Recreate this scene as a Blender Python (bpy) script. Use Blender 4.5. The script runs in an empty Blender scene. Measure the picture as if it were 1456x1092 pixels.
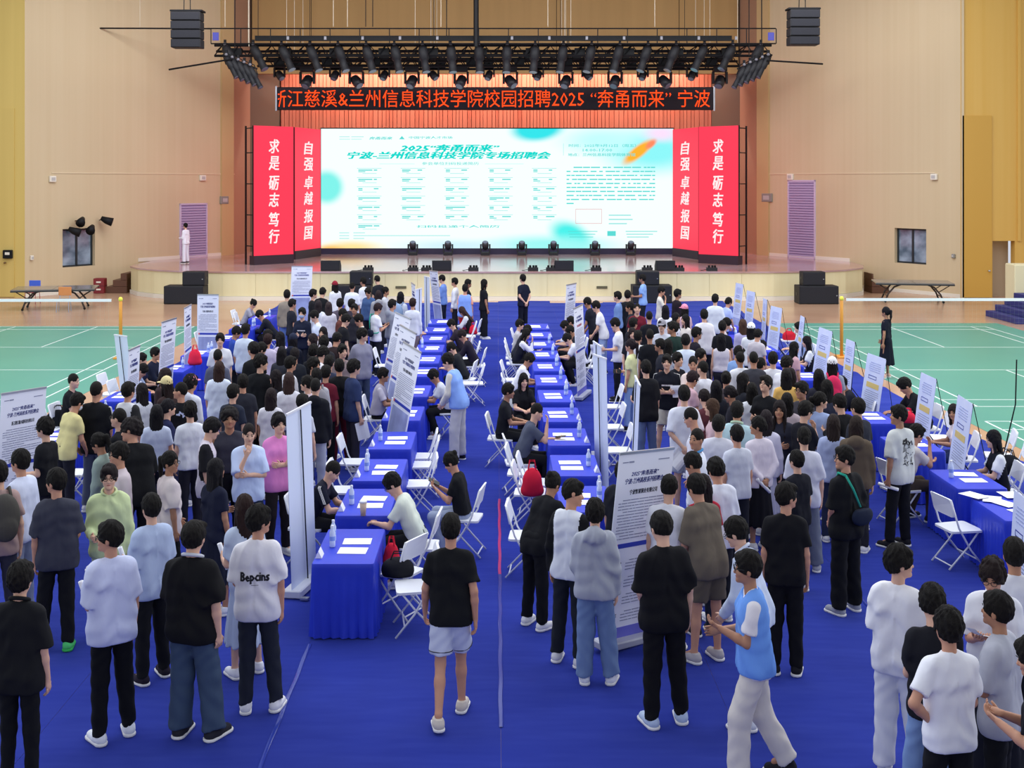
import bpy, bmesh, math, random
import numpy as np
from mathutils import Matrix, Vector
SC = bpy.context.scene
#@CAM
# ---------------------------------------------------------------- camera, world, light, exposure
cam = bpy.data.objects.new('camera', bpy.data.cameras.new('camera')); SC.collection.objects.link(cam); SC.camera = cam
cam.location = (0, 0, 4.6); cam.rotation_euler = (math.radians(90), 0, 0)
cam.data.sensor_width = 36; cam.data.lens = 1692/1456*36; cam.data.shift_x = 21/1456; cam.data.shift_y = -288/1456; cam.data.clip_end = 300
SC.view_settings.view_transform = 'Standard'; SC.view_settings.look = 'None'; SC.view_settings.gamma = 1; SC.view_settings.use_curve_mapping = False
SC.view_settings.exposure = 0.45
w = bpy.data.worlds.new('world'); SC.world = w; w.use_nodes = True
w.node_tree.nodes['Background'].inputs[0].default_value = (.86, .90, 1, 1); w.node_tree.nodes['Background'].inputs[1].default_value = 0.55
def area(name, loc, rot, sx, sy, power, col):
    L = bpy.data.lights.new(name, 'AREA'); L.shape = 'RECTANGLE'; L.size = sx; L.size_y = sy; L.energy = power; L.color = col
    o = bpy.data.objects.new(name, L); SC.collection.objects.link(o); o.location = loc; o.rotation_euler = [math.radians(a) for a in rot]; return o
area('skylight', (0, 26, 16), (0, 0, 0), 30, 26, 4100, (.93, .96, 1))
area('stage_wash', (0, 44, 13.5), (50, 0, 0), 30, 3, 1500, (.98, .97, 1))
area('backdrop_fill', (0, 59.7, 10.6), (12, 0, 0), 20, .6, 700, (1, .72, .62))  # unseen lamp added behind the header to brighten the backdrop slats
area('window_light_left', (-24, 18, 8), (0, -70, 0), 8, 24, 900, (.9, .95, 1))
area('window_light_right', (24, 20, 8), (0, 70, 0), 8, 24, 1300, (1, .97, .92))
#@MAT
def lin(h):
    c = [int(h[i:i+2], 16)/255 for i in (0, 2, 4)]; return tuple(v/12.92 if v <= .04045 else ((v+.055)/1.055)**2.4 for v in c) + (1,)
_mc = {}
def mat(name, hexc, rough=.6, metal=0., emit=None, es=1., spec=.5, sheen=0., noise=None, bump=None, alpha=None):
    if name in _mc: return _mc[name]
    m = bpy.data.materials.new(name); m.use_nodes = True; nt = m.node_tree; b = nt.nodes['Principled BSDF']
    b.inputs['Base Color'].default_value = lin(hexc); b.inputs['Roughness'].default_value = rough; b.inputs['Metallic'].default_value = metal; b.inputs['Specular IOR Level'].default_value = spec
    if sheen: b.inputs['Sheen Weight'].default_value = sheen; b.inputs['Sheen Roughness'].default_value = .5; b.inputs['Sheen Tint'].default_value = lin('6f86f0')
    if emit: b.inputs['Emission Color'].default_value = lin(emit); b.inputs['Emission Strength'].default_value = es
    if noise:   # (scale vector, second colour, strength)
        tc = nt.nodes.new('ShaderNodeTexCoord'); mp = nt.nodes.new('ShaderNodeMapping'); mp.inputs['Scale'].default_value = noise[0]
        nz = nt.nodes.new('ShaderNodeTexNoise'); nz.inputs['Scale'].default_value = 1; nz.inputs['Detail'].default_value = 4
        rp = nt.nodes.new('ShaderNodeMapRange'); rp.inputs['From Min'].default_value = .35; rp.inputs['From Max'].default_value = .65; rp.inputs['To Max'].default_value = noise[2]
        mx = nt.nodes.new('ShaderNodeMix'); mx.data_type = 'RGBA'; mx.inputs['A'].default_value = lin(hexc); mx.inputs['B'].default_value = lin(noise[1])
        nt.links.new(tc.outputs['Object'], mp.inputs[0]); nt.links.new(mp.outputs[0], nz.inputs[0]); nt.links.new(nz.outputs[0], rp.inputs[0]); nt.links.new(rp.outputs[0], mx.inputs[0]); nt.links.new(mx.outputs['Result'], b.inputs['Base Color'])
    if bump:
        tc = nt.nodes.new('ShaderNodeTexCoord'); mp = nt.nodes.new('ShaderNodeMapping'); mp.inputs['Scale'].default_value = bump[0]
        nz = nt.nodes.new('ShaderNodeTexNoise'); nz.inputs['Scale'].default_value = 1; nz.inputs['Detail'].default_value = 3; bp = nt.nodes.new('ShaderNodeBump'); bp.inputs['Strength'].default_value = bump[1]; bp.inputs['Distance'].default_value = bump[2]
        nt.links.new(tc.outputs['Object'], mp.inputs[0]); nt.links.new(mp.outputs[0], nz.inputs[0]); nt.links.new(nz.outputs[0], bp.inputs['Height']); nt.links.new(bp.outputs[0], b.inputs['Normal'])
    if alpha is not None:
        b.inputs['Transmission Weight'].default_value = alpha; b.inputs['IOR'].default_value = 1.3
    _mc[name] = m; return m
def cloth(h): return mat('cloth_' + h, h, .88, spec=.2, bump=((5, 5, 2.6), .5, .045))
def hairmat(h): return mat('hair_' + h, h, .72, spec=.22, bump=((190, 190, 34), .9, .012))
M = dict(skin=[mat('skin_light', 'dcae94', .55), mat('skin_mid', 'c99478', .55), mat('skin_tan', 'b07f62', .55)], eye=mat('eye', '1a1412', .3), lip=mat('lip', 'a8605a', .5),
 black_plastic=mat('black_plastic', '101114', .45), paper=mat('paper', 'f2f3f8', .7), steel=mat('steel', 'b8bcc4', .35, .9), white_plastic=mat('white_plastic', 'e8ebf2', .45), white_metal=mat('white_metal', 'dfe2ea', .4))

def V(*a): return np.array(a, dtype=float)
def unit(v):
    v = np.asarray(v, float); return v / (np.linalg.norm(v) + 1e-9)
def RX(a):
    c, s = math.cos(math.radians(a)), math.sin(math.radians(a))
    return np.array([[1, 0, 0], [0, c, s], [0, -s, c]])
def RZ(a):
    c, s = math.cos(math.radians(a)), math.sin(math.radians(a))
    return np.array([[c, -s, 0], [s, c, 0], [0, 0, 1]])
# arms: (upper dir, forearm dir, palm hint); x is outward for either side
A_HANG = ((.17, .02, -1), (.05, .22, -1), (-1, 0, 0))
A_HANG2 = ((.22, -.08, -1), (.02, .12, -1), (-1, .2, 0))
A_READ = ((.10, .22, -1), (-.42, .85, .30), (-.3, -.4, 1))
A_CROSS = ((.16, .22, -1), (-.95, .42, .12), (0, -1, .2))
A_BACK = ((.22, -.28, -1), (-.62, -.25, -.62), (0, 1, 0))
A_CHIN = ((.02, .50, -.8), (-.45, .10, .95), (0, -1, 0))
A_HIP = ((.62, -.22, -.8), (-.62, .22, -.55), (-1, 0, 0))
A_FORE = ((.12, .06, -1), (-.12, .95, -.05), (-1, 0, .3))
A_FWD = ((.10, .70, -.62), (-.30, .92, -.12), (0, 0, -1))
A_LOW = ((.16, .12, -1), (-.35, .60, -.75), (-1, 0, 0))
L_ST = ((.03, .02, -1), (.03, -.03, -1))
L_OUT = ((.10, .12, -1), (.10, -.02, -1))
L_FR = ((.02, .36, -1), (.02, .02, -1))
L_BK = ((.02, -.14, -1), (.02, -.62, -1))
L_SIT = ((.12, 1, -.06), (.02, -.04, -1))
L_SIT2 = ((.16, 1, -.06), (.05, -.38, -1))
POSES = {
 'st': dict(ar=A_HANG, al=A_HANG, lr=L_ST, ll=L_ST),
 'sb': dict(ar=A_HANG2, al=A_LOW, lr=L_OUT, ll=L_ST, tw=8),
 'sl': dict(ar=A_LOW, al=A_HANG2, lr=L_ST, ll=L_OUT, tw=-8),
 'ph': dict(ar=A_READ, al=A_READ, lr=L_ST, ll=L_OUT, hp=18),
 'cr': dict(ar=A_CROSS, al=A_CROSS, lr=L_OUT, ll=L_ST),
 'bh': dict(ar=A_BACK, al=A_BACK, lr=L_ST, ll=L_ST),
 'ch': dict(ar=A_CHIN, al=A_CROSS, lr=L_ST, ll=L_OUT, hp=12),
 'hi': dict(ar=A_HIP, al=A_LOW, lr=L_OUT, ll=L_ST),
 'hh': dict(ar=A_LOW, al=A_HIP, lr=L_ST, ll=L_OUT),
 'wk': dict(ar=((.25, -.30, -1), (.05, .10, -1), (-1, 0, 0)), al=((.30, .10, -1), (.05, .42, -1), (-1, 0, 0)), lr=L_FR, ll=L_BK, tp=3),
 'wv': dict(ar=A_FORE, al=A_READ, lr=L_BK, ll=L_FR, tp=4),
 'hr': dict(ar=A_FORE, al=A_HANG, lr=L_ST, ll=L_OUT),
 'hl': dict(ar=A_HANG, al=A_FORE, lr=L_OUT, ll=L_ST),
 'ln': dict(ar=A_FWD, al=A_FWD, lr=L_ST, ll=L_OUT, tp=32, hp=14),
 'lb': dict(ar=A_LOW, al=A_LOW, lr=L_ST, ll=L_OUT, tp=16, hp=14),
 'sw': dict(sit=1, ar=((.16, .45, -.85), (-.45, .90, -.02), (0, 0, -1)), al=((.16, .5, -.85), (-.60, .80, -.02), (0, 0, -1)), lr=L_SIT, ll=L_SIT2, tp=26, hp=26),
 'su': dict(sit=1, ar=((.14, .42, -.9), (-.35, .95, -.02), (0, 0, -1)), al=((.14, .42, -.9), (-.55, .85, 0), (0, 0, -1)), lr=L_SIT, ll=L_SIT, tp=8, hp=4),
 'sc': dict(sit=1, ar=((.02, .72, -.6), (-.25, .15, .95), (0, -1, 0)), al=((.12, .55, -.8), (-.2, .97, .1), (0, 0, 1)), lr=L_SIT, ll=L_SIT2, tp=22, hp=10),
 'sp': dict(sit=1, ar=((.08, .35, -.95), (-.35, .8, .5), (0, -1, .4)), al=((.08, .35, -.95), (-.35, .8, .5), (0, -1, .4)), lr=L_SIT, ll=L_SIT2, tp=10, hp=28),
}
def get_pose(code):
    base = code[:2]; P = dict(POSES[base])
    for ch in code[2:]:
        if ch == '<': P['hy'] = P.get('hy', 0) + 58
        if ch == '>': P['hy'] = P.get('hy', 0) - 58
        if ch == 'v': P['hp'] = P.get('hp', 0) + 24
        if ch == '^': P['hp'] = P.get('hp', 0) - 14
        if ch == 'b': P['tp'] = P.get('tp', 0) + 12
    return P
def skel(code):
    P = get_pose(code); S = {'P': P}
    tp, tw, hp, hy = P.get('tp', 0), P.get('tw', 0), P.get('hp', 0), P.get('hy', 0)
    hips = {}; drops = []
    for s, k in ((1, 'lr'), (-1, 'll')):
        th, sh = P[k]; th = unit((s*th[0], th[1], th[2])); sh = unit((s*sh[0], sh[1], sh[2]))
        hips[s] = (th, sh); drops.append(-(th*.41 + sh*.41)[2])
    pz = .545 if P.get('sit') else max(drops) + .09 + .035
    pel = V(0, 0, pz); S['pel'] = pel
    R = RX(tp) @ RZ(tw); S['R'] = R
    T = lambda x, y, z: pel + R @ V(x, y, z - .92)
    S['T'] = T; S['leg'] = {}; S['arm'] = {}
    for s in (1, -1):
        th, sh = hips[s]; h = pel + V(s*.085, 0, -.035); k = h + th*.41; a = k + sh*.41
        if P.get('sit'): a[2] = max(a[2], .09)
        S['leg'][s] = (h, k, a, RZ(-s*10))
    for s, k in ((1, 'ar'), (-1, 'al')):
        u, f, n = [unit((s*q[0], q[1], q[2])) for q in P[k]]
        sh = T(s*.157, -.005, 1.350); e = sh + u*.28; w = e + f*.245
        n = unit(n - f*np.dot(n, f)); wd = np.cross(f, n)*s
        S['arm'][s] = (sh, e, w, f, n, wd)
    n0 = T(0, -.005, 1.43); Rh = RX(tp*.55 + hp) @ RZ(tw + hy)
    S['n0'] = n0; S['Rh'] = Rh; S['hc'] = n0 + V(0, .012, .045) + Rh @ V(0, .018, .115)
    top = S['hc'] + V(0, 0, .128); S['top'] = top
    return S
# ---------------------------------------------------------------- small geometry kit
COL = bpy.context.scene.collection
class MB:
    def __init__(s): s.v = []; s.f = []; s.m = []
    def add(s, vs, fs, mi=0):
        b = len(s.v); s.v += [tuple(map(float, p)) for p in vs]; s.f += [tuple(i + b for i in q) for q in fs]; s.m += [mi]*len(fs); return s
    def box(s, x0, x1, y0, y1, z0, z1, mi=0, rot=0, piv=None, bev=0):
        if bev:
            b = bev; P = []
            for z, o in ((z0, b), (z0 + b, 0), (z1 - b, 0), (z1, b)):
                P += [(x0+o+b*(o == 0), y0+o, z), (x1-o-b*(o == 0), y0+o, z), (x1-o, y0+o+b*(o == 0), z), (x1-o, y1-o-b*(o == 0), z), (x1-o-b*(o == 0), y1-o, z), (x0+o+b*(o == 0), y1-o, z), (x0+o, y1-o-b*(o == 0), z), (x0+o, y0+o+b*(o == 0), z)]
            F = [tuple(range(7, -1, -1)), tuple(range(24, 32))]
            for r in range(3):
                for i in range(8): F.append((r*8+i, r*8+(i+1) % 8, (r+1)*8+(i+1) % 8, (r+1)*8+i))
        else:
            P = [(x0, y0, z0), (x1, y0, z0), (x1, y1, z0), (x0, y1, z0), (x0, y0, z1), (x1, y0, z1), (x1, y1, z1), (x0, y1, z1)]
            F = [(3, 2, 1, 0), (4, 5, 6, 7), (0, 1, 5, 4), (1, 2, 6, 5), (2, 3, 7, 6), (3, 0, 4, 7)]
        if rot:
            cx, cy = piv or ((x0+x1)/2, (y0+y1)/2); c, n = math.cos(rot), math.sin(rot)
            P = [(cx+(x-cx)*c-(y-cy)*n, cy+(x-cx)*n+(y-cy)*c, z) for x, y, z in P]
        return s.add(P, F, mi)
    def tube(s, pts, rad, n=8, mi=0, cap=True):
        pts = [np.asarray(p, float) for p in pts]
        if not hasattr(rad, '__len__'): rad = [rad]*len(pts)
        P = []; u = None
        for i, p in enumerate(pts):
            d = unit(pts[min(i+1, len(pts)-1)] - pts[max(i-1, 0)])
            if u is None:
                u = unit(np.cross(d, (0, 0, 1) if abs(d[2]) < .9 else (0, 1, 0)))
            else: u = unit(u - d*np.dot(u, d))
            w = np.cross(d, u)
            for k in range(n):
                a = 2*math.pi*k/n; P.append(p + rad[i]*(u*math.cos(a) + w*math.sin(a)))
        F = []
        for i in range(len(pts)-1):
            for k in range(n): F.append((i*n+k, i*n+(k+1) % n, (i+1)*n+(k+1) % n, (i+1)*n+k))
        if cap: F += [tuple(range(n-1, -1, -1)), tuple(range((len(pts)-1)*n, len(pts)*n))]
        return s.add(P, F, mi)
    def prism(s, poly, z0, z1, mi=0, fn=None):
        n = len(poly); P = [(x, y, z0) for x, y in poly] + [(x, y, z1) for x, y in poly]
        F = [tuple(range(n-1, -1, -1)), tuple(range(n, 2*n))] + [(i, (i+1) % n, n+(i+1) % n, n+i) for i in range(n)]
        if fn: P = [fn(*p) for p in P]
        return s.add(P, F, mi)
    def lathe(s, prof, c=(0, 0, 0), n=12, mi=0):
        P = []; F = []
        for r, z in prof:
            for k in range(n):
                a = 2*math.pi*k/n; P.append((c[0]+r*math.cos(a), c[1]+r*math.sin(a), c[2]+z))
        for i in range(len(prof)-1):
            for k in range(n): F.append((i*n+k, i*n+(k+1) % n, (i+1)*n+(k+1) % n, (i+1)*n+k))
        F += [tuple(range(n-1, -1, -1)), tuple(range((len(prof)-1)*n, len(prof)*n))]
        return s.add(P, F, mi)
    def mesh(s, name, mats=(), smooth=False):
        me = bpy.data.meshes.new(name); me.from_pydata(s.v, [], s.f)
        for m in mats: me.materials.append(m)
        if len(mats) > 1: me.polygons.foreach_set('material_index', s.m)
        if smooth: me.shade_smooth()
        me.update(); return me
def link(name, me, parent=None, loc=(0, 0, 0), rz=0, mat=None):
    o = bpy.data.objects.new(name, me); COL.objects.link(o); o.location = loc; o.rotation_euler = (0, 0, rz)
    if parent is not None: o.parent = parent
    if mat is not None:
        if not hasattr(mat, '__len__'): mat = [mat]
        for i, m in enumerate(mat):
            if i < len(o.material_slots) and m is not None:
                o.material_slots[i].link = 'OBJECT'; o.material_slots[i].material = m
    return o
def tag(o, label=None, cat=None, group=None, kind=None):
    if label: o['label'] = label
    if cat: o['category'] = cat
    if group: o['group'] = group
    if kind: o['kind'] = kind
    return o
def empty(name, loc=(0, 0, 0), rz=0, sc=None):
    o = bpy.data.objects.new(name, None); COL.objects.link(o); o.location = loc; o.rotation_euler = (0, 0, rz); o.empty_display_size = .1
    if sc: o.scale = sc
    return o
def smooth_angle(me, a=40):
    me.shade_smooth()
    try: me.set_sharp_from_angle(angle=math.radians(a))
    except Exception: pass
    return me
def copy_tree(o, loc, rz, label=None, mats=None):
    r = o.copy(); COL.objects.link(r); r.location = loc; r.rotation_euler = (0, 0, rz)
    if label: r['label'] = label
    for ch in KIDS[o.name]:
        c = ch.copy(); COL.objects.link(c); c.parent = r
        for g in KIDS.get(ch.name, []):
            d = g.copy(); COL.objects.link(d); d.parent = c
    return r
KIDS = {}
def kids(o, *ch): KIDS[o.name] = list(ch); return o
# ---------------------------------------------------------------- signed-distance modelling (surface nets)
class Field:
    def __init__(s, lo, hi, cell):
        s.c = cell; s.lo = np.array(lo) - 3*cell; n = np.ceil((np.array(hi) + 3*cell - s.lo)/cell).astype(int) + 1
        s.n = n; s.F = np.full(n, .2, np.float32); s.ax = [(s.lo[i] + np.arange(n[i])*cell).astype(np.float32) for i in range(3)]
    def sub(s, lo, hi):
        i0 = np.clip(np.floor((np.asarray(lo) - s.lo)/s.c).astype(int), 0, s.n); i1 = np.clip(np.ceil((np.asarray(hi) - s.lo)/s.c).astype(int) + 1, 0, s.n)
        sl = tuple(slice(a, b) for a, b in zip(i0, i1))
        X = s.ax[0][sl[0]][:, None, None]; Y = s.ax[1][sl[1]][None, :, None]; Z = s.ax[2][sl[2]][None, None, :]
        return sl, X, Y, Z
    def put(s, sl, d, k, op):
        A = s.F[sl]
        if A.size == 0: return
        if op == 'add':
            h = np.clip(.5 + .5*(A - d)/k, 0, 1) if k > 0 else (d < A)*1.
            s.F[sl] = A*(1-h) + d*h - (k*h*(1-h) if k > 0 else 0)
        else: s.F[sl] = np.maximum(A, -d)
    def cap(s, a, b, ra, rb=None, k=.02, cuts=(), op='add', disp=None):
        rb = ra if rb is None else rb; a = np.asarray(a, float); b = np.asarray(b, float); m = max(ra, rb) + k + 2*s.c + .01
        sl, X, Y, Z = s.sub(np.minimum(a, b) - m, np.maximum(a, b) + m); e = b - a; L = max(float(e @ e), 1e-8)
        t = np.clip(((X-a[0])*e[0] + (Y-a[1])*e[1] + (Z-a[2])*e[2])/L, 0, 1)
        d = np.sqrt((X-a[0]-e[0]*t)**2 + (Y-a[1]-e[1]*t)**2 + (Z-a[2]-e[2]*t)**2) - (ra + (rb-ra)*t)
        for p, n in cuts:
            n = unit(n); d = np.maximum(d, (X-p[0])*n[0] + (Y-p[1])*n[1] + (Z-p[2])*n[2])
        if disp is not None: d = d + disp(X, Y, Z)
        s.put(sl, d, k, op)
    def ell(s, c, r, R=None, k=.02, op='add', cuts=(), disp=None):
        c = np.asarray(c, float); r = np.asarray(r, float); R = np.eye(3) if R is None else R; m = float(max(r)) + k + 2*s.c + .01
        sl, X, Y, Z = s.sub(c - m, c + m); x, y, z = X-c[0], Y-c[1], Z-c[2]
        q = [R[0, i]*x + R[1, i]*y + R[2, i]*z for i in range(3)]
        k0 = np.sqrt(sum((q[i]/r[i])**2 for i in range(3))) + 1e-6; k1 = np.sqrt(sum((q[i]/r[i]**2)**2 for i in range(3))) + 1e-6
        d = k0*(k0-1)/k1
        for p, n in cuts:
            n = unit(n); d = np.maximum(d, (X-p[0])*n[0] + (Y-p[1])*n[1] + (Z-p[2])*n[2])
        if disp is not None: d = d + disp(q[0], q[1], q[2])
        s.put(sl, d, k, op)
    def cut(s, p, n):
        X, Y, Z = s.ax[0][:, None, None], s.ax[1][None, :, None], s.ax[2][None, None, :]; n = unit(n)
        s.F = np.maximum(s.F, ((X-p[0])*n[0] + (Y-p[1])*n[1] + (Z-p[2])*n[2]).astype(np.float32))
    def disp(s, fn):
        X, Y, Z = s.ax[0][:, None, None], s.ax[1][None, :, None], s.ax[2][None, None, :]
        s.F = s.F + fn(X, Y, Z).astype(np.float32)
    def net(s):
        F = s.F; I = F < 0
        c = I[:-1, :-1, :-1].astype(np.int8)
        for o in ((1,0,0),(0,1,0),(0,0,1),(1,1,0),(1,0,1),(0,1,1),(1,1,1)):
            c = c + I[o[0]:I.shape[0]-1+o[0], o[1]:I.shape[1]-1+o[1], o[2]:I.shape[2]-1+o[2]]
        act = np.argwhere((c > 0) & (c < 8))
        if len(act) == 0: return np.zeros((0, 3)), np.zeros((0, 4), int)
        idx = -np.ones(c.shape, np.int64); idx[tuple(act.T)] = np.arange(len(act))
        cs = [(0,0,0),(1,0,0),(0,1,0),(1,1,0),(0,0,1),(1,0,1),(0,1,1),(1,1,1)]
        val = np.stack([F[act[:, 0]+a, act[:, 1]+b, act[:, 2]+d] for a, b, d in cs], 1)
        P = np.zeros((len(act), 3)); N = np.zeros(len(act))
        for i, j in ((0,1),(2,3),(4,5),(6,7),(0,2),(1,3),(4,6),(5,7),(0,4),(1,5),(2,6),(3,7)):
            vi, vj = val[:, i], val[:, j]; x = (vi < 0) != (vj < 0); t = np.where(x, vi/np.where(x, vi - vj, 1), 0)
            pi, pj = np.array(cs[i]), np.array(cs[j]); P += x[:, None]*(pi + t[:, None]*(pj-pi)); N += x
        P = (act + P/N[:, None])*s.c + s.lo
        Q = []
        for ax in range(3):
            u, v = [(1, 2), (2, 0), (0, 1)][ax]
            sa = [slice(1, -1)]*3; sa[ax] = slice(0, -1); sb = list(sa); sb[ax] = slice(1, None)
            A, B = I[tuple(sa)], I[tuple(sb)]; e = np.argwhere(A != B); fl = A[tuple(e.T)]
            off = np.ones(3, int); off[ax] = 0; e = e + off
            def cell(du, dv):
                g = e.copy(); g[:, u] -= du; g[:, v] -= dv; return idx[tuple(g.T)]
            q = np.stack([cell(1, 1), cell(0, 1), cell(0, 0), cell(1, 0)], 1); q[~fl] = q[~fl][:, ::-1]; Q.append(q)
        Q = np.concatenate(Q); return P, Q[(Q >= 0).all(1)]
def mk_mesh(name, parts, nmat=1, slot=None, smooth=True):
    """parts: list of (verts, faces array/list, material index or array)"""
    vs = []; fs = []; ms = []; b = 0
    for P, Q, mi in parts:
        vs.append(np.asarray(P, float)); fs += [tuple(int(i) + b for i in q) for q in Q]
        ms += [mi]*len(Q) if not hasattr(mi, '__len__') else [int(x) for x in mi]; b += len(P)
    me = bpy.data.meshes.new(name); me.from_pydata(np.concatenate(vs).tolist(), [], fs)
    for _ in range(nmat): me.materials.append(None)
    if nmat > 1: me.polygons.foreach_set('material_index', ms)
    if smooth: me.shade_smooth()
    me.update(); return me
# ---------------------------------------------------------------- people
TIER = {0: (.0125, .0080), 1: (.0175, .0110), 2: (.026, .0150)}
def fingers(S, s):
    sh, e, w, f, n, wd = S['arm'][s]; mb = MB()
    for i, (o, L) in enumerate(((.030, .92), (.010, 1.0), (-.010, .95), (-.029, .78))):
        p = w + f*.078 + wd*o; d = f.copy(); pts = [p - f*.02]; pts.append(p)
        for a, l in ((22, .034), (30, .024), (24, .019)):
            ca, sa = math.cos(math.radians(a)), math.sin(math.radians(a)); nd = d*ca + n*sa; n2 = n*ca - d*sa; d = unit(nd); n = unit(n2)
            p = p + d*l*L; pts.append(p)
        n = S['arm'][s][4]; mb.tube(pts, [.0095, .0095, .0088, .0078, .0062], 6)
    p = w + f*.03 + wd*.026; d = unit(f*.7 + wd*.65 + n*.25); pts = [p - d*.02, p, p + d*.034, p + d*.034 + unit(d + f*.5 + n*.3)*.026]
    mb.tube(pts, [.012, .0118, .0105, .008], 6)
    return mb
def arr(mb): return np.array(mb.v), mb.f
_bc = {}
def torso_prims(F, S, g, k=.05, hem=None, slim=1.):
    T = S['T']
    F.cap(T(-.115, -.01, 1.345), T(.115, -.01, 1.345), .058+g, k=k)
    F.cap(T(-.085*slim, .005, 1.27), T(.085*slim, .005, 1.27), .098+g, k=k)
    F.cap(T(-.08*slim, .005, 1.14), T(.08*slim, .005, 1.14), .093+g, k=k)
    F.cap(T(-.07*slim, 0, 1.02), T(.07*slim, 0, 1.02), .093+g, k=k)
    F.cap(S['pel'] + V(-.075, -.008, -.0), S['pel'] + V(.075, -.008, 0), .100+g, k=k)
def body_mesh(code, tier, bare=True):
    key = ('body', code, tier, bare); q = 1 if bare else .82
    if key in _bc: return _bc[key]
    S = skel(code); cell, hcell = TIER[tier]
    pts = [S['hc']] + [q for s in (1, -1) for q in S['leg'][s][:3]] + [q for s in (1, -1) for q in (S['arm'][s][0], S['arm'][s][1], S['arm'][s][2] + S['arm'][s][3]*.12)]
    F = Field(np.min(pts, 0) - .13, np.max(pts, 0) + .13, cell)
    torso_prims(F, S, -.022 - (tier > 0)*.004)
    F.cap(S['n0'] - V(0, 0, .06), S['hc'] - V(0, .012, .05), .054, .050, k=.03)
    for s in (1, -1):
        h, k, a, Rf = S['leg'][s]; sh, e, w, f, n, wd = S['arm'][s]
        F.cap(S['n0'] - V(0, .005, .012), S['T'](s*.11, -.008, 1.352), .030, .030, k=.02)
        F.cap(h, k, .078*q, .052*q, k=.02); F.cap(k, k + (a-k)*.4, .050*q, .050*q, k=.02); F.cap(k + (a-k)*.35, a, .052*q, .034, k=.02); F.cap(a, a + Rf @ V(0, .10, -.045), .034, .028, k=.02)
        F.cap(sh, e, .047, .037, k=.03); F.cap(e, e + (w-e)*.35, .038, .037, k=.015); F.cap(e + (w-e)*.3, w, .037, .026, k=.015)
        Rp = np.stack([wd, n, f], 1); F.ell(w + f*.045, (.040, max(.018, cell*.9), .052), Rp, k=.015)
    P, Q = F.net()
    # head, finer
    hc, R = S['hc'], S['Rh']; H = lambda x, y, z: hc + R @ V(x, y, z)
    G = Field(hc - .17, hc + .17, hcell)
    G.ell(H(0, -.008, .012), (.076, .094, .108), R, k=.01); G.ell(H(0, .030, -.055), (.056, .062, .062), R, k=.035)
    G.cap(H(0, .082, .004), H(0, .104, -.028), .009, .013, k=.014); G.cap(H(0, .078, -.088), H(0, .080, -.09), .020, k=.02)
    for s in (1, -1):
        G.ell(H(s*.078, -.004, -.018), (.011, .020, .032), R, k=.006); G.ell(H(s*.034, .068, -.03), (.024, .02, .02), R, k=.02)
        G.ell(H(s*.031, .098, .006), (.018, .013, .011), R, k=.008, op='sub')
    G.cap(S['n0'] + V(0, 0, -.03), S['hc'] - R @ V(0, .012, .05), .052, .050, k=.025)
    P2, Q2 = G.net()
    keep = np.ones(len(Q), bool)
    parts = [(P, Q, 0), (P2, Q2, 0)]
    for s in (1, -1):
        v, f = arr(fingers(S, s)); parts.append((v, f, 0))
    d = MB()
    for s in (1, -1):
        e = MB(); e.lathe([(.003, -.013), (.011, -.008), (.014, 0), (.011, .008), (.003, .013)], n=8)
        v = np.array(e.v); v = v @ np.diag([.95, .62, .55]); v = np.array([H(s*.031 + q[0], .083 + q[1], .004 + q[2]) for q in v]); parts.append((v, e.f, 1))
        d.tube([H(s*.014, .095, .025), H(s*.032, .094, .031), H(s*.050, .083, .025)], [.003, .0045, .002], 5)
    parts.append((*arr(d), 1))
    m = MB(); m.tube([H(-.022, .086, -.062), H(-.008, .0945, -.059), H(.008, .0945, -.059), H(.022, .086, -.062)], [.002, .0055, .0055, .002], 6); parts.append((*arr(m), 2))
    me = mk_mesh('body', parts, 3); _bc[key] = me; return me
def folds(seed, amp):
    r = random.Random(seed); a = [r.uniform(.8, 1.2) for _ in range(8)]; p = [r.uniform(0, 6) for _ in range(4)]
    def fn(X, Y, Z):
        w = 3*np.sin(7*a[0]*Z + p[0]) + 2*np.sin(9*a[1]*X + p[1])
        sg = np.sign(X); q = np.sin(40*a[2]*X + 16*a[3]*Z*sg + w) * .6 + np.sin(36*a[4]*Y - 18*a[5]*Z + w + p[2]) * .5; q = q*(.65 + .35*np.sin(5*Z + 4*X + p[1]))
        return amp*(q - .5*np.abs(q) - .3 + .35*np.sin(30*a[6]*Z + 26*np.abs(X) + w*1.2 + p[3]))
    return fn
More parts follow.
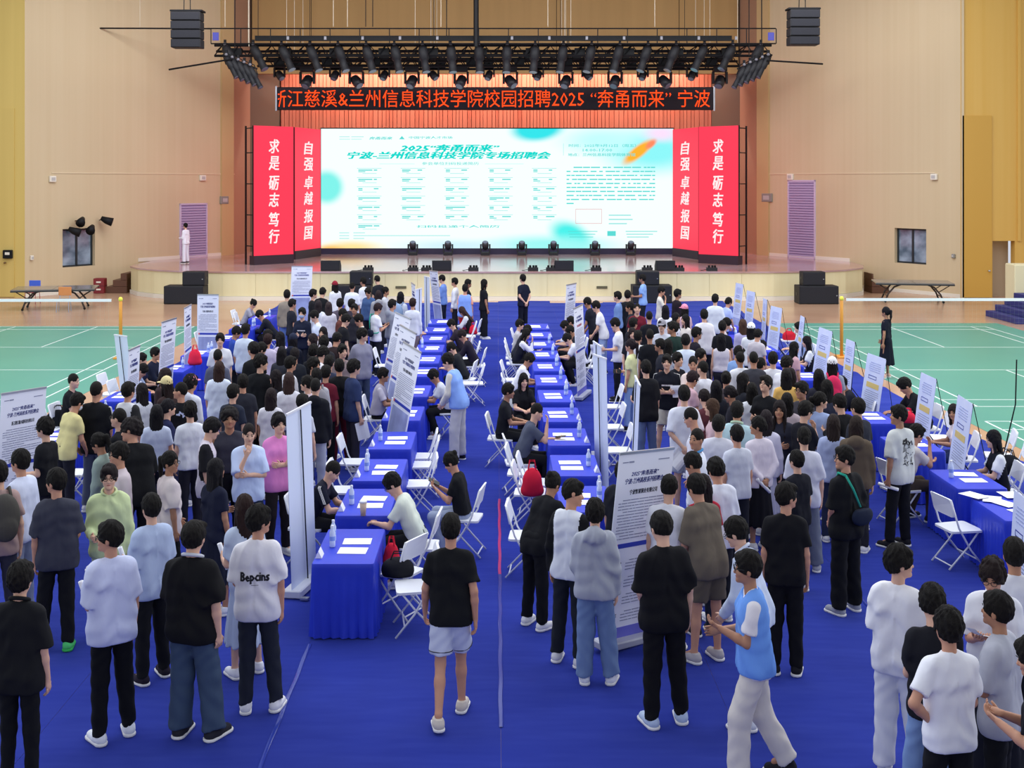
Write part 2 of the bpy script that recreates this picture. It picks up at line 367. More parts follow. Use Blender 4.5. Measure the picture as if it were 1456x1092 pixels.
def top_mesh(kind, code, tier):
    key = ('top', kind, code[:2] + ('b' if 'b' in code else ''), tier)
    if key in _bc: return _bc[key]
    S = skel(code); cell = TIER[tier][0]*1.04; T = S['T']; sit = S['P'].get('sit')
    pts = [S['n0'], S['pel'] - V(0, 0, .2)] + [q for s in (1, -1) for q in S['arm'][s][:3]]
    F = Field(np.min(pts, 0) - .2, np.max(pts, 0) + .2, cell)
    big = kind in ('big', 'hood'); g = {'tee': .018, 'big': .032, 'long': .020, 'hood': .036, 'vest': .046, 'tank': .012, 'fit': .008, 'jack': .034}[kind]; k = .035
    F.cap(T(-.108, -.012, 1.345), T(.108, -.012, 1.345), .062+g*.5, k=k)
    F.cap(T(-.088, .004, 1.25), T(.088, .004, 1.25), .092+g*.8, k=.05)
    F.cap(T(-.088, .004, 1.12), T(.088, .004, 1.12), .088+g*.9, k=.05)
    F.cap(T(-.084, 0, 1.0), T(.084, 0, 1.0), .088+g*1.05, k=.05)
    lowz = {'fit': .02, 'tank': .04}.get(kind, -.02)
    F.cap(S['pel'] + V(-.078, -.004, lowz), S['pel'] + V(.078, -.004, lowz), .101+g*1.05, k=k)
    if not sit and kind not in ('fit', 'tank'): F.cap(S['pel'] + V(-.078, -.004, -.09), S['pel'] + V(.078, -.004, -.09), .101+g*1.05, k=k)
    for s in (1, -1):
        sh, e, w, f, n, wd = S['arm'][s]; u = unit(e - sh)
        F.cap(S['n0'] - V(0, .004, .022), T(s*.125, -.008, 1.356), .038+g*.3, .044+g*.3, k=.03)
        if kind in ('long', 'hood', 'jack'):
            F.cap(sh + u*.012, e, .050+g*.5, .046+g*.5, k=.028); F.cap(e, w - f*.01, .046+g*.5, .036+g*.3, k=.02, cuts=((w - f*.005, f),))
        elif kind in ('vest', 'tank'): pass
        else:
            L = .26 if big else .20; F.cap(sh + u*.012, e + u*.05, .050+g*.5, .054+g*1.0, k=.028, cuts=((sh + u*L, u + V(0, 0, -.0)),))
    if kind == 'hood':
        F.ell(T(0, -.10, 1.40), (.12, .065, .085), S['R'], k=.03)
    F.disp(folds(hash_s(code[:2]), (.0095 if tier == 0 else .006)))
    hemz = S['pel'] + V(0, 0, -.01 if sit else {'fit': .02, 'tank': .02, 'big': -.15, 'vest': -.09}.get(kind, -.115)); F.cut(hemz, V(0, 0, -1))
    if kind == 'hood':
        F.ell(T(0, .02, 1.49), (.075, .075, .07), S['R'], k=0, op='sub')
    elif kind == 'vest':
        F.ell(T(0, .03, 1.47), (.085, .10, .11), S['R'], k=0, op='sub')
    else: F.ell(T(0, .018, 1.485), (.074, .075, .062), S['R'], k=0, op='sub')
    P, Q = F.net()
    # slot 1: sleeves
    C = P[Q].mean(1); Ct = (C - S['pel']) @ S['R'] + V(0, 0, .92); side = np.abs(Ct[:, 0]) > (.150 + .35*np.clip(1.36-Ct[:, 2], 0, .25)*0)
    near = np.zeros(len(C), bool)
    for s in (1, -1):
        sh, e, w = S['arm'][s][:3]
        for a, b in ((sh, e), (e, w)) if kind in ('long', 'hood', 'jack') else ((sh, e),):
            d = b - a; t = np.clip(((C-a) @ d)/(d @ d), 0, 1); near |= np.linalg.norm(C - a - t[:, None]*d, axis=1) < .085+g*.6
    me = mk_mesh('top', [(P, Q, ((side & near)*1))], 2); _bc[key] = me; return me
def bottom_mesh(kind, code, tier):
    key = ('bot', kind, code[:2], tier)
    if key in _bc: return _bc[key]
    S = skel(code); cell = TIER[tier][0]*1.04
    pts = [S['pel'] + V(0, 0, .1)] + [q for s in (1, -1) for q in S['leg'][s][:3]]
    F = Field(np.min(pts, 0) - .22, np.max(pts, 0) + .22, cell); pel = S['pel']
    F.cap(pel + V(-.072, -.006, .04), pel + V(.072, -.006, .04), .094, k=.03); F.cap(pel + V(-.078, -.012, -.03), pel + V(.078, -.012, -.03), .100, k=.03)
    if kind in ('skirt', 'midi'):
        L = .52 if kind == 'skirt' else .62
        if S['P'].get('sit'):
            for s in (1, -1): h, k, a, R = S['leg'][s]; F.cap(h, k, .10, .09, k=.08); F.cap(k, k + (a-k)*.5, .09, .10, k=.08)
        else:
            F.cap(pel - V(0, 0, .06), pel - V(0, 0, L+.12), .150, .225, k=.05, cuts=((pel - V(0, 0, L), (0, 0, -1)),))
        F.disp(lambda X, Y, Z: .012*np.clip((pel[2]-Z)*2, 0, 1)*np.sin(11*np.arctan2(Y, X)))
    else:
        r = {'tro': (.098, .076, .066), 'wide': (.104, .092, .090), 'slim': (.090, .064, .050), 'sho': (.104, .110, .1)}[kind]
        for s in (1, -1):
            h, k, a, Rf = S['leg'][s]; sd = unit(a - k)
            if kind == 'sho':
                d = unit(k - h); F.cap(h, k, r[0], r[1], k=.03, cuts=((h + d*.33, d),))
            else:
                F.cap(h, k, r[0], r[1], k=.03); F.cap(k, a + sd*.06, r[1], r[2], k=.03, cuts=((a + sd*.012, sd),))
        am = .006 if tier == 0 else .0045
        def fn(X, Y, Z):
            lo = np.clip(1 - Z/.35, 0, 1) if not S['P'].get('sit') else .3
            return am*(.8*np.sin(38*Z + 25*Y + 20*X)*(.15 + lo) + .5*np.sin(9*Z - 50*X + 6*np.sin(9*Z)) + .4*np.sin(40*Y + 8*Z))
        F.disp(fn)
    P, Q = F.net(); me = mk_mesh('bottom', [(P, Q, 0)], 1); _bc[key] = me; return me
def vest_mesh(code, tier):
    return top_mesh('vest', code, tier)
def hair_mesh(style):
    key = ('hair', style)
    if key in _bc: return _bc[key]
    F = Field((-.2, -.28, -.62), (.2, .2, .24), .0080 if style[:4] != 'long' else .0105)
    puff = {'short': .011, 'crew': -.002, 'fluffy': .020, 'curly': .023, 'part': .013, 'thin': -.008}.get(style, .010)
    bump = {'curly': .009, 'fluffy': .0065, 'crew': .0015, 'thin': .001}.get(style, .0045)
    def dn(x, y, z):
        th = np.arctan2(x, y + .02); r = np.sqrt(x*x + y*y)
        return bump*(np.sin(9*th + 30*z + 2.5*np.sin(38*z + 2*th))*1.0 + .8*np.sin(17*th - 26*z + 2*np.sin(50*y)) + .6*np.sin(120*x + 60*z)*(z < .03) + .5*np.sin(110*z - 60*y))*.6*np.clip(r/.05, .3, 1)
    F.ell((0, -.016, .024), (.083+puff, .103+puff, .108+puff), k=.01, disp=dn)
    if style in ('fluffy', 'part', 'short', 'curly'):
        F.ell((.02, .062, .082), (.058, .036, .034), k=.02, disp=dn)
    long = style in ('long', 'longf', 'bob', 'mid', 'lob')
    fz = {'crew': .03, 'thin': .035, 'fluffy': .0, 'part': .01, 'curly': .0}.get(style, .008)
    F.ell((0, .134, -.050 + fz), (.075, .084, .110), k=0, op='sub')
    if not long:
        F.cut((0, 0, -.045), (0, .42, -1))
        for s in (1, -1): F.ell((s*.088, -.002, -.040), (.022, .024, .036), k=0, op='sub')
    else:
        F.cut((0, 0, -.10), (0, .2, -1))
        z1 = {'long': -.46, 'longf': -.40, 'bob': -.16, 'mid': -.27, 'lob': -.22}[style]
        def ds(x, y, z): return .0035*np.sin(150*x + 6*np.sin(14*z)) + .0025*np.sin(190*y + 10*z)
        for x in (-.058, -.03, 0, .03, .058):
            F.cap((x, -.055 + .1*abs(x), -.02), (x*1.15, -.092 + .3*abs(x), z1 + abs(x)*.5), .046, .026, k=.025, disp=ds)
        for s in (1, -1):
            F.cap((s*.064, .012, .02), (s*.078, .010, max(z1, -.18)), .030, .024, k=.02, disp=ds)
            if style == 'longf': F.cap((s*.078, .02, -.15), (s*.085, .075, -.36), .026, .018, k=.02, disp=ds)
    if style == 'pony':
        F.cap((0, -.105, .045), (0, -.150, .03), .022, .034, k=.012); F.cap((0, -.150, .03), (0, -.155, -.10), .036, .030, k=.02); F.cap((0, -.155, -.10), (0, -.135, -.24), .030, .012, k=.02)
    if style == 'bun': F.ell((0, -.112, .07), (.042, .040, .040), k=.008, disp=dn)
    if style == 'clip': F.ell((0, -.115, -.01), (.040, .034, .058), k=.01, disp=dn)
    P, Q = F.net(); me = mk_mesh('hair', [(P, Q, 0)], 1); _bc[key] = me; return me
def shoe_mesh():
    if 'shoe' in _bc: return _bc['shoe']
    F = Field((-.08, -.13, -.12), (.08, .24, .09), .009)
    F.cap((0, -.035, -.045), (0, .02, -.035), .044, .046, k=.02); F.cap((0, .02, -.045), (0, .135, -.058), .045, .040, k=.03)
    F.cap((0, -.03, -.03), (0, -.02, .015), .040, .038, k=.02, cuts=(((0, 0, .012), (0, 0, 1)),))
    F.cut((0, 0, -.066), (0, 0, -1)); P, Q = F.net()
    G = Field((-.08, -.13, -.12), (.08, .24, .09), .009)
    G.cap((0, -.035, -.072), (0, .138, -.072), .050, .049, k=.02); G.cut((0, 0, -.088), (0, 0, -1)); G.cut((0, 0, -.062), (0, 0, 1))
    P2, Q2 = G.net(); L = MB()
    for i in range(3): L.tube([(-.026, .03+i*.024, -.004-i*.010), (0, .033+i*.024, .006-i*.011), (.026, .03+i*.024, -.004-i*.010)], .004, 5)
    me = mk_mesh('shoe', [(P, Q, 0), (P2, Q2, 1), (*arr(L), 1)], 2); _bc['shoe'] = me; return me
def hash_s(t):
    h = 7
    for c in t: h = (h*131 + ord(c)) % 1000003
    return h
def gear(kind):
    if kind in _bc: return _bc[kind]
    mb = MB()
    if kind == 'glasses':
        for s in (1, -1):
            c = V(s*.033, .105, .003); mb.tube([c + V(.024*math.cos(a), 0, .019*math.sin(a)) for a in [i*math.pi/6 for i in range(13)]], .0028, 5, cap=False)
            mb.tube([(s*.058, .100, .006), (s*.080, .06, .008), (s*.083, -.01, .0)], .0026, 5)
        mb.tube([(-.010, .107, .008), (.010, .107, .008)], .0026, 5); me = mb.mesh('glasses', [None])
    elif kind == 'cap':
        F = Field((-.15, -.16, -.02), (.15, .26, .2), .01)
        F.ell((0, -.01, .035), (.099, .118, .115), k=.01, cuts=(((0, 0, .03), (0, .12, -1)),)); F.ell((0, .115, .038), (.078, .085, .010), k=.01)
        F.cap((0, 0, .145), (0, 0, .152), .008, k=.004); P, Q = F.net(); me = mk_mesh('cap', [(P, Q, 0)], 1)
    elif kind == 'mask':
        F = Field((-.12, -.02, -.13), (.12, .16, .05), .008)
        F.ell((0, .035, -.055), (.068, .075, .055), k=.01, cuts=(((0, .04, 0), (0, -1, 0)),)); P, Q = F.net(); me = mk_mesh('face_mask', [(P, Q, 0)], 1)
    elif kind == 'headband':
        mb.tube([(.088*math.cos(a), -.01, .03 + .112*math.sin(a)) for a in [i*math.pi/10 for i in range(11)]], .007, 6); me = mb.mesh(kind, [None])
    elif kind == 'backpack':   # torso frame, back at -Y
        F = Field((-.22, -.40, .85), (.22, .16, 1.5), .016)
        F.ell((0, -.20, 1.20), (.165, .105, .235), k=.02); F.ell((0, -.285, 1.10), (.12, .05, .12), k=.02)
        F.cut((0, -.105, 0), (0, 1, 0)); P, Q = F.net(); me = None
        for s in (1, -1): mb.tube([(s*.09, -.13, 1.38), (s*.10, -.03, 1.452), (s*.10, .09, 1.40), (s*.12, .135, 1.25), (s*.15, .05, 1.08), (s*.13, -.12, 1.02)], .017, 6)
        me = mk_mesh('backpack', [(P, Q, 0), (*arr(mb), 0)], 1)
    elif kind == 'sling':
        F = Field((-.25, -.35, .75), (.30, .2, 1.2), .014)
        F.ell((.06, -.185, 1.02), (.17, .055, .10), RZ(0), k=.02, cuts=(((0, 0, 1.09), (0, 0, 1)),)); P, Q = F.net()
        mb.tube([(-.12, -.10, 1.44), (-.06, -.16, 1.30), (.02, -.19, 1.12)], .014, 6); mb.tube([(-.12, -.10, 1.44), (-.11, .02, 1.45), (-.04, .13, 1.30), (.14, .13, 1.1), (.20, -.05, 1.02), (.18, -.17, 1.02)], .014, 6)
        me = mk_mesh('sling_bag', [(P, Q, 0), (*arr(mb), 1)], 2)
    elif kind == 'collar':
        mb.tube([(.078*math.cos(a), .004 + .066*math.sin(a), 1.447 - .028*math.sin(a)) for a in [math.pi*.5 + i*math.pi/8 for i in range(1, 16)]], [.006] + [.015]*13 + [.006], 6); me = mb.mesh('collar', [None], True)
    _bc[kind] = me; return me
PAL = {}
def mat_at(R, c):
    M = Matrix(((R[0][0], R[0][1], R[0][2], c[0]), (R[1][0], R[1][1], R[1][2], c[1]), (R[2][0], R[2][1], R[2][2], c[2]), (0, 0, 0, 1))); return M
def part(name, me, root, mats, R=None, c=None):
    o = bpy.data.objects.new(name, me); COL.objects.link(o); o.parent = root
    if c is not None: o.matrix_local = mat_at(R if R is not None else np.eye(3), c)
    if name == 'shoe': o.scale = (1.12, 1.08, 1.0)
    for i, m in enumerate(mats):
        if i < len(o.material_slots): o.material_slots[i].link = 'OBJECT'; o.material_slots[i].material = m
    return o
def person(x, y, face, code, top, bot, hair, h, extras, label, zb=0., group=None):
    d = math.hypot(x, y); tier = 0 if d < 13.5 else (1 if d < 21 else 2)
    S = skel(code); sc = h/1.725; wd = .90
    ex = dict((e.split(':') + [''])[:2] for e in extras.split()) if extras else {}
    if 'wide' in ex: wd *= float(ex['wide'])
    root = empty('person', (x, y, zb), math.radians(-face), (sc*wd, sc*wd, sc)); tag(root, label, 'person', group)
    rnd = random.Random(int(x*997 + y*131)); skin = M['skin'][rnd.choice((0, 0, 1, 1, 2))]
    part('body', body_mesh(code, tier, bot[:3] in ('sho', 'ski', 'mid')), root, [skin, M['eye'], M['lip']])
    tk, tc = top.split(':'); tcs = tc.split('/'); c0 = cloth(tcs[0]); c1 = cloth(tcs[1]) if len(tcs) > 1 else c0
    nm = {'hood': 'hoodie', 'jack': 'jacket', 'long': 'shirt', 'tank': 'tank_top', 'fit': 'dress_top'}.get(tk, 'shirt')
    part(nm, top_mesh(tk, code, tier), root, [c0, c1])
    bk, bc = bot.split(':'); part({'sho': 'shorts', 'skirt': 'skirt', 'midi': 'skirt'}.get(bk, 'trousers'), bottom_mesh(bk, code, tier), root, [cloth(bc)])
    hs, _, hcol = hair.partition(':'); R, c = S['Rh'], S['hc']
    if hs: part('hair', hair_mesh(hs), root, [hairmat(hcol or '14110f')], R, c)
    sh = ex.get('shoes', rnd.choice(('e8e8ea', 'd8d8dc', '2a2a2e', 'e8e8ea')))
    for s in (1, -1):
        h_, k_, a_, Rf = S['leg'][s]; Rq = Rf
        if not S['P'].get('sit') and a_[2] > .13:
            pit = min(50, (a_[2] - .12)*220); Rq = Rf @ RX(pit)
        cc = a_.copy()
        if not S['P'].get('sit'): cc[2] = max(.088, a_[2]-.03) if a_[2] > .13 else .088
        else: cc[2] = .088
        part('shoe', shoe_mesh(), root, [cloth(sh), cloth(ex.get('sole', 'e6e6e6'))], Rq, cc)
    if 'glasses' in ex: part('glasses', gear('glasses'), root, [M['black_plastic']], R, c)
    if 'cap' in ex: part('cap', gear('cap'), root, [cloth(ex['cap'])], R, c)
    if 'mask' in ex: part('face_mask', gear('mask'), root, [cloth(ex['mask'] or '9fb4d8')], R, c)
    if 'band' in ex: part('headband', gear('headband'), root, [cloth(ex['band'])], R, c)
    Rt = S['R']; off = S['pel'] - Rt @ V(0, 0, .92)
    if 'vest' in ex: part('vest', top_mesh('vest', code, tier), root, [cloth(ex['vest']), cloth(ex['vest'])])
    if 'pack' in ex: part('backpack', gear('backpack'), root, [cloth(ex['pack'])], Rt, off)
    if 'sling' in ex: part('sling_bag', gear('sling'), root, [cloth('1c2438'), cloth('2fa08a')], Rt, off)
    if 'collar' in ex: part('collar', gear('collar'), root, [cloth(ex['collar'])], Rt, off)
    if 'stripe' in ex:
        mb = MB()
        for s in (1, -1):
            sh_, e_, w_ = S['arm'][s][:3]; u = unit(e_-sh_); up = unit(V(0, 0, 1) - u*u[2] + V(s*.4, 0, 0)*0 + 1e-3); g = .058+.016+.002; o_ = unit(np.cross(u, V(0, 1, 0)))*(-1 if np.cross(u, V(0, 1, 0))[0]*s < 0 else 1)
            for j in (-.014, 0, .014): mb.tube([sh_ + V(-s*.03, 0, .062) + V(0, j, 0), sh_ + o_*g + V(0, j, .02) - u*.0, sh_ + u*.19 + o_*(g+.014) + V(0, j, 0)], .0035, 4)
        part('sleeve_stripes', mb.mesh('sleeve_stripes', [None]), root, [cloth('e8e8e8')])
    # things held in a hand are things of their own
    if ex.get('hold'):
        kind, _, who = ex['hold'].partition(','); s = 1 if who != 'l' else -1
        sh_, e_, w_, f_, n_, wd_ = S['arm'][s]; p = w_ + f_*.09 + n_*.028
        if kind == 'sheet': Rr = np.stack([wd_, n_, f_], 1); p = p + f_*.06
        elif kind == 'roll': Rr = np.stack([f_, n_, wd_], 1); p = w_ + f_*.10 + n_*.022
        elif kind == 'tote': Rr = np.eye(3); p = w_ + f_*.09
        else: Rr = np.stack([wd_, n_, f_], 1); p = p + f_*.02
        q = np.array([[math.cos(math.radians(-face)), -math.sin(math.radians(-face)), 0], [math.sin(math.radians(-face)), math.cos(math.radians(-face)), 0], [0, 0, 1]])
        wp = q @ (p*np.array([sc*wd, sc*wd, sc])) + V(x, y, zb)
        o = bpy.data.objects.new({'sheet': 'paper_sheet', 'roll': 'rolled_paper', 'phone': 'phone', 'tote': 'tote_bag'}[kind], held(kind)); COL.objects.link(o)
        o.matrix_world = mat_at(q @ Rr, wp)
        what = {'sheet': 'white paper sheet', 'roll': 'rolled-up white paper', 'phone': 'dark mobile phone', 'tote': 'cloth tote bag'}[kind]
        tag(o, what + ' held by the ' + short(label), {'sheet': 'paper', 'roll': 'paper', 'phone': 'phone', 'tote': 'bag'}[kind], {'sheet': 'papers held in hands', 'roll': 'papers held in hands', 'phone': 'phones held in hands', 'tote': 'bags held in hands'}[kind])
    return root
def short(label, n=10):
    return ' '.join(label.replace(',', '').split()[:n])
def held(kind):
    k = 'held_' + kind
    if k in _bc: return _bc[k]
    mb = MB()
    if kind == 'sheet':
        n = 7; P = [(-.105 + .21*i/(n-1), .012*math.sin(i*1.1) + o, z) for o in (0, .0025) for z in (-.08, .20) for i in range(n)]
        F = []
        for o in (0, 2*n):
            for i in range(n-1): q = (o+i, o+i+1, o+n+i+1, o+n+i); F.append(q if o == 0 else q[::-1])
        mb.add(P, F); me = mb.mesh('sheet', [M['paper']])
    elif kind == 'roll': mb.lathe([(.020, -.13), (.022, -.128), (.022, .128), (.019, .13), (.016, .128), (.016, .0)], n=12); me = mb.mesh('roll', [M['paper']], True)
    elif kind == 'phone': mb.box(-.038, .038, -.005, .005, -.078, .078, bev=.003); me = mb.mesh('phone', [M['black_plastic']])
    elif kind == 'tote':
        mb.box(-.16, .16, -.03, .03, -.62, -.26, bev=.02)
        for s in (1, -1): mb.tube([(-.08, s*.02, -.27), (-.05, s*.015, -.08), (0, 0, .0), (.05, s*.015, -.08), (.08, s*.02, -.27)], .007, 5)
        me = mb.mesh('tote', [cloth('b5aa98')])
    _bc[k] = me; return me
# ---------------------------------------------------------------- the hall
def wmat(name, a, b, rough, scale, spec=.4):
    return mat(name, a, rough, noise=(scale, b, .8), spec=spec)
FLOORM = wmat('tan_floor', 'c4a084', 'b58f74', .22, (.25, .5, 1))
MATG = wmat('green_mat', '4fa08e', '46978a', .35, (.3, .3, 1)); LINE = mat('court_line', 'dfe8e2', .5)
CARP = mat('blue_carpet', '172279', .95, noise=((.8, .5, 1), '1d2b8c', .9), bump=((.5, 1.6, 1), .5, .10), spec=.12, sheen=.45)
WALL = mat('wall_board', 'cdb996', .55, noise=((4, 4, .05), 'd3c1a0', .5), spec=.3); WALLY = mat('wall_yellow', 'd4b96c', .6, noise=((3, 3, .06), 'cbb064', .6), spec=.25)
WALLG = mat('wall_gold', 'd2a650', .5, noise=((3, 3, .06), 'd8b060', .6), spec=.3)
HEAD = mat('header_board', 'b6945e', .7, noise=((2, 2, .1), 'ab8a56', .6)); GREYW = mat('stage_side', '6e5f52', .8)
STFR = mat('stage_front', 'e9dfb4', .5, noise=((4, 4, .2), 'e2d6a8', .6)); STTOP = mat('stage_top', 'c2a6ac', .13, noise=((.6, .3, 1), 'a87860', .7)); WHT = mat('white_trim', 'e6e0d2', .5)
BLK = mat('black_metal', '0d0e12', .6, spec=.25); DARK = mat('dark_frame', '232b30', .4); GLASS = mat('lit_view_glass', '5a6a7c', .1, noise=((1.2, 1, 1.6), '9fb0c4', 1.), spec=.6)  # pale patches in the glass colour paint the brightness showing in the panes
def struct(o): o['kind'] = 'structure'; return o
mb = MB(); mb.box(-32, 32, -3, 62, -.2, 0); struct(link('floor', mb.mesh('floor', [FLOORM])))
def court(x0, x1, y1, cx, name):
    mb = MB(); mb.box(x0, x1, 5, y1, .0005, .004); f = struct(link(name, mb.mesh(name, [MATG])))
    def ln(a, b, c, d):
        m = MB(); m.box(a, b, c, d, .004, .006); link('court_line', m.mesh('court_line', [LINE]), f)
    for ny in (31.0, 16.1):
        for X in (cx-3.05, cx-2.59, cx+2.59, cx+3.05): ln(X-.02, X+.02, ny-6.7, ny+6.7)
        for dy in (-6.7, -5.94, -1.98, 1.98, 5.94, 6.7): ln(cx-3.05, cx+3.05, ny+dy-.02, ny+dy+.02)
        for s in (-1, 1): ln(cx-.02, cx+.02, min(ny+s*1.98, ny+s*6.7), max(ny+s*1.98, ny+s*6.7))
court(-16.4, -8.95, 37.8, -12.65, 'court_mat_left'); court(9.0, 16.2, 38.6, 12.4, 'court_mat_right')
# carpet, strip by strip
carpet = struct(empty('carpet_floor', (0, 0, 0)))
seams = [-8.1, -5.7, -3.8, -1.86, .03, 2.0, 4.0, 6.0, 8.6]
def ripple(x, y):
    a = min(1, max(0, (y-13)/10)); z = .034*a*max(0, math.sin(3.3*y + 1.1*math.sin(x*.9) + 1.6*math.sin(y*.31)))**3 + .006*max(0, math.sin(1.3*y + .5*x + 2*math.sin(.4*x)))**8
    return .009 + z
for i in range(len(seams)-1):
    xa, xb = seams[i]+.0012, seams[i+1]-.0012; ye = 45.3 + .3*math.sin(i*2.1); n = 330; nx = 5; mb = MB(); P = []; F = []
    for j in range(n+1):
        y = 4 + (ye-4)*j/n
        for k in range(nx+1): x = xa + (xb-xa)*k/nx; P.append((x, y, ripple(x, y)*(1 if j < n else .2)))
    for j in range(n):
        for k in range(nx): q = j*(nx+1)+k; F.append((q, q+1, q+nx+2, q+nx+1))
    mb.add(P, F); link('carpet_strip', mb.mesh('carpet_strip', [CARP], True), carpet)
TAPE = mat('clear_tape', '2c3c9a', .15, spec=1.); TAPER = mat('red_tape', 'b02a70', .2)
def tape(x, y0, y1, m, label):
    mb = MB(); P = []; F = []; n = int((y1-y0)*6)
    for j in range(n+1):
        y = y0 + (y1-y0)*j/n; dx = .004*math.sin(7*y)
        for s in (-1, 1): P.append((x + dx + s*.017, y, ripple(x, y)+.005))
        P.append((x+dx, y, ripple(x, y)+.007 + .002*math.sin(31*y)))
    for j in range(n): q = j*3; F += [(q, q+2, q+5, q+3), (q+2, q+1, q+4, q+5)]
    mb.add(P, F); tag(link('floor_tape', mb.mesh('floor_tape', [m], True)), label, 'tape')
tape(.03, 10.0, 13.9, TAPE, 'clear tape strip on the middle carpet seam in the foreground'); tape(.03, 13.9, 17.2, TAPER, 'pink red length of tape on the middle carpet seam'); tape(-1.86, 8.6, 11.8, TAPE, 'clear tape strip on the carpet seam below the nearest left table'); tape(4.0, 12.3, 13.6, TAPE, 'short clear tape strip on the seam right of the crowd')
# walls
def wall(name, p0, p1, z0, z1, holes, m, th=.4, kind=True):
    """holes (u0,u1,z0,z1) along the wall; thickness goes away from the hall (left of p0->p1)"""
    d = V(p1[0]-p0[0], p1[1]-p0[1], 0); L = np.linalg.norm(d); d = d/L; n = V(-d[1], d[0], 0)
    us = sorted({0, L} | {h[i] for h in holes for i in (0, 1)}); zs = sorted({z0, z1} | {h[i] for h in holes for i in (2, 3)}); mb = MB()
    for a, b in zip(us, us[1:]):
        for c, e in zip(zs, zs[1:]):
            if any(h[0] <= (a+b)/2 <= h[1] and h[2] <= (c+e)/2 <= h[3] for h in holes): continue
            q = [V(*p0, 0) + d*u + n*t + V(0, 0, z) for z in (c, e) for u, t in ((a, 0), (b, 0), (b, th), (a, th))]
            mb.add(q, [(3, 2, 1, 0), (4, 5, 6, 7), (0, 1, 5, 4), (1, 2, 6, 5), (2, 3, 7, 6), (3, 0, 4, 7)])
    o = link(name, mb.mesh(name, [m]))
    if kind: struct(o)
    def at(u, z, t=0): return V(*p0, 0) + d*u + n*t + V(0, 0, z)
    return o, at, L, math.atan2(d[1], d[0])
def onwall(name, at, ang, u0, u1, z0, z1, t0, t1, m, parent=None, bev=0):
    c = at((u0+u1)/2, 0, 0); mb = MB(); mb.box(-(u1-u0)/2, (u1-u0)/2, t0, t1, z0, z1, bev=bev)
    return link(name, mb.mesh(name, [m]), parent, c, ang)
def ux(p0, p1, px):   # distance along the wall p0->p1 where it is met by the sight line of azimuth (px-707)/1692
    k = (px-707)/1692; dx, dy = p1[0]-p0[0], p1[1]-p0[1]; t = (k*p0[1]-p0[0])/(dx-k*dy); return t*math.hypot(dx, dy), p0[1]+t*dy
TOP = 14.
WL0, WL1 = (-18.74, 47.2), (-12.56, 56.5)
def wz(Y, y): return 4.6-(y-258)*Y/1692
def rect(p0, p1, x0, x1, y0, y1):
    a, ya = ux(p0, p1, x0); b, yb = ux(p0, p1, x1); ym = (ya+yb)/2; return a, b, wz(ym, y1), wz(ym, y0)
hw = rect(WL0, WL1, 89, 135, 325, 379)
wl, atl, LL, al = wall('wall_left', WL0, WL1, 0, TOP, [hw], WALL)
WR0, WR1 = (12.35, 56.4), (18.3, 47.0)
hr_ = rect(WR0, WR1, 1272, 1317, 325, 375)
wr, atr, LR, ar = wall('wall_right', WR0, WR1, 0, TOP, [hr_], WALL)
def window(n, at, ang, h, P):
    fr = MB(); u0, u1, z0, z1 = h; c = at((u0+u1)/2, 0, 0); w_ = (u1-u0)/2
    r = struct(empty(n, c, ang))
    for a, b, e, f in ((-w_, w_, z0, z0+.07), (-w_, w_, z1-.07, z1), (-w_, -w_+.08, z0, z1), (w_-.08, w_, z0, z1), (-.05, .05, z0, z1)): fr.box(a, b, .16, .24, e, f)
    link('window_frame', fr.mesh('window_frame', [DARK]), r)
    for s in (-1, 1):
        g = MB(); g.box(min(s*.05, s*(w_-.08)), max(s*.05, s*(w_-.08)), .19, .205, z0+.07, z1-.07); link('window_pane', g.mesh('window_pane', [GLASS]), r)
    bk = MB(); bk.box(-w_, w_, .38, .395, z0, z1); link('window_back', bk.mesh('window_back', [mat('window_back', '56687a', .6, noise=((1.5, 1, 2), 'b9c6d6', 1.))]), r)
window('window_1', atl, al, hw, 0); window('window_2', atr, ar, hr_, 0)
def door(n, at, ang, p0, p1, x0, x1, y0, y1, z0):
    u0, u1, _, z1 = rect(p0, p1, x0, x1, y0, y1); r = struct(empty(n, at((u0+u1)/2, 0, 0), ang)); w_ = (u1-u0)/2; m = mat('lavender_louver', 'b0a2c8', .5)
    fr = MB()
    for a, b, e, f in ((-w_, w_, z1-.07, z1), (-w_, -w_+.07, z0, z1), (w_-.07, w_, z0, z1), (-w_, w_, z0, z0+.06)): fr.box(a, b, -.06, 0, e, f)
    link('door_frame', fr.mesh('door_frame', [mat('lavender_frame', 'cbbcd8', .5)]), r)
    k = 0; z = z0+.08; lv = MB(); lv.box(-w_+.07, w_-.07, -.004, .0, z0, z1); link('door_panel', lv.mesh('door_panel', [mat('lavender_shade', '9a8cb8', .6)]), r)
    sl = MB(); sl.box(-w_+.07, w_-.07, -.045, -.006, 0, .075); me = sl.mesh('louver_slat', [m])
    while z < z1-.12: link('louver_slat', me, r, (0, 0, z)); z += .115
door('door_1', atl, al, WL0, WL1, 255, 294, 289, 368, 1.12); door('door_2', atr, ar, WR0, WR1, 1121, 1160, 256, 368, 1.12)
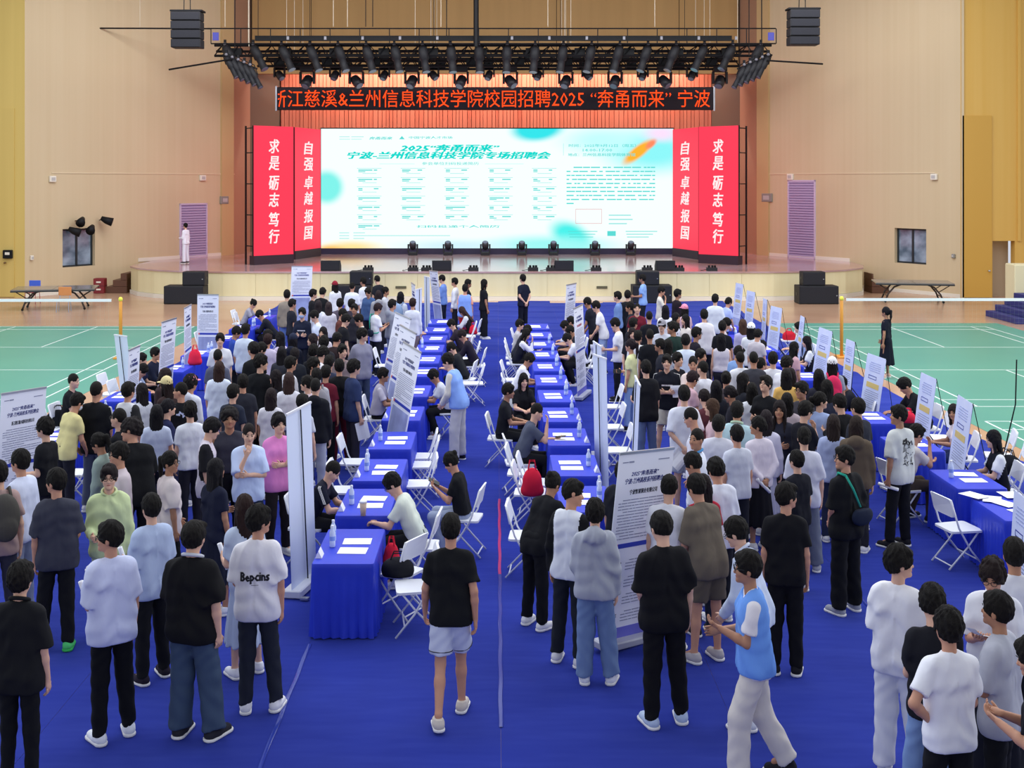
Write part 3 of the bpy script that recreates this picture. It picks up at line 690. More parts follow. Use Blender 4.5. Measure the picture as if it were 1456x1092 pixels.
# skirting, conduits and small wall boxes
onwall('baseboard_left', atl, al, 0, LL*.5, 0, .14, -.04, -.001, WHT)['kind'] = 'structure'
onwall('baseboard_right', atr, ar, LR*.5, LR, 0, .14, -.04, -.001, WHT)['kind'] = 'structure'
onwall('trim_1', atl, al, LL*.5, LL, 1.1, 1.26, -.04, -.001, WHT)['kind'] = 'structure'; onwall('trim_2', atr, ar, 0, LR*.5, 1.1, 1.26, -.04, -.001, WHT)['kind'] = 'structure'
def wallbox(name, p0, p1, at, ang, x0, x1, y0, y1, t, m, label, cat, grp=None):
    u0, u1, z0, z1 = rect(p0, p1, x0, x1, y0, y1); c = at((u0+u1)/2, 0, 0); mb = MB(); w_ = (u1-u0)/2; mb.box(-w_, w_, -t, -.002, z0, z1, bev=.02)
    r = empty(name, c, ang); tag(r, label, cat, grp); link('housing', mb.mesh('housing', [m]), r); g = MB(); g.box(-w_*.6, w_*.6, -t-.012, -t-.001, z0+(z1-z0)*.25, z1-(z1-z0)*.25, bev=.004); link('cover', g.mesh('cover', [mat('cover_grey', 'b8b6b4', .5)]), r); return r
for x0, x1, y0, y1, n, m, lb, cat, L in ((69, 78, 250, 259, 'wall_sensor', WHT, 'small white box on left wall above the window, by the conduit', 'sensor', 1), (283, 291, 249, 257, 'wall_sensor', WHT, 'small white box on left wall above the lavender door', 'sensor', 1), (312, 323, 279, 290, 'speaker_box', mat('grey_box', '8c8a84', .5), 'grey wall box right of the left lavender door', 'box', 1), (42, 46, 363, 370, 'wall_socket', WHT, 'small wall plate below left of the left window', 'socket', 1)):
    wallbox(n, WL0, WL1, atl, al, x0, x1, y0, y1, .12, m, lb, cat)
for x0, x1, y0, y1, n, m, lb, cat in ((1121, 1129, 247, 256, 'wall_sensor', WHT, 'small white round box on right wall above the lavender door', 'sensor'), (1325, 1334, 247, 256, 'wall_sensor', WHT, 'small white box on right wall above the right window', 'sensor'), (1085, 1099, 275, 287, 'speaker_box', mat('grey_box', '8c8a84', .5), 'grey wall box left of the right lavender door', 'box'), (1355, 1359, 361, 367, 'wall_socket', mat('grey_box', '8c8a84', .5), 'small grey wall plate right of the right window', 'socket')):
    wallbox(n, WR0, WR1, atr, ar, x0, x1, y0, y1, .12, m, lb, cat)
for (p0, p1, at, ang, x0, x1, lb) in ((WL0, WL1, atl, al, 73, 333, 'thin pale conduit line along the left wall'), (WR0, WR1, atr, ar, 1082, 1330, 'thin pale conduit line along the right wall')):
    a, b = sorted((ux(p0, p1, x0)[0], ux(p0, p1, x1)[0])); tag(onwall('wall_conduit', at, ang, a, b, 4.93, 4.965, -.03, -.002, mat('pale_conduit', 'e0cfae', .5)), lb, 'pipe')
u1_ = ux(WR0, WR1, 1082)[0]; tag(onwall('wall_conduit', atr, ar, u1_, u1_+.04, 4.95, 8.1, -.03, -.002, mat('pale_conduit', 'e0cfae', .5)), 'vertical pale conduit at the inner edge of the right wall', 'pipe')
# four small spotlights on arms above the left window
for px, py, sx, lb in ((95, 328, -1, 'leftmost'), (107, 314, 1, 'upper middle'), (121, 325, 1, 'lower middle'), (141, 313, -1, 'rightmost')):
    u, Y = ux(WL0, WL1, px); z = wz(Y, py); r = empty('spotlight', atl(u, z, 0), al); tag(r, lb + ' of the four small black spotlights above the left window', 'lamp', 'spotlights over the window')
    m = MB(); m.tube([(0, 0, 0), (0, -.22, .02), (-sx*.1, -.42, .0)], .02, 6); link('arm', m.mesh('arm', [BLK]), r)
    m = MB(); m.tube([(sx*.14, -.30, .1), (-sx*.02, -.42, .0), (-sx*.20, -.60, -.08)], [.09, .15, .19], 10); link('lamp_head', m.mesh('lamp_head', [BLK], True), r)
# outer wall pieces and proscenium
wall('wall_far_left', (-27, 47.2), WL0, 0, TOP, [], WALLY); hd = (19.56-18.3, 20.45-18.3, 0, 2.25)
wfr, atf, LF, af = wall('wall_far_right', WR1, (27, 47.0), 0, TOP, [hd], WALLG)
onwall('trim_3', atf, af, 1.98+.25, 1.98+.37, 2.25, TOP, -.08, -.001, WALLG)['kind'] = 'structure'
onwall('trim_4', atf, af, .02, .12, 0, TOP, -.05, -.001, WALL)['kind'] = 'structure'
m = MB(); m.box(19.5, 20.5, 47.75, 47.8, 0, 2.4); struct(link('wall_recess', m.mesh('wall_recess', [mat('recess', 'b7a58c', .7)])))
o_ = onwall('door_3', atf, af,   .06, 1.22, 0.02, 7.2, -.05, -.002, mat('gold_door_lit', 'c89a3e', .5)); struct(o_)  # door panel run far up; its gold also paints light on the wall
m = MB(); m.lathe([(.03, 0), (.05, .01), (.05, .04), (.02, .06)], n=10); link('door_handle', m.mesh('door_handle', [M['steel']], True), o_, (.45, -.12, 1.05))
dl = onwall('door_4', lambda u, z, t: V(-20.5, 47.2, 0) + V(u, 0, z), 0, -.55, 1.35, .02, 7.5, -.04, -.002, WALLY); struct(dl)
m = MB(); m.lathe([(.03, 0), (.055, .01), (.055, .04), (.02, .07)], n=10); link('door_handle', m.mesh('door_handle', [mat('brass', '6a4a24', .4)], True), dl, (.62, -.12, 1.35))
r = tag(empty('alarm_box', (-19.35, 47.14, 1.55)), 'black alarm box on the yellow wall at the left edge', 'box'); m = MB(); m.box(-.2, .17, -.12, 0, -.0, .34, bev=.02); link('housing', m.mesh('housing', [BLK]), r); m = MB(); m.box(-.1, .08, -.135, -.121, .15, .25); link('cover', m.mesh('cover', [WHT]), r)
REV = mat('reveal', 'b08e74', .7)
wall('wall_reveal_left', (-12.56, 56.5), (-12.17, 58.6), 1.0, TOP, [], REV); wall('wall_stage_left', (-12.17, 58.6), (-11.1, 61), 1.0, TOP, [], GREYW)
wall('wall_reveal_right', (11.95, 58.6), (12.35, 56.4), 1.0, TOP, [], REV); wall('wall_stage_right', (10.95, 61), (11.95, 58.6), 1.0, TOP, [], GREYW)
m = MB(); m.box(-12.05, 11.85, 58.5, 58.9, 9.9, TOP); struct(link('wall_header', m.mesh('wall_header', [HEAD])))
mb = MB(); mb.box(-20, 20, 43.5, 62, 14.0, 14.2); struct(link('ceiling', mb.mesh('ceiling', [mat('ceiling', 'b8b4ac', .8)])))
# pilasters at the stage opening
for n, p, at, ang, a, b in (('trim_5', 0, atl, al, LL-.78, LL-.02), ('trim_6', 0, atr, ar, .02, .78)): onwall(n, at, ang, a, b, 1.1, TOP, -.10, -.001, mat('pilaster', 'c4a878', .6))['kind'] = 'structure'
# backdrop of narrow orange-red slats
m = MB(); m.box(-11.1, 10.95, 61, 61.3, 1, TOP); bd = struct(link('wall_backdrop', m.mesh('wall_backdrop', [mat('slat_gap', 'b04a30', .8)])))
SLAT = mat('red_slat', 'e8866a', .45, noise=((1.7, 1, .15), 'f0967a', .8)); m = MB(); rs = random.Random(4); x = -11.05
while x < 10.9: w_ = rs.choice((.17, .21, .25)); m.box(x, x+w_-.025, 60.9+rs.uniform(-.05, .03), 61, 1.1, 12); x += w_
tag(link('backdrop_slats', m.mesh('backdrop_slats', [SLAT]), bd), kind='stuff')
# stage platform
poly = [(-15.2, 52.6), (-15.1, 48.9), (-14.5, 47.9), (-13.6, 47.05), (-12.4, 46.35), (-10.6, 45.95), (10.7, 45.95), (12.5, 46.25), (13.8, 47.0), (14.8, 48.1), (15.25, 49.5), (15.3, 51.8), (12.3, 56.5), (11.9, 61), (-12.1, 61), (-12.5, 56.6)]
m = MB(); m.prism(poly, 1.06, 1.12); m2 = MB(); inn = [(x*.997, y+.085 if y < 53 else y-.1) for x, y in poly]; m2.prism(inn, 0, 1.06)
struct(link('stage_floor', m.mesh('stage_floor', [STTOP]))); sb_ = struct(link('stage_wall_front', m2.mesh('stage_wall_front', [STFR])))
m = MB()
for i in range(1, 10):
    a, b = V(*poly[i], 0), V(*poly[i+1], 0) if i < 10 else None
    d = b-a; L = np.linalg.norm(d[:2]); n = max(1, round(L/1.25)); ang = math.atan2(d[1], d[0])
    for k in range(n):
        if (i == 5 and False): pass
        c = a + d*((k+.5)/n); w_ = L/n/2-.004; mm = MB(); mm.box(-w_, w_, .05, .10, .17, 1.055); link('front_panel', mm.mesh('front_panel', [STFR]), sb_, c, ang)
    mm = MB(); mm.box(-L/2, L/2, .0, .09, .0, .16); link('base_trim', mm.mesh('base_trim', [WHT]), sb_, a + d*.5, ang)
for x, lb in ((570, 'left'), (856, 'right')):
    X = (x-707)*45.95/1692; mm = MB(); mm.box(-.21, .21, -.02, .0, .0, .10, bev=.008); tag(link('sign_plate', mm.mesh('sign_plate', [mat('plate', '5c5840', .6)]), None, (X, 45.97, .46)), 'small dark lettered plate on the stage front, %s of centre' % lb, 'sign')
def steps(name, x0, x1, y0, dy, n, h, m, label, flip=1):
    r = tag(empty(name, (0, 0, 0)), label, 'steps')
    for i in range(n):
        mm = MB(); mm.box(x0 + (i*.32 if flip > 0 else 0), x1 - (0 if flip > 0 else i*.32), y0, y0+dy, i*h, (i+1)*h-.005, bev=.01); link('step', mm.mesh('step', [m]), r)
    return r
steps('stage_steps', -16.15, -15.25, 49.0, 1.2, 3, .27, mat('dark_wood', '5c3a28', .5), 'dark wooden steps at the left end of the stage'); steps('stage_steps', 15.4, 16.1, 48.9, 1.1, 3, .27, mat('dark_wood', '5c3a28', .5), 'dark wooden steps at the right end of the stage', -1)
steps('blue_steps', 16.7, 19.5, 38.3, 2.4, 4, .2, mat('navy_step', '2c2f70', .7), 'navy covered steps at the right edge beyond the court')
m = MB(); m.box(17.75, 18.6, 40.8, 41.6, 0, 1.75, bev=.03); r = tag(link('pedestal', m.mesh('pedestal', [mat('cream', 'e2d8b0', .5)])), 'cream white pedestal behind the navy steps at right edge', 'pedestal')
# ---------------------------------------------------------------- lettering
def text_mesh(txt, size, m, shear=0, bold=.0, align='CENTER', name='lettering', ext=.004, cell=1.):
    cu = bpy.data.curves.new(name, 'FONT'); cu.body = txt; cu.size = size; cu.align_x = align; cu.align_y = 'CENTER'; cu.shear = shear; cu.resolution_u = 1; cu.extrude = ext; cu.space_character = cell
    o = bpy.data.objects.new(name, cu); COL.objects.link(o); dg = bpy.context.evaluated_depsgraph_get(); me = bpy.data.meshes.new_from_object(o.evaluated_get(dg))
    bpy.data.objects.remove(o); bpy.data.curves.remove(cu); me.materials.clear(); me.materials.append(m); me.name = name
    if bold:
        bm = bmesh.new(); bm.from_mesh(me); g = bm.verts[:] + bm.edges[:] + bm.faces[:]
        for dx, dy in ((1, 0), (0, .8), (1, .8)):
            q = bmesh.ops.duplicate(bm, geom=g); bmesh.ops.translate(bm, verts=[e for e in q['geom'] if isinstance(e, bmesh.types.BMVert)], vec=(dx*bold*size*1.6, dy*bold*size*1.2, 0))
        bm.to_mesh(me); bm.free()
    return me
def fit(me, w=None, h=None, cx=None):
    v = np.zeros(len(me.vertices)*3); me.vertices.foreach_get('co', v); v = v.reshape(-1, 3); lo, hi = v.min(0), v.max(0)
    v[:, 0] -= (lo[0]+hi[0])/2; v[:, 1] -= (lo[1]+hi[1])/2
    if w: v[:, 0] *= w/(hi[0]-lo[0])
    if h: v[:, 1] *= h/(hi[1]-lo[1])
    me.vertices.foreach_set('co', v.ravel()); me.update(); return me
def upright(name, me, parent, loc, rz=0):
    o = link(name, me, parent, loc); o.rotation_euler = (math.pi/2, 0, rz); return o
def emis(name, h, s=1.): return mat(name, '000000', .6, emit=h, es=s*.74, spec=0)
# ---------------------------------------------------------------- LED ticker
r = tag(empty('ticker_display', (-.1, 58.1, 8.65)), 'long black scrolling display with glowing orange red characters above the stage', 'display')
m = MB(); m.box(-10.66, 10.66, 0, .22, -.56, .56, bev=.03); link('housing', m.mesh('housing', [mat('led_black', '1a0e22', .6)]), r)
m = MB()
for s in (-1, 1): m.box(s*10.69-.04, s*10.69+.04, -.03, .22, -.6, .6)
link('end_cap', m.mesh('end_cap', [M['steel']]), r)
for X in (-9, -3, 3, 9): m = MB(); m.tube([(X, .1, .55), (X, .1, 5.34)], .015, 5); link('hoist_cable', m.mesh('hoist_cable', [BLK]), r)
tm = fit(text_mesh('浙江慈溪&兰州信息科技学院校园招聘2025 “奔甬而来” 宁波', .9, emis('led_orange', 'ff4a1c', 1.5), bold=.0), 21.45, .86)
bm = bmesh.new(); bm.from_mesh(tm); bmesh.ops.bisect_plane(bm, geom=bm.verts[:]+bm.edges[:]+bm.faces[:], plane_co=(-10.36, 0, 0), plane_no=(-1, 0, 0), clear_outer=True); bm.to_mesh(tm); bm.free()
upright('lettering', tm, r, (-.24, -.02, 0))
# ---------------------------------------------------------------- main screen
SY = 56.9; kx = SY/1692
def sx(px): return (px-707.5)*kx
def sz(py): return 4.6-(py-258)*kx
def screen_mat():
    m = bpy.data.materials.new('screen_picture'); m.use_nodes = True; nt = m.node_tree; b = nt.nodes['Principled BSDF']; b.inputs['Base Color'].default_value = (0, 0, 0, 1); b.inputs['Roughness'].default_value = .5; b.inputs['Specular IOR Level'].default_value = .1
    tc = nt.nodes.new('ShaderNodeTexCoord'); cur = None
    def rgb(h): n = nt.nodes.new('ShaderNodeRGB'); n.outputs[0].default_value = lin(h); return n.outputs[0]
    cur = rgb('f2fffd')
    def blob(cx, cz, rx, rz, ang, h, s0=.3, s1=1.):
        nonlocal cur
        mp = nt.nodes.new('ShaderNodeMapping'); mp.vector_type = 'TEXTURE'; mp.inputs['Location'].default_value = (cx, 0, cz); mp.inputs['Rotation'].default_value = (0, math.radians(ang), 0); mp.inputs['Scale'].default_value = (rx, 50, rz)
        g = nt.nodes.new('ShaderNodeVectorMath'); g.operation = 'LENGTH'; nt.links.new(tc.outputs['Object'], mp.inputs[0]); nt.links.new(mp.outputs[0], g.inputs[0])
        rp = nt.nodes.new('ShaderNodeMapRange'); rp.interpolation_type = 'SMOOTHSTEP'; rp.inputs['From Min'].default_value = s0; rp.inputs['From Max'].default_value = s1; rp.inputs['To Min'].default_value = 1; rp.inputs['To Max'].default_value = 0
        nt.links.new(g.outputs['Value'], rp.inputs[0]); mx = nt.nodes.new('ShaderNodeMix'); mx.data_type = 'RGBA'; nt.links.new(rp.outputs[0], mx.inputs[0]); nt.links.new(cur, mx.inputs['A']); mx.inputs['B'].default_value = lin(h); cur = mx.outputs['Result']
    blob(sx(765), sz(183), 1.6, .75, -6, '2fe0e6', .5); blob(sx(930), sz(215), 3.4, 1.5, 0, '8af2f4', .2); blob(sx(940), sz(190), 1.3, .6, 0, 'f6dcf6', .1); blob(sx(855), sz(200), 2.8, 1.0, 0, 'bff8fa', .1)
    blob(sx(908), sz(216), 1.15, .36, -38, 'ffb02c', .45); blob(sx(926), sz(205), .45, .22, -38, 'ff8a60', .3)
    blob(sx(465), sz(266), 1.0, 1.0, 0, '7deee6', .5); blob(sx(500), sz(352), 2.2, .5, 0, 'fbe29a', .1); blob(sx(470), sz(354), 1.0, .3, 0, 'ffc46a', .1); blob(sx(812), sz(335), 1.4, .85, 25, '48ece6', .35); blob(sx(780), sz(350), 4.4, .75, 0, '9df4f0', .2)
    blob(sx(650), sz(350), 4., .5, 0, 'cfeffb', .1)
    nt.links.new(cur, b.inputs['Emission Color']); b.inputs['Emission Strength'].default_value = .78; return m
r = tag(empty('led_screen', (0, SY, 0)), 'huge bright stage screen with turquoise headline and rows of company entries', 'screen')
m = MB(); m.box(sx(457), sx(958), 0, .02, sz(353), sz(183)); link('screen_face', m.mesh('screen_face', [screen_mat()]), r)
m = MB(); m.box(sx(456), sx(959), .02, .5, 1.12, sz(181.5)); link('cabinet', m.mesh('cabinet', [BLK]), r)
m = MB(); m.box(sx(457), sx(958), -.05, .5, 1.12, sz(353)-.005); link('screen_base', m.mesh('screen_base', [mat('navy_base', '241c3c', .5)]), r)
TEAL = emis('teal_ink', '18dcd0', 1.0); TEALP = emis('pale_teal_ink', '9fe8e4', 1.0); TEALM = emis('mid_teal_ink', '5fdcd6', 1.0)
def st(txt, px, py, w, h, mm=TEAL, shear=0, bold=0.02):
    upright('lettering', fit(text_mesh(txt, .5, mm, shear, bold, ext=.001), w*kx, h*kx), r, (sx(px), -.012, sz(py)))
st('2025“奔甬而来”', 640, 210.5, 142, 10.5, TEAL, .25, .05); st('宁波-兰州信息科技学院专场招聘会', 639, 220.8, 290, 10.5, TEAL, .25, .05)
st('参会单位扫码投递简历', 641, 232.5, 81, 4.2, TEALM, 0, .01); st('奔甬而来', 542, 196.5, 33, 4.2, TEALM, .2, .03); st('中国宁波人才市场', 613, 195.6, 62, 3.6, TEALM)
st('时间：2025年9月12日（周五）', 857, 207, 96, 4.6, TEALM, 0, .015); st('14:00-17:00', 850, 213.5, 42, 4, TEALM, 0, .015); st('地点：兰州信息科技学院体育馆', 856, 220, 96, 4.6, TEALM, 0, .02)
st('扫码投递个人简历', 652, 322, 118, 3.6, TEALM)
m = MB(); m.add([(sx(568), -.01, sz(198)), (sx(576), -.01, sz(198)), (sx(572), -.01, sz(193.3))], [(0, 1, 2)]); link('logo_mark', m.mesh('logo_mark', [TEALM]), r)
rs = random.Random(11); m = MB(); m2 = MB()
def bar(mm, x0, x1, y, h=.9): mm.box(sx(x0), sx(x1), -.014, -.008, sz(y+h/2), sz(y-h/2))
for x0 in (483, 500): bar(m, x0, x0+rs.uniform(12, 18), 194.5, .8); bar(m, x0, x0+rs.uniform(12, 18), 198, .8)
bar(m, 540, 590, 233, .5); bar(m, 690, 745, 233, .5)
for c in range(5):
    for q in range(6 if c else 7):
        x = 508+c*62.2; y = 242.5+q*13.2; bar(m, x, x+35, y-3.2, .7); bar(m, x+8, x+28, y+4.2, .7)
        bar(m2, x+2, x+2+rs.choice((6, 12, 20)), y-.6, 1.6); bar(m2, x+2+rs.choice((22, 18)), x+28+rs.uniform(0, 5), y-.6, 1.6); bar(m2, x+2, x+2+rs.choice((6, 10)), y+1.6, 1.2)
for i in range(10):
    y = 238+i*5.7; x = 806 if i else 816; e = 932 if i < 9 else 818
    while x < e-2: L = rs.uniform(3, 14); bar(m2, x, min(e, x+L), y, 1.7); x += L+rs.choice((1, 1.2, 4))
for i, y in enumerate((331, 335, 339)): bar(m, 483, 497, y, 1); bar(m, 503, 503+(30, 250, 28)[i]*.55, y, 1)
for i in range(3):
    bar(m, 866, 866+rs.uniform(18, 35), 306+i*6, 1.6); bar(m2, 808+i, 850-i*3, 329+i*4, 1); bar(m2, 890+i, 935-i*6, 329+i*4, 1)
m.box(sx(801.3), sx(801.9), -.014, -.008, sz(221), sz(204)); bar(m2, 864, 876, 332, 7)
link('text_lines', m.mesh('text_lines', [TEALP]), r)['kind'] = 'stuff'; link('text_lines', m2.mesh('text_lines', [TEALM]), r)['kind'] = 'stuff'
m = MB(); RD = emis('red_outline', 'e06070', 1)
for a, b, c, d in ((819, 856, 297, 297.5), (819, 856, 317.5, 318), (819, 819.4, 297, 318), (855.6, 856, 297, 318)): m.box(sx(a), sx(b), -.014, -.008, sz(d), sz(c))
link('code_frame', m.mesh('code_frame', [RD]), r)
# red calligraphy panels at both ends of the screen
REDP = mat('red_panel', '3a0008', .5, emit='fb3a54', es=.76, spec=.2); WINK = emis('white_ink', 'fff2f2', 1.0)
def panel(p0, p1, z1, txt, ys, nm, lab, off=0):
    d = V(p1[0]-p0[0], p1[1]-p0[1], 0); L = np.linalg.norm(d); ang = math.atan2(d[1], d[0]); c = ((p0[0]+p1[0])/2, (p0[1]+p1[1])/2, 0)
    r = tag(empty('red_panel', c, ang), lab, 'panel', 'red calligraphy panels'); m = MB(); m.box(-L/2, L/2, 0, .02, 1.5, z1); link('panel_face', m.mesh('panel_face', [REDP]), r)
    m = MB(); m.box(-L/2, L/2, -.02, .35, 1.12, 1.495); link('base', m.mesh('base', [mat('dark_base', '2a1526', .5)]), r); m = MB()
    for s in (-1, 1): m.box(s*L/2-.03, s*L/2+.03, .02, .08, 1.5, z1); m.box(s*L/2-.03, s*L/2+.03, .62, .68, 1.12, z1)
    for z in (1.9, 3.2, 4.5, 5.8, z1-.1): m.box(-L/2, L/2, .02, .07, z-.03, z+.03); m.box(-L/2-.02, -L/2+.02, .05, .65, z-.02, z+.02); m.box(L/2-.02, L/2+.02, .05, .65, z-.02, z+.02)
    link('frame', m.mesh('frame', [BLK]), r); D = math.hypot(c[0], c[1]) ; D = c[1]
    for ch, y in zip(txt, ys): upright('lettering', fit(text_mesh(ch, .6, WINK, .12, .03, ext=.001), .52 if L < 2.1 else .95, .6), r, (off, -.012, 4.6-(y-258)*D/1692))
ya = (208, 232, 260, 284, 312, 336); yb = (210.5, 233.5, 259.5, 282, 307, 331)
panel((-10.12, 49.5), (-8.70, 50.8), 6.93, '求是砺志笃行', ya, 0, 'outer left red panel with six white calligraphy characters'); panel((-9.0, 53.0), (-8.25, 55.6), 7.02, '自强卓越报国', yb, 0, 'inner left red panel with six white calligraphy characters')
panel((8.60, 50.8), (10.02, 49.5), 6.93, '求是砺志笃行', ya, 0, 'outer right red panel with six white calligraphy characters'); panel((8.2, 55.6), (8.95, 53.0), 7.02, '自强卓越报国', yb, 0, 'inner right red panel with six white calligraphy characters')
# ---------------------------------------------------------------- stage gear
SPK = mat('speaker_black', '15161c', .65); GRL = mat('grille', '1d1e26', .85, bump=((40, 40, 40), .6, .01))
def cabinet(name, w_, d_, h_, loc, label, cat, rz=0, grp=None, wedge=0):
    r = tag(empty(name, loc, rz), label, cat, grp); m = MB()
    if wedge: m.prism([(-d_/2, 0), (d_/2, 0), (d_/2, h_*.45), (-d_*.1, h_), (-d_/2, h_)], -w_/2, w_/2, fn=lambda a, b, c: (c, a, b))
    else: m.box(-w_/2, w_/2, -d_/2, d_/2, 0, h_, bev=.02)
    link('cabinet', m.mesh('cabinet', [SPK]), r); m = MB(); m.box(-w_/2+.03, w_/2-.03, -d_/2-.02, -d_/2-.001, .04, h_-.04, bev=.006); link('grille', m.mesh('grille', [GRL]), r)
    if not wedge:
        m = MB()
        for s in (-1, 1): m.box(s*(w_/2)-.01, s*(w_/2)+.012, -.08, .08, h_*.45, h_*.6)
        link('handle', m.mesh('handle', [M['black_plastic']]), r); m = MB(); m.box(w_/2-.1, w_/2-.06, -d_/2-.026, -d_/2-.02, h_*.45, h_*.5); link('badge', m.mesh('badge', [M['steel']]), r)
    return r
for X, lb in ((-11.75, 'far left'), (12.05, 'far right'), (-5.5, 'left of centre'), (5.85, 'right of centre')):
    cabinet('subwoofer', 1.48, .8, .68, (X, 44.95 if abs(X) > 9 else 45.2, 0), 'wide black subwoofer on the floor before the stage, ' + lb, 'speaker'); cabinet('loudspeaker', .84, .6, .52, (X + (.35 if X < 0 else -.15), 44.95 if abs(X) > 9 else 45.2, .685), 'black loudspeaker on top of the subwoofer, ' + lb, 'speaker')
for x, lb in ((470, 'leftmost'), (628, 'second from the left'), (802, 'third from the left'), (946, 'rightmost')):
    cabinet('stage_monitor', .74, .5, .40, ((x-707)*46.3/1692, 46.45, 1.121), lb + ' of the four black monitor speakers on the stage edge', 'speaker', 0, 'stage monitors', 1)
def parlight(x, lb):
    r = tag(empty('stage_lamp', ((x-707)*46.2/1692, 46.35, 1.121)), lb, 'lamp', 'small lamps on the stage edge'); m = MB(); m.box(-.20, .20, -.14, .14, 0, .13, bev=.01); link('base', m.mesh('base', [SPK]), r); m = MB()
    for i in (-.11, .02, .12): m.lathe([(.035, .13), (.045, .15), (.045, .20), (.03, .22)], (i, -.02, 0), 8)
    link('lamp_head', m.mesh('lamp_head', [BLK]), r); m = MB(); m.tube([(-.2, 0, .05), (-.34, .02, .02), (-.42, .1, .012)], .012, 5); link('cable', m.mesh('cable', [BLK]), r)
for x, lb in ((523, 'left of centre, right of leftmost monitor'), (587, 'left of second monitor'), (606, 'touching the second monitor'), (673, 'right of second monitor'), (758, 'left of third monitor'), (784, 'touching the third monitor'), (848, 'right of third monitor'), (921, 'left of rightmost monitor'), (966, 'right of rightmost monitor'), (1013, 'before the red panels')): parlight(x, 'small black lamp unit on the stage edge ' + lb)
def mover(loc, sc, lb, grp, hang=False, lean=0, hx=0.):
    r = tag(empty('moving_head', loc), lb, 'lamp', grp); s = -1 if hang else 1
    m = MB(); m.box(-.2*sc, .2*sc, -.17*sc, .17*sc, min(0, s*.14*sc), max(0, s*.14*sc), bev=.015); link('base', m.mesh('base', [SPK]), r); m = MB()
    for q in (-1, 1): m = MB(); m.box(q*.20*sc-.035*sc, q*.20*sc+.035*sc, -.07*sc, .07*sc, min(s*.14*sc, s*.5*sc), max(s*.14*sc, s*.5*sc), bev=.01); link('yoke_arm', m.mesh('yoke_arm', [SPK]), r)
    m = MB(); c = V(0, 0, s*.42*sc); ax = unit((hx, -.5, s*.8)); m.tube([c - ax*.17*sc, c - ax*.12*sc, c + ax*.08*sc, c + ax*.2*sc], [.10*sc, .14*sc, .16*sc, .13*sc], 12); link('lamp_head', m.mesh('lamp_head', [mat('lamp_grey', '23232b', .4)], True), r)
    m = MB(); m.tube([c + ax*.2*sc, c + ax*.215*sc], .11*sc, 12); link('lens', m.mesh('lens', [mat('lens', '6a7288', .1)]), r)
for x, lb in ((587, 'leftmost'), (637, 'second from the left'), (690, 'third from the left'), (742, 'fourth from the left'), (787, 'third from the right'), (846, 'second from the right'), (897, 'rightmost')):
    mover(((x-707)*56.1/1692, 56.1, 1.121), 1.05, lb + ' of the seven moving head lamps standing before the screen', 'moving heads before the screen')
# ---------------------------------------------------------------- rigging
def bars(name, segs, label, cat, m=BLK, parts=None):
    r = tag(empty(name, (0, 0, 0)), label, cat)
    for pn, a, b, rad in segs: q = MB(); q.tube([a, b], rad, 6); link(pn, q.mesh(pn, [m]), r)
    return r
zt, zb_, Y0 = 4.6+217.5*50/1692, 4.6+196*50/1692, 50
X0, X1 = (300-707)*50/1692, (1103-707)*50/1692
segs = [('chord', (X0, Y0, zt), (X1, Y0, zt), .03), ('chord', (X0, Y0, zb_), (X1, Y0, zb_), .03)]
x = X0
while x < X1+.05: segs.append(('rung', (x, Y0, zb_), (x, Y0, zt), .02)); x += 1.25
bars('ladder_truss', segs, 'long thin black ladder truss hanging high over the stage front', 'truss')
bars('hanging_pipe', [('pipe', ((15-707)*50/1692, 50.2, zt+.05), ((298-707)*50/1692, 50.2, zt+.02), .035)], 'thin dark pipe hanging left of the truss near the top', 'pipe')
bars('hanging_pipe', [('pipe', (-13.800, 50.00, 9.299), (-11.141, 50.00, 9.742), .04)], 'short slanting dark pipe left of the stage lights', 'pipe'); bars('hanging_pipe', [('pipe', (11.318, 50.00, 9.683), (13.682, 50.00, 9.535), .04)], 'short slanting dark pipe right of the stage lights', 'pipe')
for i, (x, lb) in enumerate(((307, 'left'), (1096, 'right'))):
    q = MB(); q.box(-.13, .13, -.03, .0, -.17, .17, bev=.01); tag(link('sign_plate', q.mesh('sign_plate', [mat('plate_blue', '3a3c9c', .5)]), None, ((x-707)*50/1692, 49.975, 4.6+206*50/1692)), 'small blue plate on the %s end of the ladder truss' % lb, 'sign')
q = MB(); q.box((363-707)*50.8/1692, (1040-707)*50.8/1692, -.1, .1, 4.6+200*50.8/1692, 4.6+207*50.8/1692); r = tag(empty('light_batten', (0, 50.8, 0)), 'long black light batten behind the ladder truss', 'batten'); link('housing', q.mesh('housing', [BLK]), r)
for X in (-8, -2.7, 2.7, 8): q = MB(); q.tube([(X, 0, 10.7), (X, 0, 13.99)], .012, 5); link('hoist_cable', q.mesh('hoist_cable', [BLK]), r)
sk = MB(); sk.box(-.05, .05, -.13, -.1, -.07, .07); me = sk.mesh('socket', [mat('socket_grey', '9a9aa2', .5)])
for i in range(13): link('socket', me, r, ((410+i*53-707)*50.8/1692, 0, 4.6+203.5*50.8/1692))
PALE = mat('pale_cable', 'cfc4ae', .4)
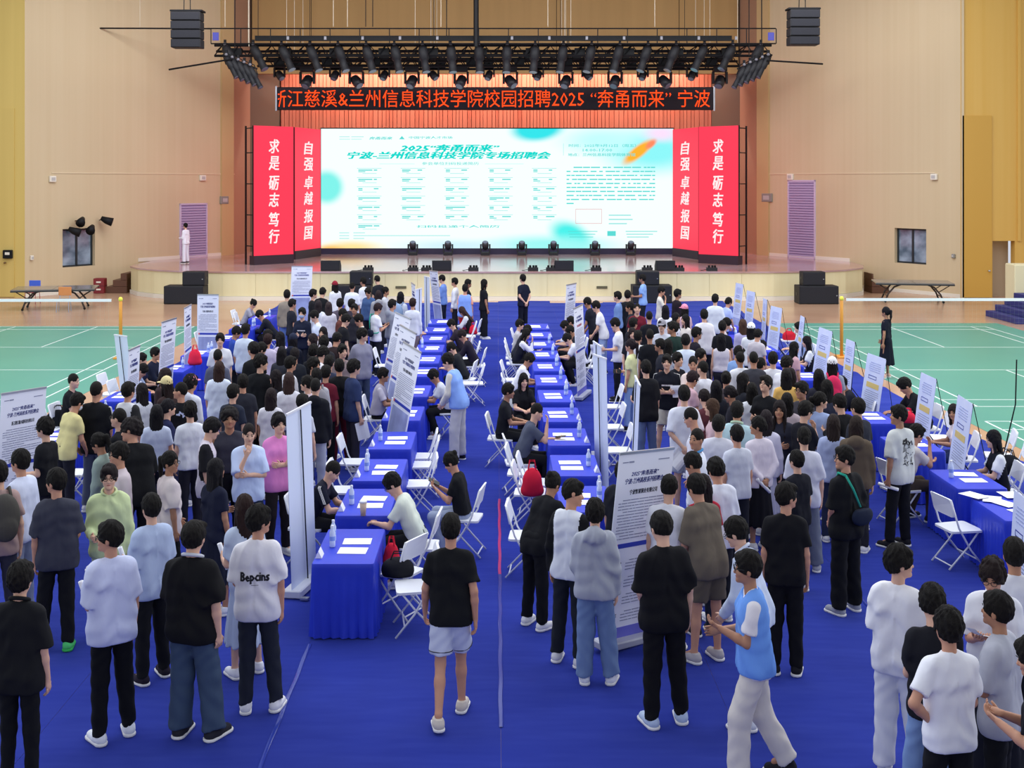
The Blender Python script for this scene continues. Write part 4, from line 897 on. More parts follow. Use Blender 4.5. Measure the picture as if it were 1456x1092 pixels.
def truss(y, z, xa, xb, h, lb):
    segs = [('chord', (xa, y, z+h/2), (xb, y, z+h/2), .06), ('chord', (xa, y, z-h/2), (xb, y, z-h/2), .06), ('chord', (xa, y+.35, z), (xb, y+.35, z), .06)]
    n = int((xb-xa)/.7)
    r = bars('lighting_truss', segs, lb, 'truss'); q = MB()
    for i in range(n):
        a = xa + (xb-xa)*i/n; b = xa + (xb-xa)*(i+1)/n; q.tube([(a, y, z-h/2), ((a+b)/2, y, z+h/2), (b, y, z-h/2)], .028, 5); q.tube([(a, y+.35, z), ((a+b)/2, y, z+h/2)], .028, 5)
        if i % 3 == 1: q.box(a, a+.45, y+.05, y+.3, z-.2, z+.12)
    link('lacing', q.mesh('lacing', [BLK]), r)['kind'] = 'stuff'
    for f in (.06, .36, .64, .94): q = MB(); X = xa + (xb-xa)*f; q.tube([(X, y+.1, z+h/2), (X, y+.1, 13.99)], .012, 5); link('hoist_cable', q.mesh('hoist_cable', [PALE]), r)
kz = 52/1692
truss(51.6, 4.6+186*51.6/1692, (308-707)*kz, (1094-707)*kz, .45, 'front lighting truss carrying the tilted spotlights'); truss(52.6, 4.6+172*52.6/1692, (362-707)*kz, (1055-707)*kz, .5, 'second lighting truss behind the tilted spotlights'); truss(54.0, 4.6+166*54/1692, (380-707)*kz, (1040-707)*kz, .4, 'rear lighting truss carrying the hanging moving heads'); truss(53.3, 4.6+180*53.3/1692, (370-707)*kz, (1050-707)*kz, .35, 'upper rear lighting truss with cable boxes')
ord_ = ['first', 'second', 'third', 'fourth', 'fifth', 'sixth', 'seventh', 'eighth', 'ninth', 'tenth', 'eleventh', 'twelfth', 'thirteenth', 'fourteenth', 'fifteenth', 'sixteenth', 'seventeenth', 'eighteenth', 'nineteenth', 'twentieth']
def profile(x, y, dx, lb, Yd=51.47, L=1.15, r0=.18, grp='tilted spotlights on the front truss'):
    k = Yd/1692; X = (x-707)*k; z = 4.6-(y-258)*k; r = tag(empty('stage_spotlight', (X, Yd, z)), lb, 'lamp', grp); ax = unit((dx, -.25, -1)); q = MB()
    q.tube([(0, 0, 0) - ax*.05, ax*.1, ax*.5*L, ax*.52*L, ax*.95*L, ax*1.0*L], [r0*.7, r0*1.15, r0*1.15, r0*.85, r0*.95, r0*1.1], 10); link('barrel', q.mesh('barrel', [SPK], True), r)
    q = MB(); q.tube([ax*.35 + V(.17, 0, 0), V(.16, 0, .12), V(0, 0, .2), V(-.16, 0, .12), ax*.35 - V(.17, 0, 0)], .022, 5); q.box(-.05, .05, -.05, .05, .14, .32); link('yoke', q.mesh('yoke', [BLK]), r)
    q = MB(); q.tube([ax*1.0*L, ax*1.01*L], r0*.95, 10); link('lens', q.mesh('lens', [mat('lens', '6a7288', .1)]), r)
    q = MB(); q.lathe([(.05, -.02), (.07, .02), (.05, .08)], (0, -.06, .1), 8); link('knob', q.mesh('knob', [mat('lamp_grey2', '7a7880', .4)]), r)
for i in range(20):
    x = 320 + i*40.1; c = (x-705)/385; profile(x, 67, -c*.62, ord_[i] + ' from the left in the row of tilted black spotlights above the stage')
for i in range(18):
    x = 398 + i*36.4 + (i % 3)*3; big = 1.5 if i % 2 else 1.15
    mover(((x-707)*54/1692, 53.9, 4.6+(162 if i % 2 else 166)*54/1692), big, ord_[i] + ' from the left of the moving heads hanging under the rear truss', 'moving heads hanging from the truss', True, hx=.6 if i % 3 == 0 else -.3)
for s, xb in ((1, 322), (-1, 1092)):
    for j in range(5): profile(xb + s*j*8.5, 82 + j*3.6, s*.55, ord_[j] + ' spotlight from the outside in the %s cluster of stage lights' % ('left' if s > 0 else 'right'), 50.2, 1., .12, 'side clusters of stage lights')
    bars('hanging_pipe', [('pipe', PX3(xb, 80, 50.1) if False else ((xb-s*6-707)*50.2/1692, 50.2, 4.6+180*50.2/1692), ((xb+s*44-707)*50.2/1692, 50.2, 4.6+160*50.2/1692), .04)], 'short bar carrying the %s cluster of stage lights' % ('left' if s > 0 else 'right'), 'pipe')
def drop(x, y, Yd, rad, m, lb):
    k = Yd/1692; q = MB(); q.tube([((x-707)*k, Yd, 4.6-(y-258)*k), ((x-707)*k, Yd, 14)], rad, 6); tag(link('hanging_cable', q.mesh('hanging_cable', [m])), lb, 'cable')
PALE = mat('pale_cable', 'cfc4ae', .4)
for x, y, rad, m, lb in ((42, 38, .012, PALE, 'pale cable at the far left end of the thin pipe'), (199, 38, .012, PALE, 'pale cable left of the left speaker array'), (320, 38, .012, PALE, 'pale cable by the left end of the ladder truss'), (334, 68, .022, BLK, 'black cable beside the left stage opening'), (354, 66, .014, PALE, 'pale cable at the left end of the front truss'), (367, 52, .014, BLK, 'thin black cable at the left end of the batten'), (474, 38, .012, PALE, 'pale cable left of the second truss drop'), (494, 38, .012, PALE, 'pale cable right of the second truss drop'), (520, 38, .018, BLK, 'first thin black cable over the left truss half'), (530, 38, .018, BLK, 'second thin black cable over the left truss half'), (635, 52, .02, BLK, 'black cable left of the thick centre cable'), (627, 38, .012, PALE, 'pale cable left of the thick centre cable'), (677, 66, .11, BLK, 'thick black cable bundle at the centre of the truss'), (779, 38, .012, PALE, 'pale cable right of the centre bundle'), (931, 38, .012, PALE, 'pale cable over the right truss half'), (1065, 80, .02, BLK, 'black cable at the right end of the front truss'), (1083, 65, .024, BLK, 'black cable above the right cluster of lights')):
    drop(x, y, 50, rad, m, lb)
def line_array(xc, y0, y1, lb):
    Yd = 46; k = Yd/1692; X = (xc-707)*k; z1, z0 = 4.6-(y0-258)*k, 4.6-(y1-258)*k; r = tag(empty('line_array', (X, Yd, 0)), lb, 'speaker', 'hanging speaker arrays'); n = 4; h = (z1-z0-.08)/n
    for i in range(n):
        q = MB(); za = z1-.08-(i+1)*h; sh = (n-1-i)*-.015; q.box(-.57, .57, -.35+sh, .3+sh, za+.01, za+h-.01, bev=.02); bx = link('speaker_module', q.mesh('speaker_module', [SPK]), r)
        q = MB(); q.box(-.53, .53, -.365+sh, -.351+sh, za+.04, za+h-.04); link('grille', q.mesh('grille', [GRL]), bx)
    q = MB(); q.box(-.62, .62, -.3, .3, z1-.07, z1, bev=.01); link('top_frame', q.mesh('top_frame', [BLK]), r); q = MB()
    for s in (-.15, .1): q.tube([(s, 0, z1), (s*.6, 0, 14)], .018, 5)
    link('hoist_cable', q.mesh('hoist_cable', [BLK]), r)
line_array(267, 15, 69, 'black hanging speaker array at upper left'); line_array(1141.5, 12, 65, 'black hanging speaker array at upper right')
# ---------------------------------------------------------------- things on the open floor
def pingpong(c, rz, lb):
    r = tag(empty('table_tennis_table', (*c, 0), rz), lb, 'table'); TT = mat('tt_top', '7a7672', .15)
    for s in (-1, 1):
        q = MB(); q.box(min(0, s*1.42)+.005, max(0, s*1.42)-.005, -.78, .78, .73, .77); link('tabletop', q.mesh('tabletop', [TT]), r)
        q = MB(); q.box(min(0, s*1.42), max(0, s*1.42), -.79, -.74, .68, .729); q.box(min(0, s*1.42), max(0, s*1.42), .74, .79, .68, .729); link('rail', q.mesh('rail', [DARK]), r)
        for y in (-.55, .55):
            q = MB(); q.tube([(s*.45, y, .70), (s*.72, y, .60), (s*.95, y, .32), (s*1.05, y, .05)], .035, 6); q.tube([(s*.88, y, .42), (s*1.3, y, .69)], .018, 5); link('leg', q.mesh('leg', [mat('tt_leg', '3a2e2a', .4)], True), r)
            q = MB(); q.lathe([(.01, -.02), (.045, -.02), (.045, .02), (.01, .02)], n=10); w_ = link('wheel', q.mesh('wheel', [BLK]), r, (s*1.05, y, .045)); w_.rotation_euler = (math.pi/2, 0, 0)
        q = MB(); q.tube([(s*.98, -.55, .25), (s*.98, .55, .25)], .02, 6); link('crossbar', q.mesh('crossbar', [mat('tt_leg', '3a2e2a', .4)]), r)
pingpong((-15.95, 43.0), .22, 'table tennis table with arched legs near the left wall'); pingpong((15.9, 45.6), -.2, 'table tennis table with arched legs near the right wall')
def binbox(loc):
    r = tag(empty('storage_crate', loc), 'dark red two tier crate against the left wall by the steps', 'crate'); q = MB(); q.box(-.22, .22, -.2, .2, 0, .62, bev=.02); link('body', q.mesh('body', [mat('maroon', '7c1f26', .5)]), r); q = MB()
    for z in (.14, .44): q.box(-.09, .09, -.22, -.201, z, z+.06)
    link('handle_slot', q.mesh('handle_slot', [WHT]), r); q = MB(); q.box(-.23, .23, -.21, .21, .30, .33); link('rim', q.mesh('rim', [mat('maroon2', '5c141a', .5)]), r)
binbox((-16.35, 49.0, 0))
def pchair(loc, rz, col, lg, lb):
    r = tag(empty('plastic_chair', loc, rz), lb, 'chair'); q = MB(); q.box(-.22, .22, -.2, .2, .42, .45, bev=.012); link('seat', q.mesh('seat', [mat('pc' + lg, lg, .5)]), r); q = MB(); q.box(-.22, .22, -.24, -.20, .55, .86, bev=.015); link('backrest', q.mesh('backrest', [mat('pc' + col, col, .4)]), r)
    for sx_ in (-1, 1):
        for sy in (-1, 1): q = MB(); q.tube([(sx_*.19, sy*.18, .42), (sx_*.21, sy*.22, 0)], .013, 6); link('leg', q.mesh('leg', [mat('pc' + lg, lg, .5)]), r)
        q = MB(); q.tube([(sx_*.17, -.19, .42), (sx_*.17, -.22, .6)], .013, 6); link('back_post', q.mesh('back_post', [mat('pc' + lg, lg, .5)]), r)
pchair((-17.5, 44.8, 0), 3.1, '3f66d8', 'a03a4c', 'blue backed chair behind the left table tennis table'); pchair((-15.3, 42.0, 0), 3.3, 'd08a50', '9aa0b0', 'orange backed chair in front of the left table tennis table')
def net(xa, xb, y, lb, px):
    r = tag(empty('badminton_net', (0, y, 0)), lb, 'net'); q = MB(); q.box(xa, xb, -.006, .006, 1.475, 1.55); link('top_band', q.mesh('top_band', [mat('net_band', 'eef0f2', .6)]), r); q = MB(); z = .8
    while z < 1.46: q.box(xa, xb, -.0006, .0006, z, z+.001); z += .11
    x = xa
    while x < xb: q.box(x, x+.001, -.0006, .0006, .79, 1.475); x += .11
    link('net_cords', q.mesh('net_cords', [mat('cord', '9aa8a0', .8)]), r)['kind'] = 'stuff'
    for X in px:
        p = tag(empty('net_post', (X, y, 0)), 'orange yellow net post ' + ('at the left court' if X < 0 else 'at the right court') + (' inner end' if abs(X) < 11 else ' outer end'), 'post', 'badminton net posts'); q = MB(); q.lathe([(.045, 0), (.045, 1.5), (.03, 1.52)], n=10); link('pole', q.mesh('pole', [mat('post_orange', 'e29a3a', .4)], True), p); q = MB(); q.lathe([(.05, 1.5), (.055, 1.52), (.055, 1.56), (.03, 1.6)], n=10); link('cap', q.mesh('cap', [mat('post_cap', 'e8e04a', .4)], True), p); q = MB(); q.box(-.14, .14, -.2, .2, .0, .05, bev=.01); link('base', q.mesh('base', [mat('post_orange', 'e29a3a', .4)]), p)
net(-15.7, -10.02, 30.9, 'badminton net with white top band on the left court', (-9.78, -15.8)); net(9.12, 15.4, 31.1, 'badminton net with white top band on the right court', (9.0, 15.5))
# ---------------------------------------------------------------- tables with blue cloths
TB = mat('table_blue', '2338c4', .45, noise=((3, 3, 3), '2a42d2', .6), spec=.4)
def cloth_mesh(L=1.2, W=.62, H=.75, seed=0):
    rs = random.Random(seed); P = []; F = []; pts = []; r = .03; per = []
    cs = [(W/2-r, L/2-r, 0), (-W/2+r, L/2-r, 90), (-W/2+r, -L/2+r, 180), (W/2-r, -L/2+r, 270)]
    for i, (x, y, a) in enumerate(cs):
        for k in range(4): t = math.radians(a + 30*k); per.append((x + r*math.cos(t), y + r*math.sin(t), math.cos(t), math.sin(t)))
        nx_, ny_, na = cs[(i+1) % 4]; t = math.radians(a+90); p = (x + r*math.cos(t), y + r*math.sin(t)); q = (nx_ + r*math.cos(t), ny_ + r*math.sin(t)); d = math.hypot(q[0]-p[0], q[1]-p[1]); n = int(d/.030)
        for k in range(1, n): per.append((p[0] + (q[0]-p[0])*k/n, p[1] + (q[1]-p[1])*k/n, math.cos(t), math.sin(t)))
    n = len(per); zs = [(H, 0), (H-.012, .006), (H-.05, .008), (H-.11, .010), (H-.13, .004), (H*.5, .012), (.03, .022), (.012, .024)]
    for z, am in zs:
        for k, (x, y, nx_, ny_) in enumerate(per):
            ph = k*2.05 + rs.uniform(-.15, .15)*0; o = am + (am*.9*math.sin(ph) + am*.3*math.sin(ph*.37+1))*(0 if z > H-.12 else 1) + (.006 if z <= H-.12 and z > H-.2 else 0); P.append((x + nx_*o, y + ny_*o, z))
    for j in range(len(zs)-1):
        for k in range(n): F.append((j*n+k, (j+1)*n+k, (j+1)*n+(k+1) % n, j*n+(k+1) % n))
    b = MB(); b.add(P, F); sk = b.mesh('cloth_skirt', [TB], True); smooth_angle(sk, 60)
    t = MB(); t.prism([(x, y) for x, y, _, _ in per], H-.03, H); top = t.mesh('tabletop', [TB]); return sk, top
SK = {12: cloth_mesh(), 10: cloth_mesh(1.0, .62)}
def table(x, y, rz, lb, k=12, grp=None):
    r = tag(empty('clothed_table', (x, y, 0.012), rz), lb, 'table', grp); link('table_skirt', SK[k][0], r); link('tabletop', SK[k][1], r); return r
def sheet(x, y, rz, lb, w_=.21, h_=.297, m=None, z=.764):
    k = ('sheet', w_, h_)
    if k not in _bc: q = MB(); q.box(-w_/2, w_/2, -h_/2, h_/2, 0, .003); _bc[k] = q.mesh('paper_sheet', [M['paper']])
    return tag(link('paper_sheet', _bc[k], None, (x, y, z), rz, m), lb, 'paper', 'papers lying on the blue tables')
def bottle(x, y, lb, z=.763):
    if 'bottle' not in _bc:
        q = MB(); q.lathe([(.026, 0), (.031, .01), (.031, .06), (.028, .09), (.031, .12), (.031, .155), (.014, .195), (.013, .205)], n=12); a = q.mesh('bottle_body', [mat('bottle_plastic', 'cfdcf6', .08, spec=.8, alpha=.0)], True); q = MB(); q.lathe([(.016, .203), (.016, .225), (.012, .228)], n=10); b = q.mesh('cap', [M['white_plastic']]); q = MB(); q.lathe([(.0318, .07), (.0318, .115)], n=12); c = q.mesh('wrapper', [mat('label_blue', '7f9be0', .5)]); _bc['bottle'] = (a, b, c)
    r = tag(empty('water_bottle', (x, y, z)), lb, 'bottle', 'water bottles on the blue tables'); a, b, c = _bc['bottle']; link('bottle_body', a, r); link('cap', b, r); link('wrapper', c, r); return r
def card(x, y, lb):
    if 'card' not in _bc: q = MB(); q.prism([(-.035, 0), (.035, 0), (0, .075)], -.08, .08, fn=lambda a, b, c: (a, c, b)); _bc['card'] = q.mesh('name_card', [M['paper']])
    tag(link('name_card', _bc['card'], None, (x, y, .763)), lb, 'card', 'name cards on the blue tables')
rows = dict(left=('left centre row', -1.86, -1.24, [11.94, 13.66, 15.25, 17.05, 19.1, 21.2, 23.4, 25.1, 26.8, 28.5, 30.2, 32.0]), right=('right centre row', .74, 1.36, [13.8, 15.5, 17.3, 19.0, 20.7, 22.4, 24.1, 25.8, 27.5, 29.2, 30.9]), oleft=('left outer row', -6.95, -6.33, [17.3, 19.0, 20.75, 23.95, 26.1, 28.7, 30.8, 33.2]), oright=('right outer row', 5.75, 6.37, [13.45, 14.85, 16.9, 18.85, 20.95, 22.95, 24.7, 26.8, 28.8, 30.8, 32.9]))
rs = random.Random(3)
for key, (nm, xa, xb, ys) in rows.items():
    for i, y in enumerate(ys):
        w_ = ('nearest' if i == 0 else ord_[i] + ' nearest') ; kk = 10 if key[0] == 'o' else 12; L = kk/10; xc = (xa+xb)/2; table(xc, y+L/2, 0, '%s blue clothed table of the %s' % (w_, nm), kk, 'blue clothed tables')
        a = '%s table of the %s' % (w_, nm); s = 1 if key in ('left', 'oright') else -1
        if key == 'oright' and i == 0:
            for j in range(6): sheet(xc + rs.uniform(-.2, .2), y + .15 + j*.18, rs.uniform(-1, 1), '%s of the scattered leaflets on the right edge table' % ord_[j], z=.763+j*.0035)
            sheet(xc-.27, y+1.0, .5, 'leaflet hanging over the left side of the right edge table', z=.79); continue
        sheet(xc + .05*s, y+.42, 1.57+rs.uniform(-.08, .08), 'nearer white paper sheet on the ' + a); sheet(xc + .06*s, y+.74, 1.57+rs.uniform(-.1, .1), 'farther white paper sheet on the ' + a)
        if key[0] != 'o': card(xc + .27*(-s), y+.25, 'small white card at the edge of the ' + a)
        if i < 9: bottle(xc - .18*s, y+.58+rs.uniform(-.1, .1), 'clear water bottle on the ' + a)
        if i in (0, 2, 4, 6) and key != 'oright': bottle(xc - .20*s, y+.70+rs.uniform(0, .1), 'second clear water bottle on the ' + a)
# ---------------------------------------------------------------- folding chairs
WP, WM = M['white_plastic'], M['white_metal']
def chair_meshes():
    q = MB(); pl = [(.19*math.cos(a)*1.04 + .0, .0 + .20*math.sin(a)) for a in [0]]; poly = []
    for (x, y, a) in ((.17, .16, 0), (-.17, .16, 90), (-.15, -.17, 180), (.15, -.17, 270)):
        for k in range(4): t = math.radians(a+30*k); poly.append((x + .04*math.cos(t), y + .04*math.sin(t)))
    q.prism(poly, .435, .46); seat = q.mesh('seat', [WP]); q = MB(); pb = []
    for (x, z, a) in ((.165, .80, 0), (-.165, .80, 90), (-.165, .67, 180), (.165, .67, 270)):
        for k in range(4): t = math.radians(a+30*k); pb.append((x + .045*math.cos(t), z + .045*math.sin(t)))
    q.prism(pb, -.012, .012, fn=lambda a, b, c: (a, -.20 + c - .02*(1-(a/.2)**2) - (b-.7)*.22, b)); back = q.mesh('backrest', [WP])
    out = [('seat', seat), ('backrest', back)]
    for s in (1, -1):
        q = MB(); q.tube([(s*.205, -.235, .84), (s*.21, -.13, .50), (s*.215, .02, .24), (s*.22, .21, .012)], .0115, 6); out.append(('front_leg', q.mesh('front_leg', [WM], True)))
        q = MB(); q.tube([(s*.19, .14, .44), (s*.185, .0, .26), (s*.18, -.24, .012)], .0115, 6); out.append(('rear_leg', q.mesh('rear_leg', [WM], True)))
    q = MB(); q.tube([(-.216, .12, .12), (.216, .12, .12)], .009, 5); q.tube([(-.18, -.20, .05), (.18, -.20, .05)], .009, 5); out.append(('crossbar', q.mesh('crossbar', [WM]))); return out
CM = chair_meshes()
def chair(x, y, face, lb):
    r = tag(empty('folding_chair', (x, y, .012), math.radians(-face)), lb, 'chair', 'white folding chairs')
    for n, me in CM: link(n, me, r)
    return r
# ---------------------------------------------------------------- banners: unit panel 0..1 wide, metres high, in the x/z plane facing -y
BW = mat('banner_white', 'e9edfc', .5); BK = mat('banner_back', 'd9e4f8', .45); INK = mat('ink_blue', '2a3a98', .6); INKD = mat('ink_dark', '30344a', .6); INKG = mat('ink_grey', '8a90ac', .6); BBLUE = mat('banner_bar', '2b3fb4', .5)
BAD = mat('banner_pale_blue', 'd6dffa', .5, noise=((1.5, 1, 2.5), 'c2cff6', .8)); YEL = mat('yellow_bar', 'd6c078', .5); BPIC = mat('banner_photo', 'a9b6e4', .6, noise=((3, 1, 3), '8b93c4', .9)); PINKI = mat('ink_pink', 'c8506a', .6); ORG = mat('orange_mark', 'e0705c', .6)
NAMES = ['宁波智速铜业有限公司', '浙江微亿霸水暖科技有限公司', '宁波人才服务有限公司']
def lines(W, z0, z1, n, mm, seed, x0=.08, x1=.92, h=.008):
    rs = random.Random(seed); q = MB()
    for i in range(n):
        z = z1 - (z1-z0)*i/max(1, n-1); x = x0*W + (rs.uniform(.03, .1)*W if i % 4 == 0 else 0); e = W*(x1 if i % 4 < 3 else rs.uniform(x0+.3, x1))
        while x < e-.01: L = rs.uniform(.03, .13); q.box(x, min(e, x+L), -.006, -.003, z, z+h); x += L+.012
    return q.mesh('text_lines', [mm])
BT = {}
def banner_parts(kind, H, W=.8):
    key = (kind, round(H, 2))
    if key in BT: return BT[key]
    out = []; base = kind.split(':')[0]; q = MB(); q.box(0, W, -.0025, .0025, .06, H); out.append(('banner_sheet', q.mesh('banner_sheet', [BK if base == 'back' else (BAD if base == 'ad' else BW)]), None))
    def tx(t, z, w_, h, mm, sh=.2, b=.02, x=W/2): me = fit(text_mesh(t, .1, mm, sh, b, ext=.0008), w_, h); out.append(('lettering', me, (x, -.004, z)))
    if base == 'co':
        i = int(kind.split(':')[1]) if ':' in kind else 2; H0 = H
        tx('2025“奔甬而来”', H0-.20, .40, .052, INK); tx('宁波-兰州高校系列招聘会', H0-.27, .56, .056, INK); tx(NAMES[i], H0-.38, .40, .05, PINKI if i == 2 and ':' in kind else INKD, .05)
        q = MB(); q.box(.06, .14, -.006, -.003, H0-.085, H0-.075); q.box(.15, .22, -.006, -.003, H0-.088, H0-.072); q.box(.58, .74, -.006, -.003, H0-.085, H0-.075); out.append(('text_lines', q.mesh('text_lines', [INKG]), None))
        out.append(('text_lines', lines(W, H0-.84, H0-.46, 14, INKG, 5, .07, .93), None))
        q = MB(); q.box(.10, W, -.006, -.003, H0-.93, H0-.885); out.append(('colour_bar', q.mesh('colour_bar', [BBLUE]), None)); q = MB(); q.box(.05, .10, -.0065, -.003, H0-.93, H0-.885); out.append(('mark', q.mesh('mark', [ORG]), None))
        if kind == 'co': q = MB(); q.box(.05, W-.05, -.006, -.003, .14, H0-.98); out.append(('photo_print', q.mesh('photo_print', [BPIC]), None))
        else:
            for j in range(4): z = H0-1.06-j*.17; out.append(('text_lines', lines(W, z-.09, z, 4, INKG, 9+j, .30, .85), None)); out.append(('text_lines', lines(W, z-.04, z-.02, 2, INKD, 19+j, .08, .22), None))
            q = MB(); q.box(0, W, -.006, -.003, .07, .18); out.append(('colour_bar', q.mesh('colour_bar', [mat('violet_band', '6a6cd0', .5)]), None))
        q = MB(); q.box(-.02, W+.02, -.11, .11, 0, .075, bev=.012); out.append(('base', q.mesh('base', [mat('base_silver', 'b4b8c8', .4)]), None)); q = MB(); q.tube([(W/2, .03, .05), (W/2, .03, H-.02)], .012, 6); out.append(('pole', q.mesh('pole', [M['steel']]), None)); q = MB(); q.box(0, W, -.012, .012, H, H+.025); out.append(('top_rail', q.mesh('top_rail', [M['steel']]), None))
    elif base == 'back':
        q = MB(); q.tube([(W*.55, -.03, .05), (W*.50, -.02, H)], .008, 6); out.append(('pole', q.mesh('pole', [DARK]), None)); q = MB(); q.box(-.02, W+.02, -.11, .11, 0, .085, bev=.012); out.append(('base', q.mesh('base', [mat('base_white', 'd4d8e2', .4)]), None)); q = MB(); q.box(0, W, -.012, .012, H, H+.025); out.append(('top_rail', q.mesh('top_rail', [M['white_metal']]), None))
        q = MB(); q.box(-.05, .02, -.2, -.11, 0, .02); q.box(W-.02, W+.05, .11, .2, 0, .02); out.append(('foot', q.mesh('foot', [M['steel']]), None))
    else:
        q = MB(); Hh = H
        for a, b, c, d in ((.18, .52, Hh-.41, Hh-.40), (.18, .52, Hh-.36, Hh-.35), (.18, .19, Hh-.41, Hh-.35), (.51, .52, Hh-.41, Hh-.35)): q.box(a, b, -.006, -.003, c, d)
        out.append(('outline_box', q.mesh('outline_box', [INK]), None)); q = MB(); q.box(.14, .66, -.006, -.003, Hh-.56, Hh-.47); out.append(('yellow_bar', q.mesh('yellow_bar', [YEL]), None))
        out.append(('text_lines', lines(W, Hh-.90, Hh-.62, 9, INKG, 4, .14, .86), None)); out.append(('text_lines', lines(W, Hh-.28, Hh-.14, 5, mat('ink_pale', 'a9b4e0', .6), 7, .2, .8, .016), None)); q = MB(); q.box(.0, W, -.005, -.003, .1, Hh-1.0); out.append(('photo_print', q.mesh('photo_print', [BPIC]), None))
        for s in (0, 1):
            q = MB(); q.tube([(W*s, .0, Hh), (W*.5, .10, Hh*.45), (W*(1-s), .16, .02)], .007, 5); out.append(('brace_pole', q.mesh('brace_pole', [BLK]), None))
        q = MB(); q.tube([(W*.5, .10, Hh*.45), (W*.5, .75, .02)], .009, 5); q.tube([(W*.9, .02, Hh), (W*.5, .55, .3)], .006, 5); out.append(('rear_pole', q.mesh('rear_pole', [BLK]), None))
    BT[key] = out; return out
def banner(o, u, v, H, kind, lb, W):
    u, v = V(*u), V(*v); n = unit(np.cross(u, v))   # points away from the printed side
    r = bpy.data.objects.new('banner_stand', None); COL.objects.link(r); tag(r, lb, 'banner'); r.matrix_world = mat_at(np.stack([u*W/.8, np.cross(v, u), v], 1), o)
    for nm, me, loc in banner_parts(kind, H):
        c = link(nm, me, r, loc or (0, 0, 0))
        if nm == 'lettering': c.rotation_euler = (math.pi/2, 0, 0)
    return r
FINISH = []
